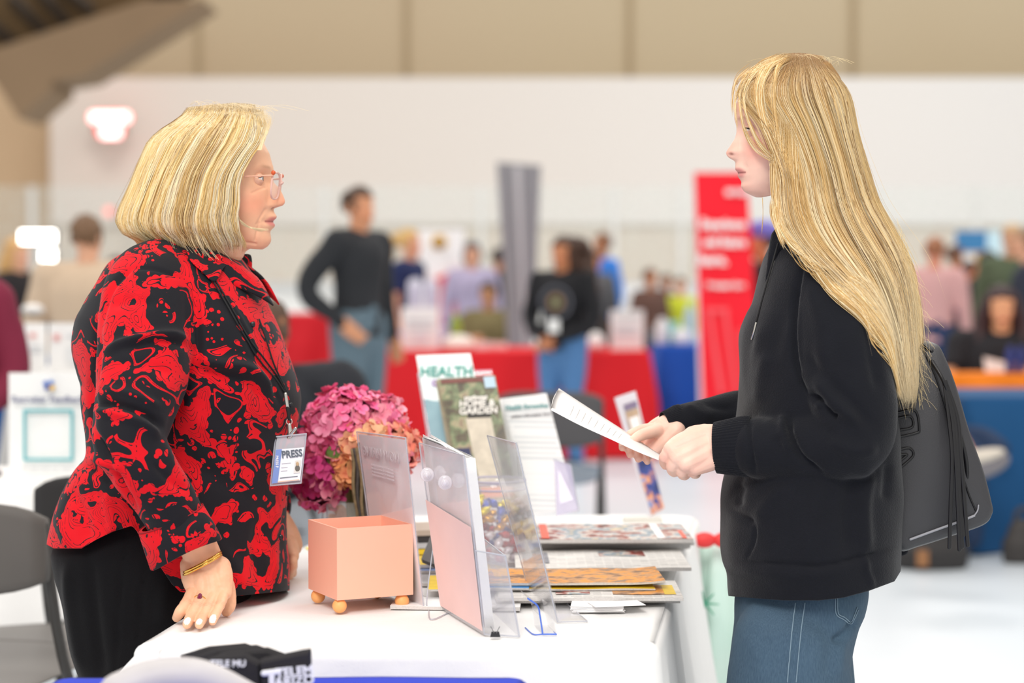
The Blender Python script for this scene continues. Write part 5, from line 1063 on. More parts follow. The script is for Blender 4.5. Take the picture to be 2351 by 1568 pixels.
for (px, py), rp_, dy, c1, c2, lb in heads:
    cc_ = P(px, py, 3.86 + dy); rad = rp_ * 3.86 / F; V = []; Fs = []; Cs = []
    n_f = int(58 * (rp_ / 60) ** 2)
    for i in range(n_f):
        zz = 1 - 2 * (i + .5) / n_f; ph = i * 2.39996; s_ = math.sqrt(max(0, 1 - zz * zz)); nr = np.array([s_ * math.cos(ph), s_ * math.sin(ph), zz])
        t_ = rng.uniform(); col = ca_(c1) * (1 - t_) + ca_(c2) * t_; col = col * rng.uniform(.85, 1.08); core = col * np.array([.85, .5, .65])
        if rng.uniform() < .15: col = ca_((250, 160, 180)); 
        v_, f_, c_ = floret(cc_ + nr * rad * rng.uniform(.80, 1.0), nr + rng.normal(0, .25, 3), rng.uniform(.017, .023), col, core); o_ = len(V); V += v_; Cs += c_; Fs += [tuple(x + o_ for x in q) for q in f_]
    o = obj('flower_head', V, Fs, petm, r, col=np.clip(np.array(Cs), 0, 1))
    V2, f2 = ellip(cc_, (rad * .78,) * 3); core_o = obj('flower_core', V2, f2, mat('core_%d' % px, tuple(int(x * .62) for x in c1), .8), o)
    if lb: o['label'] = lb
for (a, b_) in (((800, 1120), (806, 1270)), ((812, 1110), (812, 1275)), ((822, 1115), (800, 1272))):
    V, f = tube([P(*a, 3.86), P(*b_, 3.86)], .006, n=8, m=10); V[:, 2] = np.maximum(V[:, 2], TZ + .008); obj('stem', V, f, mat('stem_green', (112, 112, 66), .7), r)
for pts in (((775, 1090), (768, 1045), (785, 1005)), ((740, 1095), (720, 1110), (700, 1128)), ((780, 1110), (745, 1120), (722, 1140))):
    V, f = tube([P(*p, 3.80) for p in pts], [.004, .018, .002], n=12, m=10, flat=.12, up=(0, 1, 0)); obj('leaf', V, f, mat('leaf_green', (96, 132, 60), .6, var=.3), r)
for k, (px, py) in enumerate(((783, 1190), (800, 1196))):
    v_, f_, c_ = floret(P(px, py, 3.86), np.array([0, -1, .3]), .026, ca_((236, 170, 100)), ca_((200, 110, 60))); obj('fallen_petals', v_, f_, petm, r, col=np.clip(np.array(c_), 0, 1))
# near table: blue cover, black folded shirts with white print, grey pouch
nz = .735; cA = PZ(150, 1566, nz)[:2]; cB = PZ(1085, 1569, nz)[:2]
yb = PZ(600, 1553, nz)[1]
cloth('tablecloth', [(-.70, yb - .75), (.06, yb - .75), (.02, yb), (-.665, yb)], nz, .02, cloth_mat('cloth_royal', (36, 60, 190), .08), 'royal blue table cover at the very bottom of the picture', amp=.012, nf=5, seed=31)
shm = mat('shirt_black', (40, 38, 40), .9, bump=.2)
def folded(pxs, Y, label, depth=.10, group=None):
    q = [P(*p, Y) for p in pxs]; c_ = np.mean(q, 0); r = thing('folded_shirt', (c_[0], Y + depth / 2, nz), label, 'shirt', group)
    rg = []
    base = np.array(q)
    for t_ in np.linspace(0, 1, 9):
        k_ = 1 - .06 * (2 * t_ - 1) ** 4; rg.append((base - base.mean(0)) * k_ + base.mean(0) + np.array([0, depth * t_, .004 * math.sin(t_ * 7)]))
    V, f = loft(rg); V[:, 2] = np.maximum(V[:, 2], nz + .001); obj('fabric', V, f, shm, r, smooth=False); return r
YS = yb - .16
for k, (dx, dy) in enumerate(((0, 0), (26, 4), (52, 10))):
    folded([(412 + dx, 1512 + dy), (440 + dx, 1600), (600 + dx, 1600), (600 + dx, 1500 + dy), (560 + dx, 1486 + dy), (470 + dx, 1494 + dy)], YS + .10 - k * .034, ('rearmost', 'middle', 'third')[k] + ' black folded shirt in the row at the picture bottom', .028, 'black folded shirts on the near table')
r = folded([(602, 1552), (600, 1620), (712, 1620), (712, 1499), (690, 1502), (596, 1522)], YS - .045, 'black folded shirt with a large white print, nearest at right', .03, 'black folded shirts on the near table')
wp = mat('print_white', (240, 240, 240), .7)
pT = lambda px, py: frame(P(px, py, YS - .048), (1, 0, .10), (-.1, 0, 1))
text_mesh('TELEM', .0178, pT(676, 1543), wp, 'lettering', r, .0003, .0007, sx=1.0); text_mesh('ARIZO', .0178, pT(676, 1564), wp, 'lettering', r, .0003, .0007, sx=1.02)
for a, b_ in (((606, 1546), (640, 1542)), ((624, 1544), (624, 1575))): V, f = tube([P(*a, YS - .048), P(*b_, YS - .048)], .0042, n=6, m=8, flat=.2, up=(0, 1, 0)); obj('emblem', V, f, wp, r)
r = folded([(470, 1540), (480, 1610), (600, 1610), (596, 1528), (560, 1508), (480, 1516)], YS - .03, 'black folded shirt with a small white print, left of the large print', .026, 'black folded shirts on the near table')
text_mesh('TELE MU', .0125, frame(P(524, 1524, YS - .033), (1, 0, 0), (0, 0, 1)), wp, 'lettering', r, .0003, .0004)
r = thing('grey_pouch', (P(430, 1560, YS)[0], YS - .1, nz), 'soft grey pouch lying blurred at the bottom edge', 'pouch')
V, f = tube([P(272, 1590, YS - .16), P(350, 1560, YS - .15), P(460, 1556, YS - .14), P(600, 1610, YS - .13)], [.026, .026, .024, .016], n=24, m=24, flat=1.0); V[:, 2] = np.maximum(V[:, 2], nz + .001); obj('body', V, f, mat('pouch_grey', (190, 186, 186), .5, var=.15, vs=14), r)
# ---------------------------------------------------------------- the two women
def levels_loft(lv, Yc, n=90, m=96, pw=.92):
    a = spl(np.array(lv, float), n); t = np.linspace(0, 2 * np.pi, m, endpoint=False); c, s = np.cos(t), np.sin(t); R = []
    for row in a:
        py, xl, xr, hd = row[:4]; p0 = P(xl, py, Yc); p1 = P(xr, py, Yc); cx = (p0[0] + p1[0]) / 2; rx = (p1[0] - p0[0]) / 2
        R.append(np.stack([cx + rx * np.sign(c) * np.abs(c) ** pw, Yc + hd * np.sign(s) * np.abs(s) ** pw, np.full(m, p0[2])], 1))
    return loft(R[::-1])
def ptube(pts, rad, **k):   # pts = (px, py, Y)
    return tube([P(*p) for p in pts], rad, **k)
def hem_clamp(me, line, up=False):
    V = verts_of(me); x, y = proj(V); l = np.array(sorted(line)); hy = np.interp(x, l[:, 0], l[:, 1]); m = (y > hy); d = (y - hy) * V[:, 1] / F
    V[m, 2] += d[m]; me.vertices.foreach_set('co', V.ravel()); me.update()
def bvh_of(me): 
    V = verts_of(me); return BVHTree.FromPolygons([tuple(v) for v in V], [tuple(p.vertices) for p in me.polygons])
def hit(bv, px, py):
    r = ray(px, py); h = bv.ray_cast(Vector((0, 0, CAMZ)), Vector(r).normalized()); return (np.array(h[0]), np.array(h[1])) if h[0] else (P(px, py, 3.4), np.array([0, -1, 0]))
def surf_tube(bv, pts, rad, lift=.001, n=30, **k):
    l = spl(np.array(pts, float), n); return tube([hit(bv, *p)[0] + hit(bv, *p)[1] * lift for p in l], rad, n=n, **k)
def strands_mesh(name, S, rad, cols, m, parent):
    """S (n,k,3) strand centre lines, rad (k,) or (n,k), cols (n,3) or (n,k,3): one mesh of fine tapered strands"""
    n, k = S.shape[:2]; T = np.gradient(S, axis=1); T /= np.linalg.norm(T, axis=2, keepdims=True) + 1e-9
    u = np.array([.2, 1., .1]); A = np.cross(T, u); A /= np.linalg.norm(A, axis=2, keepdims=True) + 1e-9; B = np.cross(T, A)
    r = np.broadcast_to(rad, (n, k))[:, :, None]; ring = [S + r * (math.cos(a) * A + math.sin(a) * B) for a in (0, 2.094, 4.189)]
    V = np.stack(ring, 2).reshape(-1, 3); i = np.arange(n)[:, None, None] * k * 3; j = np.arange(k - 1)[None, :, None] * 3; c = np.arange(3)[None, None, :]; c2 = (c + 1) % 3
    Fc = np.stack([i + j + c, i + j + c2, i + j + 3 + c2, i + j + 3 + c], -1).reshape(-1, 4)
    C = np.broadcast_to(cols[:, None, :] if cols.ndim == 2 else cols, (n, k, 3)); C = np.repeat(C.reshape(-1, 3), 3, axis=0)
    return link(name, mesh_data(name, V, Fc, m, col=C), parent)
hairm = vcol_mat('hair_strand', .38, spec=.45, fac=.04); 
skinm = vcol_mat('skin_near', .46, sss=.12, spec=.35, bump=.08, bs=900, fac=.05, ns=80)
# ---- print of the blouse: red paisley sprays on near-black cotton
def blouse_mat(name='paisley_cotton', loc=(0, 0, 0), thr=.442):
    t = NT(name); v = t.coord(scale=(1, .8, 1), loc=loc)
    nz = t.n.new('ShaderNodeTexNoise'); nz.inputs['Scale'].default_value = 9; nz.inputs['Detail'].default_value = 1; t.link(v, nz.inputs['Vector'])
    vm = t.n.new('ShaderNodeVectorMath'); vm.operation = 'MULTIPLY_ADD'; t.link(nz.outputs['Color'], vm.inputs[0]); vm.inputs[1].default_value = (.11, .11, .11); t.link(v, vm.inputs[2]); w = vm.outputs[0]
    A = t.noise(w, 11.5, 0, .5, 1.3)
    vo = t.n.new('ShaderNodeTexVoronoi'); vo.inputs['Scale'].default_value = 80; t.link(v, vo.inputs[0])
    ser = t.math('MULTIPLY', vo.outputs['Distance'], .15)
    a2 = t.math('SUBTRACT', A, ser)
    body = t.math('GREATER_THAN', a2, thr)
    # tendrils: thin contour ribbons off the bodies
    rib = t.math('MULTIPLY', t.math('LESS_THAN', t.math('ABSOLUTE', t.math('SUBTRACT', A, .375)), .024), t.math('GREATER_THAN', t.noise(v, 19, 1), .50))
    # floral sprigs
    v2 = t.n.new('ShaderNodeTexVoronoi'); v2.inputs['Scale'].default_value = 20; t.link(w, v2.inputs[0])
    v3 = t.n.new('ShaderNodeTexVoronoi'); v3.inputs['Scale'].default_value = 62; t.link(v, v3.inputs[0])
    spr = t.math('MULTIPLY', t.math('LESS_THAN', v2.outputs['Distance'], .36), t.math('LESS_THAN', v3.outputs['Distance'], .40))
    red = t.math('MAXIMUM', t.math('MAXIMUM', body, rib), spr)
    # dark veins and dots inside the red
    vein = t.math('LESS_THAN', t.math('ABSOLUTE', t.math('SUBTRACT', t.math('FRACT', t.math('MULTIPLY', A, 17)), .5)), .07)
    n4 = t.noise(v, 60, 1); vein = t.math('MULTIPLY', vein, t.math('GREATER_THAN', n4, .44))
    v4 = t.n.new('ShaderNodeTexVoronoi'); v4.inputs['Scale'].default_value = 150; t.link(v, v4.inputs[0])
    dots = t.math('MULTIPLY', t.math('LESS_THAN', v4.outputs['Distance'], .16), t.math('GREATER_THAN', t.noise(v, 30, 1), .5))
    det = t.math('MAXIMUM', vein, dots); red = t.math('MULTIPLY', red, t.math('SUBTRACT', 1.0, det))
    t.base(t.mix(red, lin((26, 25, 30)), lin((214, 14, 28)))); t.b.inputs['Roughness'].default_value = .8; t.b.inputs['Specular IOR Level'].default_value = .2
    t.b.inputs['Sheen Weight'].default_value = .06
    t.bump(t.noise(v, 500, 2), .12, .0015); return t.m
BM = blouse_mat(); BM2 = blouse_mat('paisley_cotton_turned', (.37, .2, .11), .465)
def woman_red():
    Yc = 3.56; g = P(360, 1500, Yc)
    root = thing('person', (g[0], Yc, 0), 'blond woman with glasses in a red and black paisley blouse leaning on the table', 'person')
    # blouse
    lv = [(538, 395, 490, .05), (556, 330, 518, .085), (575, 296, 538, .12), (600, 258, 560, .155), (628, 238, 580, .18), (660, 222, 598, .195), (707, 197, 617, .21), (736, 182, 632, .215), (795, 176, 655, .215), (853, 188, 675, .21), (883, 197, 683, .205), (912, 195, 688, .20), (947, 198, 685, .195), (1000, 203, 676, .185), (1044, 200, 669, .18),
          (1065, 182, 665, .18), (1103, 157, 661, .185), (1161, 131, 658, .19), (1215, 117, 657, .195), (1250, 113, 657, .195), (1300, 118, 662, .195), (1375, 130, 660, .19)]
    parts = [levels_loft(lv, Yc)]
    parts.append(ptube([(385, 615, 3.50), (345, 665, 3.42), (333, 750, 3.375), (326, 850, 3.335), (306, 950, 3.285), (302, 1020, 3.262), (334, 1082, 3.26), (380, 1150, 3.275), (402, 1195, 3.285)], [.06, .078, .080, .080, .068, .060, .055, .051, .049], n=70, m=48))
    parts.append(ptube([(450, 640, 3.68), (500, 760, 3.80), (520, 900, 3.84), (560, 1050, 3.82), (610, 1160, 3.80)], [.07, .075, .07, .055, .05], n=30, m=30))
    V, f = cat(*parts); me = remesh(V, f, .0042, 6, .5)
    L = [([(446, 790), (405, 768), (345, 770), (290, 785), (232, 812)], .012, 10), ([(446, 802), (400, 783), (345, 785), (280, 800)], -.008, 9),
         ([(440, 640), (452, 700), (456, 790), (448, 850), (425, 900), (398, 960), (388, 1010)], -.012, 9),
         ([(452, 820), (500, 835), (560, 845), (600, 870), (625, 910)], .013, 14), ([(450, 850), (510, 862), (575, 880), (605, 925)], -.009, 12),
         ([(304, 614), (270, 640), (243, 690), (228, 760)], -.007, 6), ([(300, 612), (360, 618), (420, 640)], -.004, 5),
         ([(225, 740), (222, 830), (212, 900), (214, 990)], -.010, 8),
         ([(214, 925), (270, 930), (330, 950), (382, 985)], -.012, 9), ([(212, 945), (270, 952), (330, 975), (372, 1010)], .010, 10), ([(235, 895), (300, 905), (370, 935)], .006, 9),
         ([(216, 985), (250, 1050), (280, 1115), (318, 1185)], -.012, 7), ([(205, 1050), (250, 1062), (275, 1085)], .012, 10), ([(175, 1065), (220, 1080), (262, 1110)], -.010, 9),
         ([(380, 1010), (410, 1070), (440, 1110)], .006, 14), ([(400, 930), (470, 980), (560, 1020), (640, 1040)], .005, 22), ([(420, 1040), (500, 1100), (600, 1150)], -.005, 20),
         ([(470, 1230), (530, 1290), (560, 1360)], .008, 20), ([(600, 1180), (590, 1280), (610, 1350)], -.007, 16), ([(640, 1150), (632, 1250), (640, 1350)], .004, 8),
         ([(520, 690), (570, 790), (620, 880), (645, 930)], -.003, 6), ([(160, 1120), (190, 1180), (200, 1250)], -.008, 14), ([(240, 1130), (255, 1180), (262, 1230)], .008, 14), ([(130, 1180), (150, 1230), (152, 1255)], .006, 12),
         ([(497, 640), (530, 690), (566, 760), (600, 830), (640, 900), (655, 960), (650, 1100), (640, 1200), (630, 1350)], .0022, 5),
         ([(250, 700), (300, 690), (360, 700)], -.005, 12), ([(260, 840), (320, 835), (400, 860)], -.005, 14), ([(350, 1060), (390, 1100), (430, 1130)], -.006, 9)]
    folds(me, L, .0035, 9, 4)
    hem_clamp(me, [(100, 1246), (125, 1258), (188, 1258), (223, 1237), (262, 1218), (305, 1205), (330, 1235), (364, 1293), (395, 1340), (414, 1358), (470, 1368), (540, 1368), (600, 1362), (662, 1356), (700, 1350)])
    me.materials.append(BM); bl_ = link('blouse', me, root); bv = bvh_of(me)
    # collar: two leaves around the neck
    for nm, near, pts in (('collar', True, [(-2.9, 0), (-2.2, 0), (-1.6, 0), (-1.1, 0), (-.7, 0)]), ('collar', False, None)):
        s_ = -1 if near else 1; rows = []
        cx, cz = P(470, 600, 3.54)[0], P(470, 600, 3.54)[2]
        for a in np.linspace(2.9, .42, 22):
            fr_ = (2.9 - a) / 2.5; r1x, r1y = .064, .068; top = np.array([cx + r1x * math.cos(a) + .010, 3.54 + s_ * r1y * math.sin(a), cz + .026 - .038 * fr_ ** 2 + .006])
            dn = .040 + .032 * max(0, fr_ - .45) / .55; out = .036 + .014 * fr_
            bot = np.array([cx + (r1x + out) * math.cos(a) + .012 + .012 * fr_, 3.54 + s_ * (r1y + out * .85) * math.sin(a), top[2] - dn])
            mid = (top + bot) / 2 + np.array([.006 * math.cos(a), s_ * .010 * math.sin(a), .008])
            row = [top, mid, bot]; rows.append([p for p in spl(row, 8)] + [p + np.array([-.0025 * math.cos(a), -s_ * .0025 * math.sin(a), -.0015]) for p in spl(row, 8)[::-1]])
        V, f = loft(rows); obj('collar', V, f, BM2, root)
    # lapels of the open collar
    def leaf(pts, Yf, lift, tilt=0):
        o = spl(np.array(pts + [pts[0]], float), 40)[:-1]; q = []
        for x, y in o:
            if Yf is None: h_, n_ = hit(bv, x, y); q.append(h_ + n_ * lift if h_[1] < 3.60 and h_[1] > 3.38 else P(x, y, 3.47))
            else: q.append(P(x, y, Yf + tilt * (x - 560)))
        q = np.array(q); c_ = q.mean(0); n_ = np.array([.1, -1, .15]); n_ /= np.linalg.norm(n_); rg = []
        for k_, l_ in ((.0, .004), (.5, .0045), (.92, .003), (1, .0008), (1, -.0012), (.9, -.002), (0.0, -.002)): rg.append(c_ + (q - c_) * max(k_, .02) + n_ * l_)
        V, f = loft(rg); obj('collar', V, f, BM2, root)
    leaf([(424, 566), (468, 572), (518, 602), (507, 622), (488, 650), (460, 628), (434, 602)], None, .006)
    leaf([(528, 600), (545, 588), (568, 583), (578, 592), (577, 630), (563, 660), (550, 630)], 3.575, 0, .0006)
    # turned-back cuff
    cu = []; ax = [P(392, 1190, 3.283), P(424, 1262, 3.29)]; d = (ax[1] - ax[0]); d /= np.linalg.norm(d)
    cm = []
    for k, (t_, r_) in enumerate(((0, .050), (.0, .057), (.5, .0600), (1.02, .0635), (1.04, .0620), (.6, .052), (.2, .046))): cm.append((t_, r_))
    sd = np.cross(d, [0, 1, 0]); sd /= np.linalg.norm(sd); w2 = np.cross(sd, d); aa = np.linspace(0, 2 * np.pi, 64, endpoint=False); R = []
    for t_, r_ in cm:
        c_ = ax[0] + (ax[1] - ax[0]) * t_; R.append(c_ + r_ * (np.cos(aa)[:, None] * sd * 1.02 + .86 * np.sin(aa)[:, None] * w2) + (d * (.006 * np.sin(aa * 2 + 1))[:, None]) * (t_ > .9))
    V, f = loft(R, cap=False); cu_o = obj('cuff', V, f, BM2, root)
    V, f = tube(list(R[1][::4]) + [R[1][0]], .0011, n=80, m=6, round_ends=False); obj('cuff_seam', V, f, mat('seam_red', (150, 20, 32), .8), cu_o)
    # buttons
    bm = mat('button_black', (28, 27, 30), .25)
    for px, py in ((578, 746), (667, 930), (656, 1132), (642, 1233)):
        h, n_ = hit(bv, min(px, 664), py); V, f = ellip(h + n_ * .0015, (.0052, .0022, .0052), 10, 18); o = obj('button', V, f, bm, root); V, f = ellip(h + n_ * .0032, (.0026, .001, .0026), 8, 12); obj('button_centre', V, f, mat('button_hole', (70, 68, 72), .4), o)
    # trousers
    lv = [(1150, 215, 590, .15), (1210, 165, 610, .165), (1258, 124, 600, .175), (1314, 130, 590, .18), (1391, 151, 570, .18), (1483, 170, 550, .175), (1553, 192, 540, .165), (1680, 215, 520, .155), (1800, 235, 500, .15)]
    parts = [levels_loft(lv, Yc, 60, 64)]
    for dy, s_ in ((-.085, 1), (.085, 1)): parts.append(ptube([(350, 1500, Yc + dy), (360, 1800, Yc + dy), (365, 2100, Yc + dy), (370, 2255, Yc + dy)], [.105, .095, .075, .07], n=30, m=28))
    V, f = cat(*parts); me = remesh(V, f, .007, 5)
    folds(me, [([(155, 1290), (158, 1400), (190, 1560)], .008, 14), ([(205, 1270), (215, 1400), (235, 1560)], -.007, 16), ([(290, 1220), (272, 1400), (262, 1560)], -.004, 4), ([(335, 1290), (322, 1400), (315, 1520)], -.004, 4), ([(380, 1340), (370, 1440)], .008, 18)], .002, 8, 7)
    me.materials.append(mat('trouser_black', (17, 16, 18), .92, sheen=.06, bump=.25, bs=700, spec=.15)); link('trousers', me, root)
    for dy in (-.085, .085):
        sv, sf = ellip((0, 0, 0), (.13, .045, .045)); sv[:, 2] = np.maximum(sv[:, 2], -.03); obj('shoe', sv + [P(370, 2255, Yc + dy)[0] + .05, Yc + dy, .034], sf, mat('shoe_black', (28, 27, 30), .4), root)
    # ---- body: head, neck, trunk, arms and hands fused
    h0 = P(500, 568, 3.53); Hd = H_ADULT; hv, hf = head_pts(Hd, 170, 150)
    body = [(hv + h0, hf)]
    for sy in (-1, 1): ev, ef = ear_pts(sy); body.append((ev + h0, ef))
    body.append(ptube([(462, 500, 3.53), (458, 560, 3.53), (450, 640, 3.54)], [.055, .062, .066], n=14, m=30))
    body.append(ellip(P(538, 556, 3.53), (.034, .045, .020))); body.append(ellip(P(505, 575, 3.53), (.045, .05, .03)))
    body.append(levels_loft([(620, 320, 540, .10), (700, 260, 580, .14), (850, 250, 600, .15), (1000, 250, 600, .14), (1200, 220, 560, .14), (1320, 230, 520, .13)], Yc, 30, 40))
    body.append(ptube([(350, 680, 3.43), (315, 930, 3.30), (330, 1060, 3.27), (400, 1200, 3.29)], [.05, .045, .042, .034], n=24))
    # hand on the table
    W0 = P(430, 1215, 3.30); W1 = P(462, 1268, 3.325); W2 = P(472, 1300, 3.325)
    body.append(tube([W0, W1, W2], [.035, .031, .032], flat=.78, up=(0, -1, .2), n=14, m=24))
    def T(px, py, r): return PZ(px, py, TZ + r)
    K = [P(446, 1354, 3.305), P(468, 1362, 3.296), P(492, 1364, 3.298), P(516, 1358, 3.305)]
    tips = [T(405, 1419, .011), T(430, 1433, .012), T(457, 1434, .012), T(488, 1428, .011)]; mids = [P(427, 1386, 3.268), P(452, 1394, 3.262), P(477, 1397, 3.262), P(505, 1390, 3.268)]; d3 = [P(414, 1404, 3.254), P(439, 1416, 3.244), P(465, 1418, 3.244), P(495, 1411, 3.250)]
    body += hand_shells(W2, K, [[mids[i], d3[i], tips[i]] for i in range(4)], [P(500, 1300, 3.33), P(522, 1345, 3.335), P(526, 1385, 3.33), T(520, 1404, .010)], rw=.044, palm_r=.0165, fr=.0098)
    # other arm, hand behind the blouse front
    body.append(ptube([(520, 900, 3.82), (590, 1130, 3.80), (650, 1222, 3.76), (664, 1250, 3.74)], [.05, .038, .028, .026], n=20))
    Wf = P(662, 1245, 3.74); Kf = [P(668 + 2 * i, 1275 + i * 1, 3.72 - .02 * i) for i in range(4)]
    body += hand_shells(Wf, Kf, [[P(672 + 0 * i, 1300, 3.71 - .02 * i), PZ(664, 1322, TZ + .012)] for i in range(4)], [P(664, 1262, 3.70), P(668, 1290, 3.67), PZ(672, 1316, TZ + .011)], rw=.03, palm_r=.013, fr=.0088)
    V, f = cat(*body); me = remesh(V, f, .00165, 5, .5); V = verts_of(me); loc = V - h0
    col = skin_color(V, loc, (240, 186, 150), Hd, lips=(206, 112, 110), blush=.42, brow=(160, 118, 90), ez=.120)
    # knuckle creases, nails
    nail = lambda c_, n_, ax_: None
    for i in range(4):
        dd = tips[i] - d3[i]; dd /= np.linalg.norm(dd); c_ = tips[i] - dd * .001; q = V - c_; al = q @ dd; lat = q - al[:, None] * dd; up_ = np.array([0, -.35, .94]); up_ -= dd * (up_ @ dd); up_ /= np.linalg.norm(up_); hgt = lat @ up_; sdv = np.cross(dd, up_); sv_ = lat @ sdv
        m_ = (np.abs(al + .001) < .0095) & (np.abs(sv_) < .0056 * np.sqrt(np.clip(1.08 - ((al + .001) / .0095) ** 2, 0, 1))) & (hgt > .002); col[m_] = lin((250, 244, 240))
        for kn in (mids[i],):
            q = np.linalg.norm(V - kn, axis=1); m2 = np.clip(1 - q / .012, 0, 1) * (.35); col = col * (1 - m2[:, None]) + np.array(lin((214, 134, 104))) * m2[:, None]
            ax2 = d3[i] - K[i]; ax2 /= np.linalg.norm(ax2); al2 = (V - kn) @ ax2; cr = (np.linalg.norm(V - kn, axis=1) < .014) * (np.cos(al2 * 2 * np.pi / .0032) > .72) * (np.abs(al2) < .0055); V = V - norms_of(me) * (cr * .0004)[:, None]; col[cr > 0] *= .86
    hd_m = (V[:, 0] > P(395, 1300, 3.3)[0]) & (V[:, 2] < P(0, 1290, 3.3)[2]) & (V[:, 0] < P(540, 1300, 3.3)[0]); tend = vnoise(V * np.array([1, .5, .5]), 60, 3) * .0009 * hd_m
    V = V + norms_of(me) * (tend + .0004 * vnoise(V, 240, 8) * hd_m)[:, None]
    ck = np.clip(vnoise(V, 70, 11), -1, 1)[:, None] * .05; col = np.clip(col * (1 + ck), 0, 1)
    # jowl and cheek lines
    for (a, b_, dp) in (((.088, .066), (.074, .040), .0016), ((.078, .042), (.070, .012), .0020), ((.070, .006), (.040, .010), .0022), ((.086, .104), (.068, .094), .0012)):
        p = np.array([a, b_]); q = loc[:, [0, 2]]; dv = p[1] - p[0]; tt = np.clip(((q - p[0]) @ dv) / (dv @ dv), 0, 1); dd = np.linalg.norm(q - p[0] - tt[:, None] * dv, axis=1); g_ = np.exp(-(dd / .0022) ** 2) * (np.abs(loc[:, 1]) > .012) * (loc[:, 1] < .2)
        V = V - norms_of(me) * (dp * g_)[:, None]
    me.vertices.foreach_set('co', V.ravel()); set_col(me, col); me.materials.append(skinm); link('body', me, root)
    for sy in (-1, 1):
        c_ = np.array([.0735, sy * .0325, .1195]) + h0; V, f, c3 = eye_mesh('eye', c_, None, root, (232, 180, 150), (96, 110, 110)); obj('eye', V + c_, f, vcol_mat('eye_wet', .2, spec=.5), root, col=c3)
        V, f = tube([c_ + np.array([.011 * math.cos(a), .012 * math.sin(a) * 1.0, .0045 - .002 * abs(math.sin(a))]) for a in np.linspace(-1.1, 1.1, 9)], .0009, n=16, m=6); obj('lashes', V, f, mat('lash', (60, 40, 30), .8), root)
    # glasses
    gm = acrylic('frame_rose', (246, 196, 180), .9, .08); gs = bpy.data.objects.new('eyeglasses', None); COL.objects.link(gs); gs.parent = root; gs.matrix_parent_inverse = Matrix.Translation(root.location).inverted()
    for sy in (-1, 1):
        c_ = h0 + np.array([.1065, sy * .034, .1075]); pts = []
        for a in np.linspace(0, 2 * np.pi, 25):
            ca, sa = math.cos(a), math.sin(a); sq = lambda q: np.sign(q) * abs(q) ** .7
            yy = .026 * sq(ca); zz = .023 * sq(sa); pts.append(c_ + np.array([-.30 * zz * -1 * .35 - .004 * (yy * sy / .026), yy, zz]))
        V, f = tube(pts, .0019, n=72, m=8, round_ends=False); fr_o = obj('rim', V, f, mat('rim_rose', (240, 196, 182), .2, alpha=.75), gs)
        V, f = prism([p for p in pts[:-1]], (-.0012, 0, 0)); obj('lens', V, f, acrylic('lens_glass', (250, 244, 240), .10, .01), gs, smooth=False)
        V, f = tube([h0 + np.array(p) for p in ((.104, sy * .062, .124), (.085, sy * .0715, .123), (.05, sy * .0765, .121), (.01, sy * .078, .115))], [.0028, .0022, .0018, .0016], n=20, m=8, flat=.6); obj('temple', V, f, mat('temple_rose', (250, 190, 160), .2, alpha=.8), gs)
        V, f = ellip(h0 + np.array([.1065, sy * .0625, .129]), (.004, .003, .004)); obj('hinge', V, f, mat('hinge_tortoise', (206, 86, 40), .3), gs)
    V, f = tube([h0 + np.array(p) for p in ((.112, -.009, .112), (.116, 0, .115), (.112, .009, .112))], .0018, n=10, m=8); obj('bridge', V, f, mat('rim_rose', (240, 196, 182), .2), gs)
    # bracelet, ring
    bc_ = P(464, 1291, 3.318); ax_ = np.array([.86, -.22, .46]); ax_ /= np.linalg.norm(ax_); bx = np.array([0, -1., 0]) - ax_ * (np.array([0, -1., 0]) @ ax_); bx /= np.linalg.norm(bx)
    gold = mat('gold_bangle', (232, 186, 96), .22, 1.0, var=.15, vs=200)
    for rr, off in ((.0375, 0), (.0385, -.004)):
        pts = [bc_ + ax_ * rr * .95 * math.cos(a) + bx * rr * .80 * math.sin(a) + np.array([0, 0, off]) for a in np.linspace(0, 2 * np.pi, 40)]; V, f = tube(pts, .0024, n=90, m=10, round_ends=False); obj('bangle', V, f, gold, root)
    rc = P(458, 1375, 3.284); dd = (mids[1] - K[1]); dd /= np.linalg.norm(dd); e1 = np.array([1., 0, 0]) - dd * dd[0]; e1 /= np.linalg.norm(e1); e2 = np.cross(dd, e1)
    cR = K[1] * .45 + mids[1] * .55; V, f = tube([cR + .0112 * (math.cos(a) * e1 + math.sin(a) * e2) for a in np.linspace(0, 2 * np.pi, 30)], .0009, n=50, m=8, round_ends=False); rg = obj('ring', V, f, gold, root)
    st = P(457, 1368, 3.27); st = cR + np.array([.001, -.0095, .0085]); V, f = ellip((0, 0, 0), (.0040, .0035, .0062), 8, 10); obj('stone', V @ roty(.3).T + st, f, mat('ruby', (122, 34, 66), .08, coat=.5), rg, smooth=False)
    # ---- hair
    rngh = np.random.default_rng(3)
    fb = [(238, 560), (262, 612), (290, 617), (326, 607), (355, 584), (398, 558), (428, 550), (468, 549), (495, 543), (530, 548), (560, 560), (600, 560)]
    bb = [(235, 470), (240, 440), (250, 418), (262, 400), (290, 366), (330, 338), (380, 316), (430, 296), (480, 273), (510, 266), (537, 274), (552, 298), (600, 330)]
    hwt = [(233, .012), (240, .030), (250, .048), (262, .062), (290, .078), (330, .088), (380, .094), (430, .098), (480, .101), (520, .100), (560, .088), (600, .074)]
    xc_ = lambda py: 470 + 0 * py
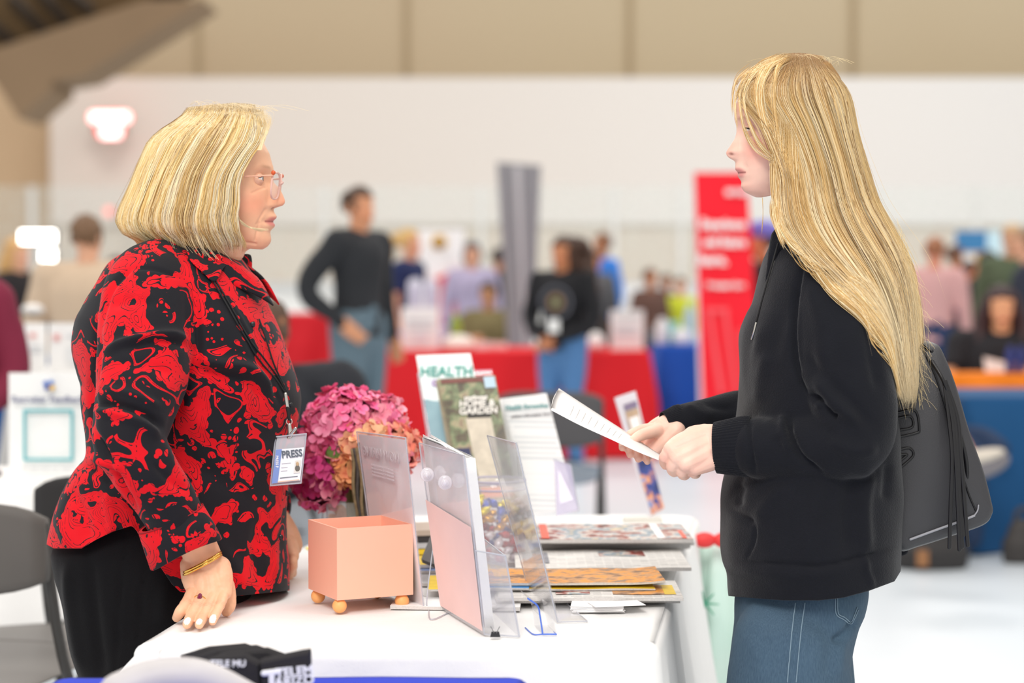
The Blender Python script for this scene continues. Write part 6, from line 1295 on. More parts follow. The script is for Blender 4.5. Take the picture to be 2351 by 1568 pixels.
    def pt(xi, py, side, layer):
        """hull point: xi px, py px; side -1 near, +1 far; layer shrinks towards the middle"""
        Yc_ = 3.53; xb = np.interp(py, [t[0] for t in bb], [t[1] for t in bb]); xf = np.interp(py, [233, 245, 262, 290, 350, 600], [520, 590, 625, 636, 640, 640]); hw = np.interp(py, [t[0] for t in hwt], [t[1] for t in hwt]); xc = (xb + xf) / 2; rx = (xf - xb) / 2 + 1
        u = np.clip((xi - xc) / rx, -1, 1); y = Yc_ + side * hw * np.sqrt(1 - np.abs(u) ** 2.3) * layer
        rr = F / y; X = (xi - CX) / F * y * 1.0; Z = np.array([P(0, p_, 1.0)[2] for p_ in np.atleast_1d(py)]); Z = CAMZ + (Z - CAMZ) * y
        return np.stack([X, y, Z], -1)
    # dense core under the strands
    rows = []
    for py in np.linspace(246, 566, 44):
        xb = np.interp(py, [t[0] for t in bb], [t[1] for t in bb]) + (22 if py < 300 else 12); xf = np.interp(py, [t[0] for t in fb], [t[1] for t in fb]) - 9; pys = np.full(26, py); xs = np.linspace(xb, xf, 26)
        rows.append(np.vstack([pt(xs, pys, -1, .86), pt(xs[::-1], pys, 1, .86)]))
    V, f = loft(rows[::-1]); hair = obj('hair', V, f, mat('hair_core', (176, 138, 84), .6, var=.25, vs=60), root)
    N = 7600; k = 22; S = np.zeros((N, k, 3)); cl = rngh.uniform(0, 1, 260); clr = rngh.uniform(-1, 1, 260); clo = rngh.uniform(-1, 1, 260); C = np.zeros((N, 3))
    pal = np.array([lin((255, 243, 212)), lin((246, 220, 164)), lin((232, 194, 124)), lin((198, 154, 88)), lin((136, 98, 54))]); W = np.array([.24, .30, .24, .13, .09])
    R = np.zeros((N, k)); clc = rngh.choice(5, 260, p=W)
    for i in range(N):
        c_ = rngh.integers(260); t = np.linspace(0, 1, k); u = np.clip(cl[c_] + rngh.normal(0, .016) * (1.2 - .75 * t), 0, 1)
        side = -1 if rngh.uniform() < .72 else 1; u0 = float(np.mean(u))
        r0x = 600 - 165 * u0 + rngh.normal(0, 4); r0y = 238 + 16 * abs(u0 - .35) + rngh.uniform(-3, 8) + (10 if u0 < .1 else 0)
        endy = np.interp(u0, [0, .12, .25, .5, .75, .92, 1], [574, 572, 574, 574, 562, 552, 545]) + rngh.normal(0, 6) - abs(rngh.normal(0, 1)) * 5
        if rngh.uniform() < .12: endy -= rngh.uniform(20, 160)
        py = r0y + (endy - r0y) * t ** .92
        xf = np.interp(py, [q[0] for q in fb], [q[1] for q in fb]); xb = np.interp(py, [q[0] for q in bb], [q[1] for q in bb])
        g_ = u ** .92; tx = xf + (xb - xf) * g_
        bl2 = np.clip((py - r0y) / 75, 0, 1); bl2 = np.sin(bl2 * np.pi / 2) ; x = r0x * (1 - bl2) + tx * bl2
        x = x + 3.0 * clo[c_] * np.sin(t * 6 + clr[c_] * 3) * t + rngh.normal(0, 1.2) * t
        curl = np.clip((t - .8) / .2, 0, 1) ** 2; x = x + curl * (14 * (u0 > .55) + 8 * clr[c_])
        lay = 1.0 + .055 * clo[c_] * np.clip(t * 2, 0, 1) - abs(rngh.normal(0, .045)) - curl * .16
        S[i] = pt(x, py, side, lay); fly = rngh.uniform() < .06
        if fly: S[i] += (rngh.normal(0, .006, 3) * (t ** 1.5)[:, None])
        ci = pal[clc[c_]] * .62 + pal[rngh.choice(5, p=W)] * .38; C[i] = ci * rngh.uniform(.88, 1.08)
        R[i] = (.00062 if not fly else .0002) * (np.clip(t * 12, .3, 1)) * np.clip((1 - t) * 6, .15, 1)
    # root tone darker gold near the parting
    tt = np.linspace(0, 1, k); Cc = C[:, None, :] * (1 - (.18 * np.exp(-(tt / .12) ** 2)))[None, :, None] * np.ones((N, k, 1))
    strands_mesh('hair_strands', S, R, np.clip(Cc, 0, 1), hairm, hair)
    # loose wisps at brow, crown and jaw
    wl_ = []
    for _ in range(46):
        a = rngh.uniform(0, 1); x0 = 430 + 180 * a; y0 = 240 + 12 * a; dx = rngh.normal(8, 14); dy = -rngh.uniform(2, 12); wl_.append(spl([P(x0, y0, 3.5), P(x0 + dx, y0 + dy, 3.49), P(x0 + dx * 2.4, y0 + dy * .3 + 6, 3.48)], 12))
    for _ in range(40):
        o = rngh.normal(0, 3, 2); wl_.append(spl([P(585 + o[0], 262, 3.46), P(614 + o[1] * 2, 270 + o[0] * 2, 3.46), P(612 + o[1], 300, 3.46), P(596 + o[0], 345, 3.45)], 12))
    for _ in range(26):
        o = rngh.normal(0, 2, 2); wl_.append(spl([P(546, 440, 3.44), P(543 + o[0], 490, 3.44), P(560 + o[1], 515 + o[0], 3.45), P(588 + o[0], 526 + o[1], 3.46), P(606 + o[0] * 3, 528 + o[1], 3.47)], 12))
    for _ in range(30):
        o = rngh.normal(0, 4, 2); wl_.append(spl([P(440 + 8 * o[0], 530, 3.44), P(450 + 9 * o[0], 560, 3.43), P(470 + 9 * o[0] + o[1] * 2, 592 + o[1], 3.44)], 12))
    Wm = np.array(wl_); strands_mesh('loose_strands', Wm, .00022, np.tile(np.array(lin((236, 212, 168))), (len(Wm), 1)), hairm, hair)
    # ---- lanyard and badge, hanging free
    lan = thing('lanyard', P(662, 1060, 3.44), 'thin black lanyard with a clear badge sleeve reading PRESS', 'lanyard')
    cm_ = mat('cord_black', (24, 23, 24), .7)
    for pts in ([(489, 640), (520, 690), (560, 760), (600, 820), (636, 868), (654, 905)], [(592, 735), (608, 780), (625, 835), (648, 885), (656, 905)], [(486, 645), (512, 690), (552, 762), (592, 824), (630, 872), (653, 905)]):
        V, f = surf_tube(bv, pts, .0016, .003, n=30, m=8); obj('cord', V, f, cm_, lan)
    hb = hit(bv, 656, 905)[0]; Yb = hb[1] - .012
    V, f = tube([P(655, 905, Yb), P(660, 936, Yb)], .0032, n=4, m=10, flat=.6, up=(0, 1, 0)); obj('crimp', V, f, mat('steel_bright', (206, 204, 196), .2, .9), lan)
    V, f = tube([P(660, 936, Yb), P(664, 962, Yb)], .003, n=6, m=10); obj('cord_end', V, f, cm_, lan)
    V, f = tube([P(664, 968, Yb) + np.array([.005 * math.cos(a), 0, .005 * math.sin(a)]) for a in np.linspace(0, 6.28, 16)], .0009, n=30, m=8, round_ends=False); obj('swivel', V, f, mat('steel_bright', (206, 204, 196), .2, .9), lan)
    V, f = tube([P(664, 976, Yb), P(666, 1000, Yb)], [.0035, .0045], n=5, m=8, flat=.5, up=(0, 1, 0)); obj('clip', V, f, mat('steel_bright', (206, 204, 196), .2, .9), lan)
    V, f = tube([P(662, 1004, Yb), P(678, 984, Yb - .004)], .003, n=4, m=8, flat=.4, up=(0, 1, 0)); obj('clip_lever', V, f, mat('steel_bright', (206, 204, 196), .2, .9), lan)
    Yq = Yb - .012
    qd = [P(621, 1115, Yq), P(691, 1109, Yq), P(703, 996, Yq + .01), P(632, 1003, Yq + .01)]
    V, f = slab([p + np.array([0, .004, 0]) for p in qd], .0012); obj('badge_sleeve', V, f, acrylic('sleeve', (226, 226, 232), .45, .05), lan, smooth=False)
    for a, b_ in ((0, 1), (1, 2), (2, 3), (3, 0)): edge(qd[a], qd[b_], .0013, 'sleeve_edge', acb, lan)
    qc = [P(624, 1110, Yq - .001), P(689, 1103, Yq - .001), P(698, 1027, Yq + .006), P(634, 1032, Yq + .006)]
    V, f = slab(qc, .001); card = obj('badge_card', V, f, mat('badge_white', (240, 242, 248), .4), lan, smooth=False)
    def sub(u0, u1, v0, v1, m, nm='print'): 
        V, f = slab([pm(qc, u0, v0) - [0, .0022, 0], pm(qc, u1, v0) - [0, .0022, 0], pm(qc, u1, v1) - [0, .0022, 0], pm(qc, u0, v1) - [0, .0022, 0]], .0004); obj(nm, V, f, m, card, smooth=False)
    sub(.0, .21, 0, 1, mat('badge_blue', (122, 146, 206), .5), 'blue_band'); sub(.74, .96, .24, .62, mat('badge_photo_bg', (222, 220, 214), .5), 'photo'); 
    ph = pm(qc, .86, .38) - [0, .003, 0]; V, f = ellip(ph, (.0042, .0006, .006)); obj('photo_print', V, f, mat('photo_dark', (110, 106, 100), .6), card); V, f = ellip(ph + np.array([0, -.0004, .008]), (.0026, .0006, .0036)); obj('photo_print', V, f, mat('photo_head', (196, 166, 130), .6), card)
    sub(.21, .97, .02, .045, mat('badge_orange', (240, 196, 170), .5)); 
    for v_ in (.56, .44, .34): sub(.27, .5 + .1 * (v_ > .5), v_, v_ + .012, mat('grey_ink', (170, 170, 176), .6))
    sub(.27, .9, .13, .15, mat('badge_text', (90, 98, 110), .5))
    text_mesh('PRESS', .0175, frame(pm(qc, .60, .83) - [0, .003, 0], qc[1] - qc[0], qc[3] - qc[0]), mat('badge_text', (90, 98, 110), .5), 'lettering', card, .0002, .0005, sx=.82)
    text_mesh('PRESS PASS', .0065, frame(pm(qc, .105, .55) - [0, .003, 0], np.array([0, 0, -1.]), qc[1] - qc[0]), mat('badge_white', (240, 242, 248), .4), 'lettering', card, .0002, .0002)
    return root
def girl():
    Yc = 3.42; g = P(1830, 1500, Yc); root = thing('person', (g[0], Yc, 0), 'young person with very long blond hair in a black hoodie and jeans holding paper', 'person')
    lv = [(528, 1795, 1870, .065), (545, 1780, 1925, .10), (575, 1770, 1975, .145), (605, 1758, 2000, .175), (650, 1746, 2022, .19), (698, 1733, 2038, .195), (723, 1719, 2042, .197), (765, 1704, 2046, .198), (830, 1700, 2048, .198), (895, 1699, 2050, .197), (950, 1694, 2053, .195), (1000, 1687, 2058, .195),
          (1084, 1671, 2062, .195), (1147, 1661, 2063, .198), (1226, 1653, 2061, .20), (1289, 1658, 2059, .20), (1324, 1669, 2056, .195), (1368, 1673, 2053, .19), (1385, 1675, 2052, .185)]
    parts = [levels_loft(lv, Yc)]
    parts.append(ptube([(1880, 600, 3.37), (1915, 660, 3.30), (1932, 760, 3.265), (1945, 860, 3.25), (1962, 950, 3.24), (1950, 1010, 3.24), (1880, 1022, 3.255), (1800, 1028, 3.275), (1735, 1026, 3.288)], [.055, .070, .077, .076, .071, .066, .058, .053, .050], n=80, m=48))
    parts.append(ptube([(1840, 640, 3.55), (1815, 760, 3.62), (1800, 900, 3.64), (1780, 965, 3.62), (1690, 955, 3.57), (1610, 962, 3.53), (1560, 972, 3.515)], [.06, .07, .066, .058, .046, .037, .033], n=60, m=40))
    # far-back flap of the hem
    parts.append(ptube([(2040, 1180, 3.52), (2060, 1230, 3.53), (2072, 1262, 3.53)], [.03, .025, .014], n=12, m=20))
    V, f = cat(*parts); me = remesh(V, f, .0042, 6, .5)
    L = [([(1845, 600), (1822, 700), (1822, 800), (1836, 867), (1860, 912)], -.012, 6), ([(1868, 905), (1850, 880), (1842, 850)], .004, 12),
         ([(1868, 858), (1905, 905), (1935, 935), (1975, 975)], .012, 16), ([(1855, 900), (1890, 925), (1915, 950), (1925, 955)], -.014, 8), ([(1872, 925), (1900, 930), (1925, 955)], .010, 8), ([(1840, 800), (1880, 860), (1950, 930), (2010, 985)], -.006, 16),
         ([(1812, 955), (1816, 1000), (1840, 1050), (1890, 1090)], -.012, 8), ([(1800, 950), (1798, 990), (1815, 1040)], .008, 10), ([(1760, 960), (1775, 985), (1790, 1010)], .004, 12), ([(1900, 1010), (1960, 1035), (2020, 1030)], .007, 18),
         ([(1722, 955), (1724, 1020), (1735, 1092)], -.006, 5), ([(1780, 560), (1760, 640), (1735, 740), (1728, 800)], -.003, 5), ([(1750, 740), (1730, 830), (1722, 895)], .006, 14),
         ([(1765, 800), (1745, 870), (1735, 930)], .008, 16), ([(1800, 700), (1780, 780), (1760, 830)], -.005, 20),
         ([(1706, 1090), (1690, 1112), (1670, 1150), (1680, 1174), (1715, 1192), (1732, 1204)], -.010, 8), ([(1732, 1204), (1727, 1245), (1708, 1286)], -.005, 4), ([(1700, 1110), (1690, 1140), (1690, 1165)], -.014, 13),
         ([(1810, 1110), (1770, 1150), (1735, 1200)], .006, 18), ([(1900, 1100), (1870, 1180), (1850, 1290)], .005, 20), ([(2000, 1080), (1985, 1160), (1990, 1280)], .009, 16), ([(1960, 1090), (1945, 1180), (1950, 1280)], -.006, 18), ([(2040, 1060), (2035, 1150)], -.006, 12),
         ([(1655, 1289), (1797, 1293), (1880, 1297), (1960, 1282), (2056, 1253)], -.005, 4), ([(1680, 1310), (1760, 1318), (1900, 1316), (2040, 1280)], .003, 12), ([(1980, 1265), (1990, 1310), (2005, 1350)], .004, 7),
         ([(1850, 640), (1880, 740), (1890, 850)], .004, 20), ([(1985, 720), (2000, 820), (2020, 900)], -.006, 14), ([(1575, 925), (1600, 945), (1640, 958)], .005, 12), ([(1610, 905), (1640, 930), (1690, 940)], -.005, 10)]
    folds(me, L, .004, 8, 21)
    hem_clamp(me, [(1640, 1366), (1671, 1368), (1797, 1378), (1880, 1378), (1935, 1372), (1994, 1356), (2053, 1334), (2100, 1262)])
    hm = mat('hoodie_black', (26, 27, 32), .92, sheen=.14, var=.12, vs=30, bump=.3, bs=420, spec=.15); me.materials.append(hm); link('hoodie', me, root); bv = bvh_of(me)
    # ribbed cuffs
    def cuff(a, b_, r0, r1, fl):
        d = b_ - a; d /= np.linalg.norm(d); sd = np.cross(d, [0, 1, 0]); sd /= np.linalg.norm(sd); w2 = np.cross(sd, d); n_ = 220; aa = np.linspace(0, 2 * np.pi, n_, endpoint=False); rib = 1 + .010 * np.sign(np.sin(aa * 55)); R = []
        for t_, r_ in ((-.02, r0 * .94), (0, r0), (.25, r0 * .97 + r1 * .03), (.6, (r0 + r1) / 2), (1, r1), (1.01, r1 * .96), (.7, r1 * .9)): R.append((a + (b_ - a) * t_) + r_ * rib[:, None] * (np.cos(aa)[:, None] * sd + fl * np.sin(aa)[:, None] * w2))
        V, f = loft(R, cap=False); return obj('cuff', V, f, hm, root)
    cuff(P(1726, 1024, 3.289), P(1643, 1028, 3.305), .0505, .0425, .8); cuff(P(1566, 972, 3.516), P(1526, 981, 3.505), .0345, .0275, .85)
    # hood bunched at the nape, drawstring
    parts = [ptube([(1800, 560, 3.36), (1840, 548, 3.335), (1900, 560, 3.36), (1945, 590, 3.42), (1900, 562, 3.49), (1840, 550, 3.51), (1795, 562, 3.48)], [.018, .024, .034, .04, .034, .024, .018], n=50, m=20)]
    parts.append(ptube([(1790, 545, 3.37), (1776, 600, 3.36), (1760, 660, 3.37)], [.016, .012, .004], n=20, m=14)); parts.append(ptube([(1793, 540, 3.47), (1778, 590, 3.48), (1762, 650, 3.47)], [.016, .012, .004], n=20, m=14))
    V, f = cat(*parts); me = remesh(V, f, .004, 4); me.materials.append(hm); link('hood', me, root)
    V, f = ptube([(1786, 560, 3.335), (1772, 610, 3.33), (1752, 680, 3.33), (1736, 740, 3.335)], .0016, n=24, m=8); obj('drawstring', V, f, mat('cord_black', (24, 23, 24), .7), root)
    V, f = ptube([(1736, 742, 3.33), (1731, 762, 3.33), (1726, 778, 3.335)], .0018, n=8, m=8); obj('cord_tip', V, f, mat('steel_bright', (206, 204, 196), .2, .9), root)
    V, f = surf_tube(bv, [(1782, 585), (1770, 625), (1757, 670)], .0032, .0005, n=20, m=8, flat=.4); obj('neck_tape', V, f, mat('tape_grey', (70, 70, 66), .7), root)
    # jeans
    lv = [(1300, 1700, 1985, .14), (1350, 1690, 1990, .155), (1400, 1687, 1982, .16), (1435, 1687, 1966, .16), (1500, 1680, 1950, .16), (1568, 1672, 1946, .155), (1640, 1672, 1940, .15), (1700, 1690, 1920, .14)]
    parts = [levels_loft(lv, Yc, 50, 64)]
    for dy, dx in ((-.085, 0), (.085, 12)): parts.append(ptube([(1815 + dx, 1480, Yc + dy), (1812 + dx, 1620, Yc + dy), (1810 + dx, 1900, Yc + dy), (1812 + dx, 2150, Yc + dy), (1816 + dx, 2285, Yc + dy)], [.098, .105, .088, .08, .082], n=40, m=32))
    V, f = cat(*parts); me = remesh(V, f, .0055, 5)
    folds(me, [([(1826, 1370), (1816, 1450), (1807, 1600)], .003, 4), ([(1700, 1390), (1720, 1420), (1760, 1440)], .003, 16), ([(1965, 1425), (1940, 1455), (1915, 1475)], -.012, 9), ([(1960, 1440), (1935, 1475), (1920, 1568)], .006, 14), ([(1890, 1420), (1905, 1480), (1900, 1568)], -.004, 18), ([(1700, 1450), (1740, 1500), (1750, 1568)], .003, 20)], .002, 9, 31)
    t = NT('denim'); v = t.coord(); n1_ = t.noise(v, 9, 3); n2_ = t.noise(t.coord(scale=(1, 1, .12)), 700, 2)
    c_ = t.mix(n1_, lin((26, 46, 66)), lin((50, 78, 100))); t.base(t.mix(t.math('MULTIPLY', n2_, .45), c_, lin((108, 134, 152)))); t.b.inputs['Roughness'].default_value = .9; t.bump(n2_, .25, .001); me.materials.append(t.m); jo = link('jeans', me, root); bj = bvh_of(me)
    stc = mat('stitch_pale', (124, 146, 160), .8); 
    for off in (0, 22): V, f = surf_tube(bj, [(1826 + off, 1385), (1818 + off * .95, 1450), (1808 + off * .9, 1566)], .0009, .0006, n=30, m=6); obj('side_seam', V, f, stc, jo)
    for o in (0, 5):
        V, f = surf_tube(bj, [(1917 + o, 1374), (1919 + o, 1409 - o * .3), (1936 + o * .4, 1422 - o), (1953, 1432 - o), (1962 - o * .3, 1418 - o), (1970 - o * .6, 1400 - o)], .0009, .0008, n=40, m=6); obj('back_pocket', V, f, stc, jo)
    for dy, dx in ((-.085, 0), (.085, 12)):
        sv, sf = ellip((0, 0, 0), (.13, .046, .05)); sv[:, 2] = np.maximum(sv[:, 2], -.032); obj('shoe', sv + [P(1816 + dx, 2285, Yc + dy)[0] - .05, Yc + dy, .036], sf, mat('shoe_white', (220, 218, 214), .5), root)
    # body
    h0 = P(1815, 448, 3.41); Hd = dict(H_TEEN); Hd['eye'] = .1085; Hd['mouth'] = .0378; hv, hf = head_pts(Hd, 170, 150); Rg = rotz(math.pi); hv = hv @ Rg.T
    body = [(hv + h0, hf)]
    for sy in (-1, 1): ev, ef = ear_pts(sy); body.append((ev @ Rg.T + h0, ef))
    body.append(ptube([(1842, 400, 3.41), (1838, 470, 3.41), (1850, 560, 3.41), (1855, 620, 3.41)], [.045, .046, .050, .06], n=18, m=30))
    body.append(levels_loft([(600, 1780, 1960, .12), (700, 1750, 2000, .14), (900, 1740, 2000, .14), (1100, 1720, 2010, .14), (1300, 1730, 1980, .13), (1400, 1740, 1940, .12)], Yc, 30, 40))
    body.append(ptube([(1920, 660, 3.31), (1955, 950, 3.26), (1800, 1028, 3.28), (1655, 1020, 3.302)], [.045, .04, .036, .031], n=30)); body.append(ptube([(1830, 660, 3.56), (1790, 950, 3.62), (1640, 962, 3.552), (1545, 976, 3.508)], [.045, .034, .026, .023], n=30))
    # near hand: fist round the paper's edge
    W = P(1640, 1018, 3.305); body.append(tube([P(1665, 1020, 3.303), P(1630, 1015, 3.305), P(1600, 1018, 3.31)], [.0315, .0305, .031], flat=.72, up=(0, -1, 0), n=12, m=24))
    K = [P(1543, 1032, 3.296), P(1556, 1050, 3.286), P(1574, 1064, 3.284), P(1596, 1072, 3.290)]
    fg = [[P(1526, 1050, 3.300), P(1529, 1066, 3.325), P(1548, 1062, 3.342)], [P(1543, 1071, 3.292), P(1548, 1082, 3.318), P(1566, 1072, 3.338)], [P(1566, 1084, 3.294), P(1572, 1090, 3.318), P(1584, 1078, 3.338)], [P(1592, 1085, 3.300), P(1598, 1088, 3.322), P(1606, 1074, 3.338)]]
    body += hand_shells(W, K, fg, [P(1610, 1000, 3.325), P(1575, 1006, 3.345), P(1545, 1022, 3.350), P(1530, 1040, 3.345)], rw=.036, palm_r=.0185, fr=.0098)
    body.append(ellip(P(1590, 1032, 3.302), (.034, .019, .028)))
    # far hand: thumb over, fingers under the paper
    W = P(1545, 976, 3.508); body.append(tube([P(1556, 976, 3.51), P(1530, 985, 3.505)], [.0245, .025], n=8, m=20))
    K = [P(1478, 1000, 3.545), P(1483, 1012, 3.530), P(1492, 1024, 3.512), P(1503, 1034, 3.494)]
    fg = [[P(1448, 1005, 3.540), P(1432, 1014, 3.515), P(1429, 1028, 3.490)], [P(1455, 1020, 3.525), P(1446, 1030, 3.500), P(1447, 1043, 3.478)], [P(1472, 1034, 3.508), P(1464, 1042, 3.485), P(1466, 1054, 3.465)], [P(1490, 1046, 3.49), P(1484, 1052, 3.472), P(1486, 1060, 3.455)]]
    body += hand_shells(W, K, fg, [P(1520, 988, 3.495), P(1496, 992, 3.478), P(1470, 1000, 3.462), P(1452, 1012, 3.452)], rw=.034, palm_r=.0145, fr=.0086)
    body.append(tube([P(1520, 985, 3.50), P(1480, 985, 3.50), P(1448, 996, 3.49)], [.012, .0095, .008], n=12, m=14))
    V, f = cat(*body); me = remesh(V, f, .0016, 4, .5); V = verts_of(me); loc = (V - h0) @ Rg
    col = skin_color(V, loc, (244, 202, 182), Hd, lips=(214, 134, 130), blush=.5, brow=(170, 130, 90), ez=.1085)
    hx, hy = proj(V); hm_ = ((hx < 1660) & (hy > 940)); rd = np.clip(vnoise(V, 55, 4) * .5 + .2, 0, .5) * hm_; col = col * (1 - rd[:, None] * .5) + np.array(lin((236, 150, 134))) * (rd[:, None] * .5)
    set_col(me, col); me.materials.append(skinm); link('body', me, root)
    for sy in (-1, 1):
        c_ = np.array([-.0705, sy * .0315, .1080]) + h0; V, f, c3 = eye_mesh('eye', c_, None, root, (238, 196, 176), (96, 120, 140), r=.0118, lid=.34, lidl=-.28); obj('eye', V @ Rg.T + c_, f, vcol_mat('eye_wet', .2, spec=.5), root, col=c3)
        V, f = tube([c_ + np.array([-(.0115 * math.cos(a)), .012 * math.sin(a), .0045 - .002 * abs(math.sin(a))]) for a in np.linspace(-1.1, 1.1, 9)], .0011, n=16, m=6); obj('lashes', V, f, mat('lash_dark', (50, 36, 30), .8), root)
    # ---- hair
    rngh = np.random.default_rng(5)
    fb = [(123, 1800), (135, 1765), (150, 1742), (180, 1702), (220, 1690), (255, 1720), (285, 1748), (320, 1764), (350, 1778), (400, 1793), (430, 1797), (470, 1797), (520, 1806), (560, 1830), (600, 1866), (640, 1915), (700, 1958), (760, 1994), (820, 2012), (890, 2036), (930, 2066), (990, 2075)]
    bb = [(123, 1862), (130, 1892), (144, 1915), (176, 1938), (232, 1955), (305, 1967), (379, 1988), (461, 2012), (516, 2044), (560, 2072), (612, 2094), (691, 2108), (755, 2110), (819, 2112), (883, 2114), (930, 2106), (990, 2100)]
    hwt = [(123, .02), (130, .036), (144, .054), (176, .070), (232, .080), (305, .084), (379, .088), (461, .092), (516, .12), (560, .15), (612, .18), (700, .19), (800, .185), (950, .17)]
    xct = [(123, 1830), (300, 1830), (461, 1860), (516, 1880), (600, 1900), (700, 1950), (800, 1990), (950, 2040)]
    pb = lambda tb, py: np.interp(py, [q[0] for q in tb], [q[1] for q in tb])
    zt = np.array([P(0, q, 1.0)[2] - CAMZ for q in range(0, 1400)])
    def pt(x, py, side, layer):
        xb = pb(bb, py); xc = pb(xct, py); hw = pb(hwt, py); rb = xb - xc + 1; rf = np.interp(py, [123, 144, 180, 250, 400, 560], [45, 90, 140, 150, 140, 160]); u = np.where(x > xc, (x - xc) / rb, (xc - x) / rf); u = np.clip(u, 0, .995)
        y = 3.41 + side * hw * np.sqrt(1 - u ** 2.2) * layer; return np.stack([(x - CX) / F * y, y, CAMZ + np.interp(py, np.arange(1400), zt) * y], -1)
    rows = []
    for py in np.linspace(136, 740, 70):
        xb = pb(bb, py) - 12; xf = np.interp(py, [129, 150, 180, 230, 300, 480, 560, 640, 740], [1785, 1757, 1732, 1740, 1790, 1830, 1890, 1960, 2035]); pys = np.full(26, py); xs = np.linspace(xf, xb, 26); ll = np.interp(py, [129, 460, 540, 740], [.84, .84, .7, .55])
        rows.append(np.vstack([pt(xs, pys, -1, ll), pt(xs[::-1], pys, 1, ll)]))
    V, f = loft(rows[::-1]); hair = obj('hair', V, f, mat('hair_core2', (150, 112, 62), .6, var=.3, vs=60), root)
    N = 8200; k = 34; S = np.zeros((N, k, 3)); nc = 240; cl = rngh.uniform(0, 1, nc) ** .92; clr = rngh.uniform(-1, 1, nc); clo = rngh.uniform(-1, 1, nc)
    pal = np.array([lin((250, 230, 188)), lin((236, 202, 142)), lin((212, 170, 106)), lin((166, 124, 74)), lin((104, 74, 44))]); W = np.array([.20, .32, .28, .14, .06]); clc = rngh.choice(5, nc, p=W); C = np.zeros((N, k, 3)); R = np.zeros((N, k)); t = np.linspace(0, 1, k)
    for i in range(N):
        c_ = rngh.integers(nc); u = np.clip(cl[c_] + rngh.normal(0, .018) * (1.3 - .8 * t), 0, 1); u0 = float(np.mean(u)); side = -1 if rngh.uniform() < .78 else 1
        r0x = 1775 + 105 * u0 + rngh.normal(0, 4); r0y = 130 - 7 * math.sin(math.pi * u0) + rngh.uniform(-2, 8)
        endy = np.interp(u0, [0, .05, .12, .25, .5, 1], [560, 690, 840, 882, 900, 900]) + rngh.normal(0, 14 if u0 > .2 else 45)
        if side > 0 and u0 < .3: endy = min(endy, 540)
        if rngh.uniform() < .2: endy -= rngh.uniform(0, 260) * (u0 > .2)
        py = r0y + (endy - r0y) * t ** 1.0; xf = pb(fb, py); xb = pb(bb, py)
        tx = xf + (xb - xf) * u; b2 = np.sin(np.clip((py - r0y) / 85, 0, 1) * np.pi / 2); x = r0x * (1 - b2) + tx * b2
        x = x + 5 * clo[c_] * np.sin(py / 62 + clr[c_] * 3) * t + rngh.normal(0, 2.2) * t + (rngh.normal(0, 5) * t ** 2) + (u0 < .25) * rngh.normal(0, 13) * t
        lay = 1.0 + .085 * clo[c_] * np.clip(t * 2, 0, 1) - abs(rngh.normal(0, .06)); fly = rngh.uniform() < .04
        S[i] = pt(x, py, side, lay)
        if fly: S[i] += (np.array([rngh.normal(.004, .012), rngh.normal(0, .01), rngh.normal(0, .006)]) * (t ** 1.6)[:, None])
        root_c = np.array(lin((156, 114, 72))); ci = (pal[clc[c_]] * .6 + pal[rngh.choice(5, p=W)] * .4) * rngh.uniform(.80, 1.04) * (.86 + .16 * (clo[c_] + 1) / 2); rt = np.exp(-(t / .10) ** 2)[:, None] * .7; tipl = (np.clip((t - .55) / .4, 0, 1) * .45)[:, None]
        C[i] = (ci * (1 - rt) + root_c * rt) * (1 - tipl) + np.array(lin((240, 224, 188))) * tipl; R[i] = (.00062 if not fly else .0002) * np.clip(t * 12, .3, 1) * np.clip((1 - t) * 7, .12, 1)
    # fringe locks over temple and cheek
    ex = []; locks = [([(1778, 136), (1728, 160), (1697, 205), (1699, 260), (1712, 310), (1738, 345), (1790, 375)], 20, 1.4), ([(1782, 134), (1738, 155), (1708, 205), (1710, 255), (1728, 305), (1752, 345), (1795, 380)], 30, 1.8), ([(1790, 132), (1752, 152), (1734, 210), (1744, 270), (1764, 325), (1788, 372), (1802, 400)], 60, 2.4), ([(1800, 130), (1768, 148), (1745, 200), (1750, 260), (1772, 330), (1794, 380), (1798, 440)], 110, 3), ([(1815, 129), (1785, 150), (1775, 220), (1784, 300), (1802, 380), (1797, 440), (1775, 452)], 40, 3), ([(1772, 138), (1718, 165), (1690, 215), (1687, 255), (1692, 290)], 16, 1.2),
        ([(1790, 260), (1782, 340), (1780, 420), (1785, 470), (1795, 520), (1826, 566), (1900, 612), (1960, 650)], 150, 6), ([(1800, 280), (1798, 360), (1800, 450), (1812, 510), (1850, 570), (1900, 650), (1960, 730), (2010, 800)], 160, 8), ([(1815, 280), (1820, 380), (1830, 470), (1870, 560), (1935, 640), (1990, 750), (2020, 850), (2045, 905)], 180, 9), ([(1795, 300), (1790, 400), (1790, 470), (1800, 530), (1880, 600), (1950, 640), (1990, 680)], 90, 5), ([(1826, 540), (1870, 620), (1940, 690), (1985, 770), (2025, 880)], 26, 11), ([(1815, 520), (1850, 600), (1930, 645), (1990, 720)], 22, 9), ([(1776, 462), (1777, 500), (1790, 540), (1797, 560)], 70, 4), ([(1750, 455), (1751, 500), (1748, 545)], 2, 1), ([(1725, 155), (1690, 185), (1680, 225), (1680, 262)], 14, 2)]
    for pts, n_, sp in locks:
        base = spl(pts, k); 
        for _ in range(n_):
            o = rngh.normal(0, sp); x = base[:, 0] + o * (1.1 - .5 * t) + rngh.normal(0, 1.4) * t; py = base[:, 1] + rngh.normal(0, 5); q = pt(x, py, -1, 1.0 + rngh.uniform(-.03, .05)); ex.append(q)
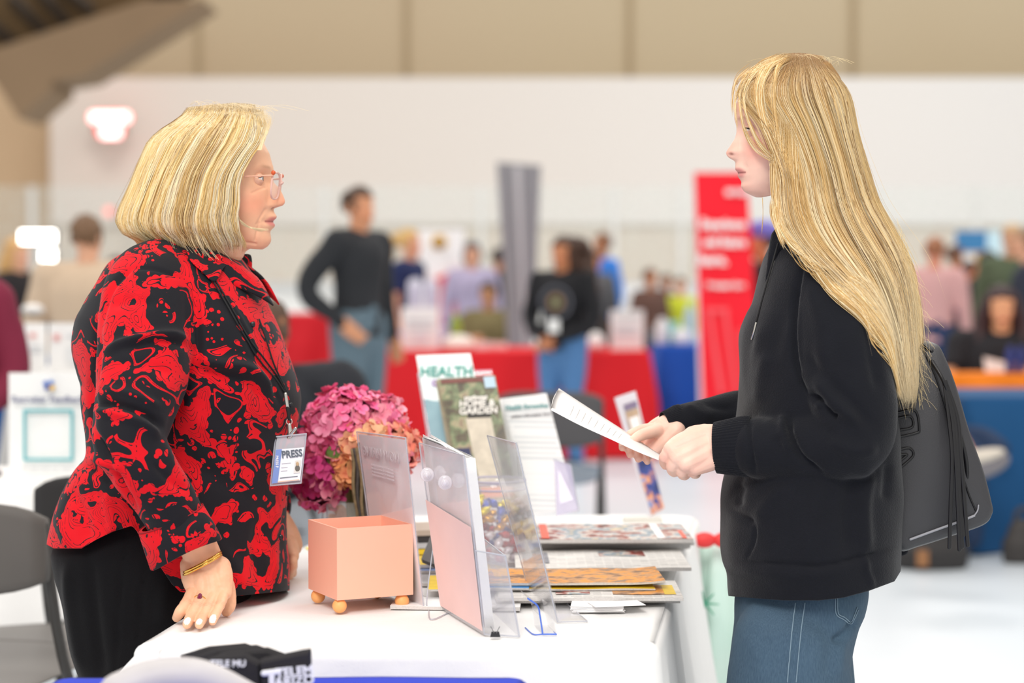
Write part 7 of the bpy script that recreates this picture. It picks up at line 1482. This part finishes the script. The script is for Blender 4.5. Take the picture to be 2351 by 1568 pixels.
    ex = np.array(ex); n_ = len(ex); ce = np.array([pal[rngh.choice(3)] * rngh.uniform(.92, 1.08) for _ in range(n_)]); S = np.concatenate([S, ex]); C = np.concatenate([C, np.repeat(ce[:, None, :], k, 1)]); R = np.concatenate([R, np.tile(.00048 * np.clip(t * 8, .15, 1) * np.clip((1 - t) * 5, .1, 1), (n_, 1))])
    # keep the strands outside head and hoodie
    hb_ = bvh_of(bpy.data.objects[root.children[-1].name].data) if False else bv
    fl = S.reshape(-1, 3); _, yy = proj(fl); idx = np.where(yy > 520)[0]
    for i in idx:
        loc_, nn, _, dist = bv.find_nearest(Vector(fl[i]), .12)
        if loc_ is None: continue
        q = fl[i] - np.array(loc_); sg = q @ np.array(nn)
        if sg < .0035: fl[i] = np.array(loc_) + np.array(nn) * (.0035 + .004 * ((i // k) % 7) / 7)
    S = fl.reshape(-1, k, 3)
    for _ in range(2): S[:, 1:-1] = S[:, 1:-1] * .5 + (S[:, :-2] + S[:, 2:]) * .25
    strands_mesh('hair_strands', S, R, np.clip(C, 0, 1), hairm, hair)
    wl_ = []
    for _ in range(110):
        a = rngh.uniform(0, 1); y0 = 560 + 350 * a; x0 = np.interp(y0, [q[0] for q in bb], [q[1] for q in bb]) - 5; dx = rngh.normal(4, 16); wl_.append(spl([P(x0 - 8, y0 - 60, 3.38), P(x0, y0, 3.37), P(x0 + dx, y0 + 22, 3.36), P(x0 + dx * 1.5, y0 + 40, 3.36)], 12))
    for _ in range(60):
        a = rngh.uniform(0, 1); x0 = 1745 + 180 * a; y0 = 134 + 16 * (2 * a - 1) ** 2; dx = rngh.normal(0, 16); wl_.append(spl([P(x0, y0 + 4, 3.39), P(x0 + dx, y0 - rngh.uniform(2, 11), 3.38), P(x0 + dx * 2, y0 + 2, 3.37)], 12))
    Wm = np.array(wl_); strands_mesh('loose_strands', Wm, .0002, np.tile(np.array(lin((236, 212, 160))), (len(Wm), 1)), hairm, hair)
    return root
def held_paper():
    r = thing('paper_sheet', P(1400, 970, 3.42), 'white sheet of paper held up in both hands by the young person in black', 'paper')
    n1_, n2_ = 26, 8; top = []; rows = []
    nearl = spl([(1265, 941, 3.30), (1330, 975, 3.31), (1400, 1007, 3.32), (1460, 1035, 3.33), (1515, 1057, 3.34), (1545, 1066, 3.345)], n1_); farl = spl([(1283, 891, 3.50), (1350, 935, 3.50), (1420, 980, 3.495), (1470, 1013, 3.475), (1510, 1040, 3.46), (1540, 1058, 3.45)], n1_)
    for i in range(n1_):
        a = P(*nearl[i]); b_ = P(*farl[i]); row = [a * (1 - s_) + b_ * s_ + np.array([-.0035 * math.sin(math.pi * s_) * (1 - i / n1_), 0, .000]) for s_ in np.linspace(0, 1, n2_)]; rows.append(row + [p + np.array([0, 0, -.0006]) for p in row[::-1]])
    V, f = loft(rows); obj('sheet', V, f, mat('held_paper', (238, 235, 232), .8), r)
    for k in range(9):
        i0 = 3 + k; a = P(*nearl[i0]); b_ = P(*farl[i0]); V, f = tube([a * .8 + b_ * .2 + [0, -.001, -.0012], a * .3 + b_ * .7 + [0, -.001, -.0012]], .0006, n=4, m=5); obj('print_line', V, f, mat('grey_ink3', (226, 223, 220), .8), r)
def backpack():
    out = [(2050, 805), (2085, 790), (2122, 782), (2141, 803), (2168, 873), (2199, 978), (2231, 1068), (2251, 1145), (2252, 1168), (2232, 1193), (2160, 1218), (2085, 1242), (2040, 1250), (2000, 1200), (1990, 1000), (2010, 850)]
    o = spl(out + [out[0]], 90)[:-1]; r = thing('backpack', P(2120, 1200, 3.5), 'black leather backpack with long fringe ties behind the long blond hair', 'backpack')
    c = o.mean(0); rg = []
    for dy, k_ in ((-.105, .90), (-.10, .955), (-.085, .99), (-.05, 1), (.05, 1), (.09, .98), (.105, .92)): rg.append([P(*(c + (p - c) * k_), 3.47) + np.array([0, dy, 0]) for p in o])
    V, f = loft(rg); lm = NT('bag_leather'); v = lm.coord(); vo = lm.n.new('ShaderNodeTexVoronoi'); vo.inputs['Scale'].default_value = 420; lm.link(v, vo.inputs[0]); lm.base(lm.mix(lm.noise(v, 8, 3), lin((44, 44, 47)), lin((62, 61, 64)))); lm.b.inputs['Roughness'].default_value = .48; lm.bump(vo.outputs['Distance'], .25, .0008)
    me = mesh_data('bag_body', V, f, lm.m); bv = bvh_of(me); link('bag_body', me, r); bk = mat('piping_black', (22, 21, 23), .4); gr = mat('piping_grey', (150, 150, 156), .4)
    for pts, m, rad in (([(2139, 806), (2128, 800), (2118, 792)], bk, .003), ([(2118, 800), (2150, 870), (2178, 960), (2190, 990)], bk, .0018), ([(2212, 1100), (2226, 1140), (2240, 1172)], bk, .0016), ([(2090, 1238), (2150, 1216), (2200, 1198), (2236, 1184)], gr, .0022), ([(2236, 1184), (2244, 1172), (2246, 1160)], gr, .0014)):
        V, f = surf_tube(bv, pts, rad, .001, n=24, m=8); obj('piping', V, f, m, r)
    for rect in ([(2056, 948), (2100, 942), (2110, 985), (2102, 994), (2060, 1004)], [(2058, 960), (2090, 956), (2094, 980), (2060, 988)], [(2064, 1032), (2088, 1029), (2096, 1046), (2066, 1075)], [(2064, 1044), (2082, 1044), (2066, 1058)]):
        V, f = surf_tube(bv, rect, .0022, .001, n=40, m=8); obj('buckle_trim', V, f, bk, r)
    knot = P(2168, 872, 3.345)
    for k, (x0, x1, x2, y2) in enumerate(((2166, 2186, 2180, 1257), (2168, 2194, 2203, 1262), (2170, 2200, 2209, 1256), (2172, 2207, 2222, 1252), (2170, 2196, 2213, 1228))):
        V, f = ptube([(x0, 874, 3.345), (x1 - 8, 960, 3.34), (x1, 1050, 3.335), ((x1 + x2) / 2, 1150, 3.335), (x2, y2, 3.335)], [.0022, .0032, .0034, .0034, .0034], n=30, m=8, flat=.35, up=(0, 1, 0)); obj('fringe_tie', V, f, bk, r)
    V, f = ptube([(2140, 830, 3.36), (2165, 872, 3.345), (2185, 930, 3.35), (2215, 1040, 3.36), (2222, 1110, 3.37)], .0035, n=30, m=10); obj('cord', V, f, bk, r)
    for dy in (-.07, .07):
        V, f = ptube([(2050, 800, 3.44 + dy), (1990, 640, 3.42 + dy), (1900, 592, 3.42 + dy * 1.6)], .012, n=16, m=10, flat=.3); obj('shoulder_strap', V, f, bk, r)
woman_red(); girl(); held_paper(); backpack()
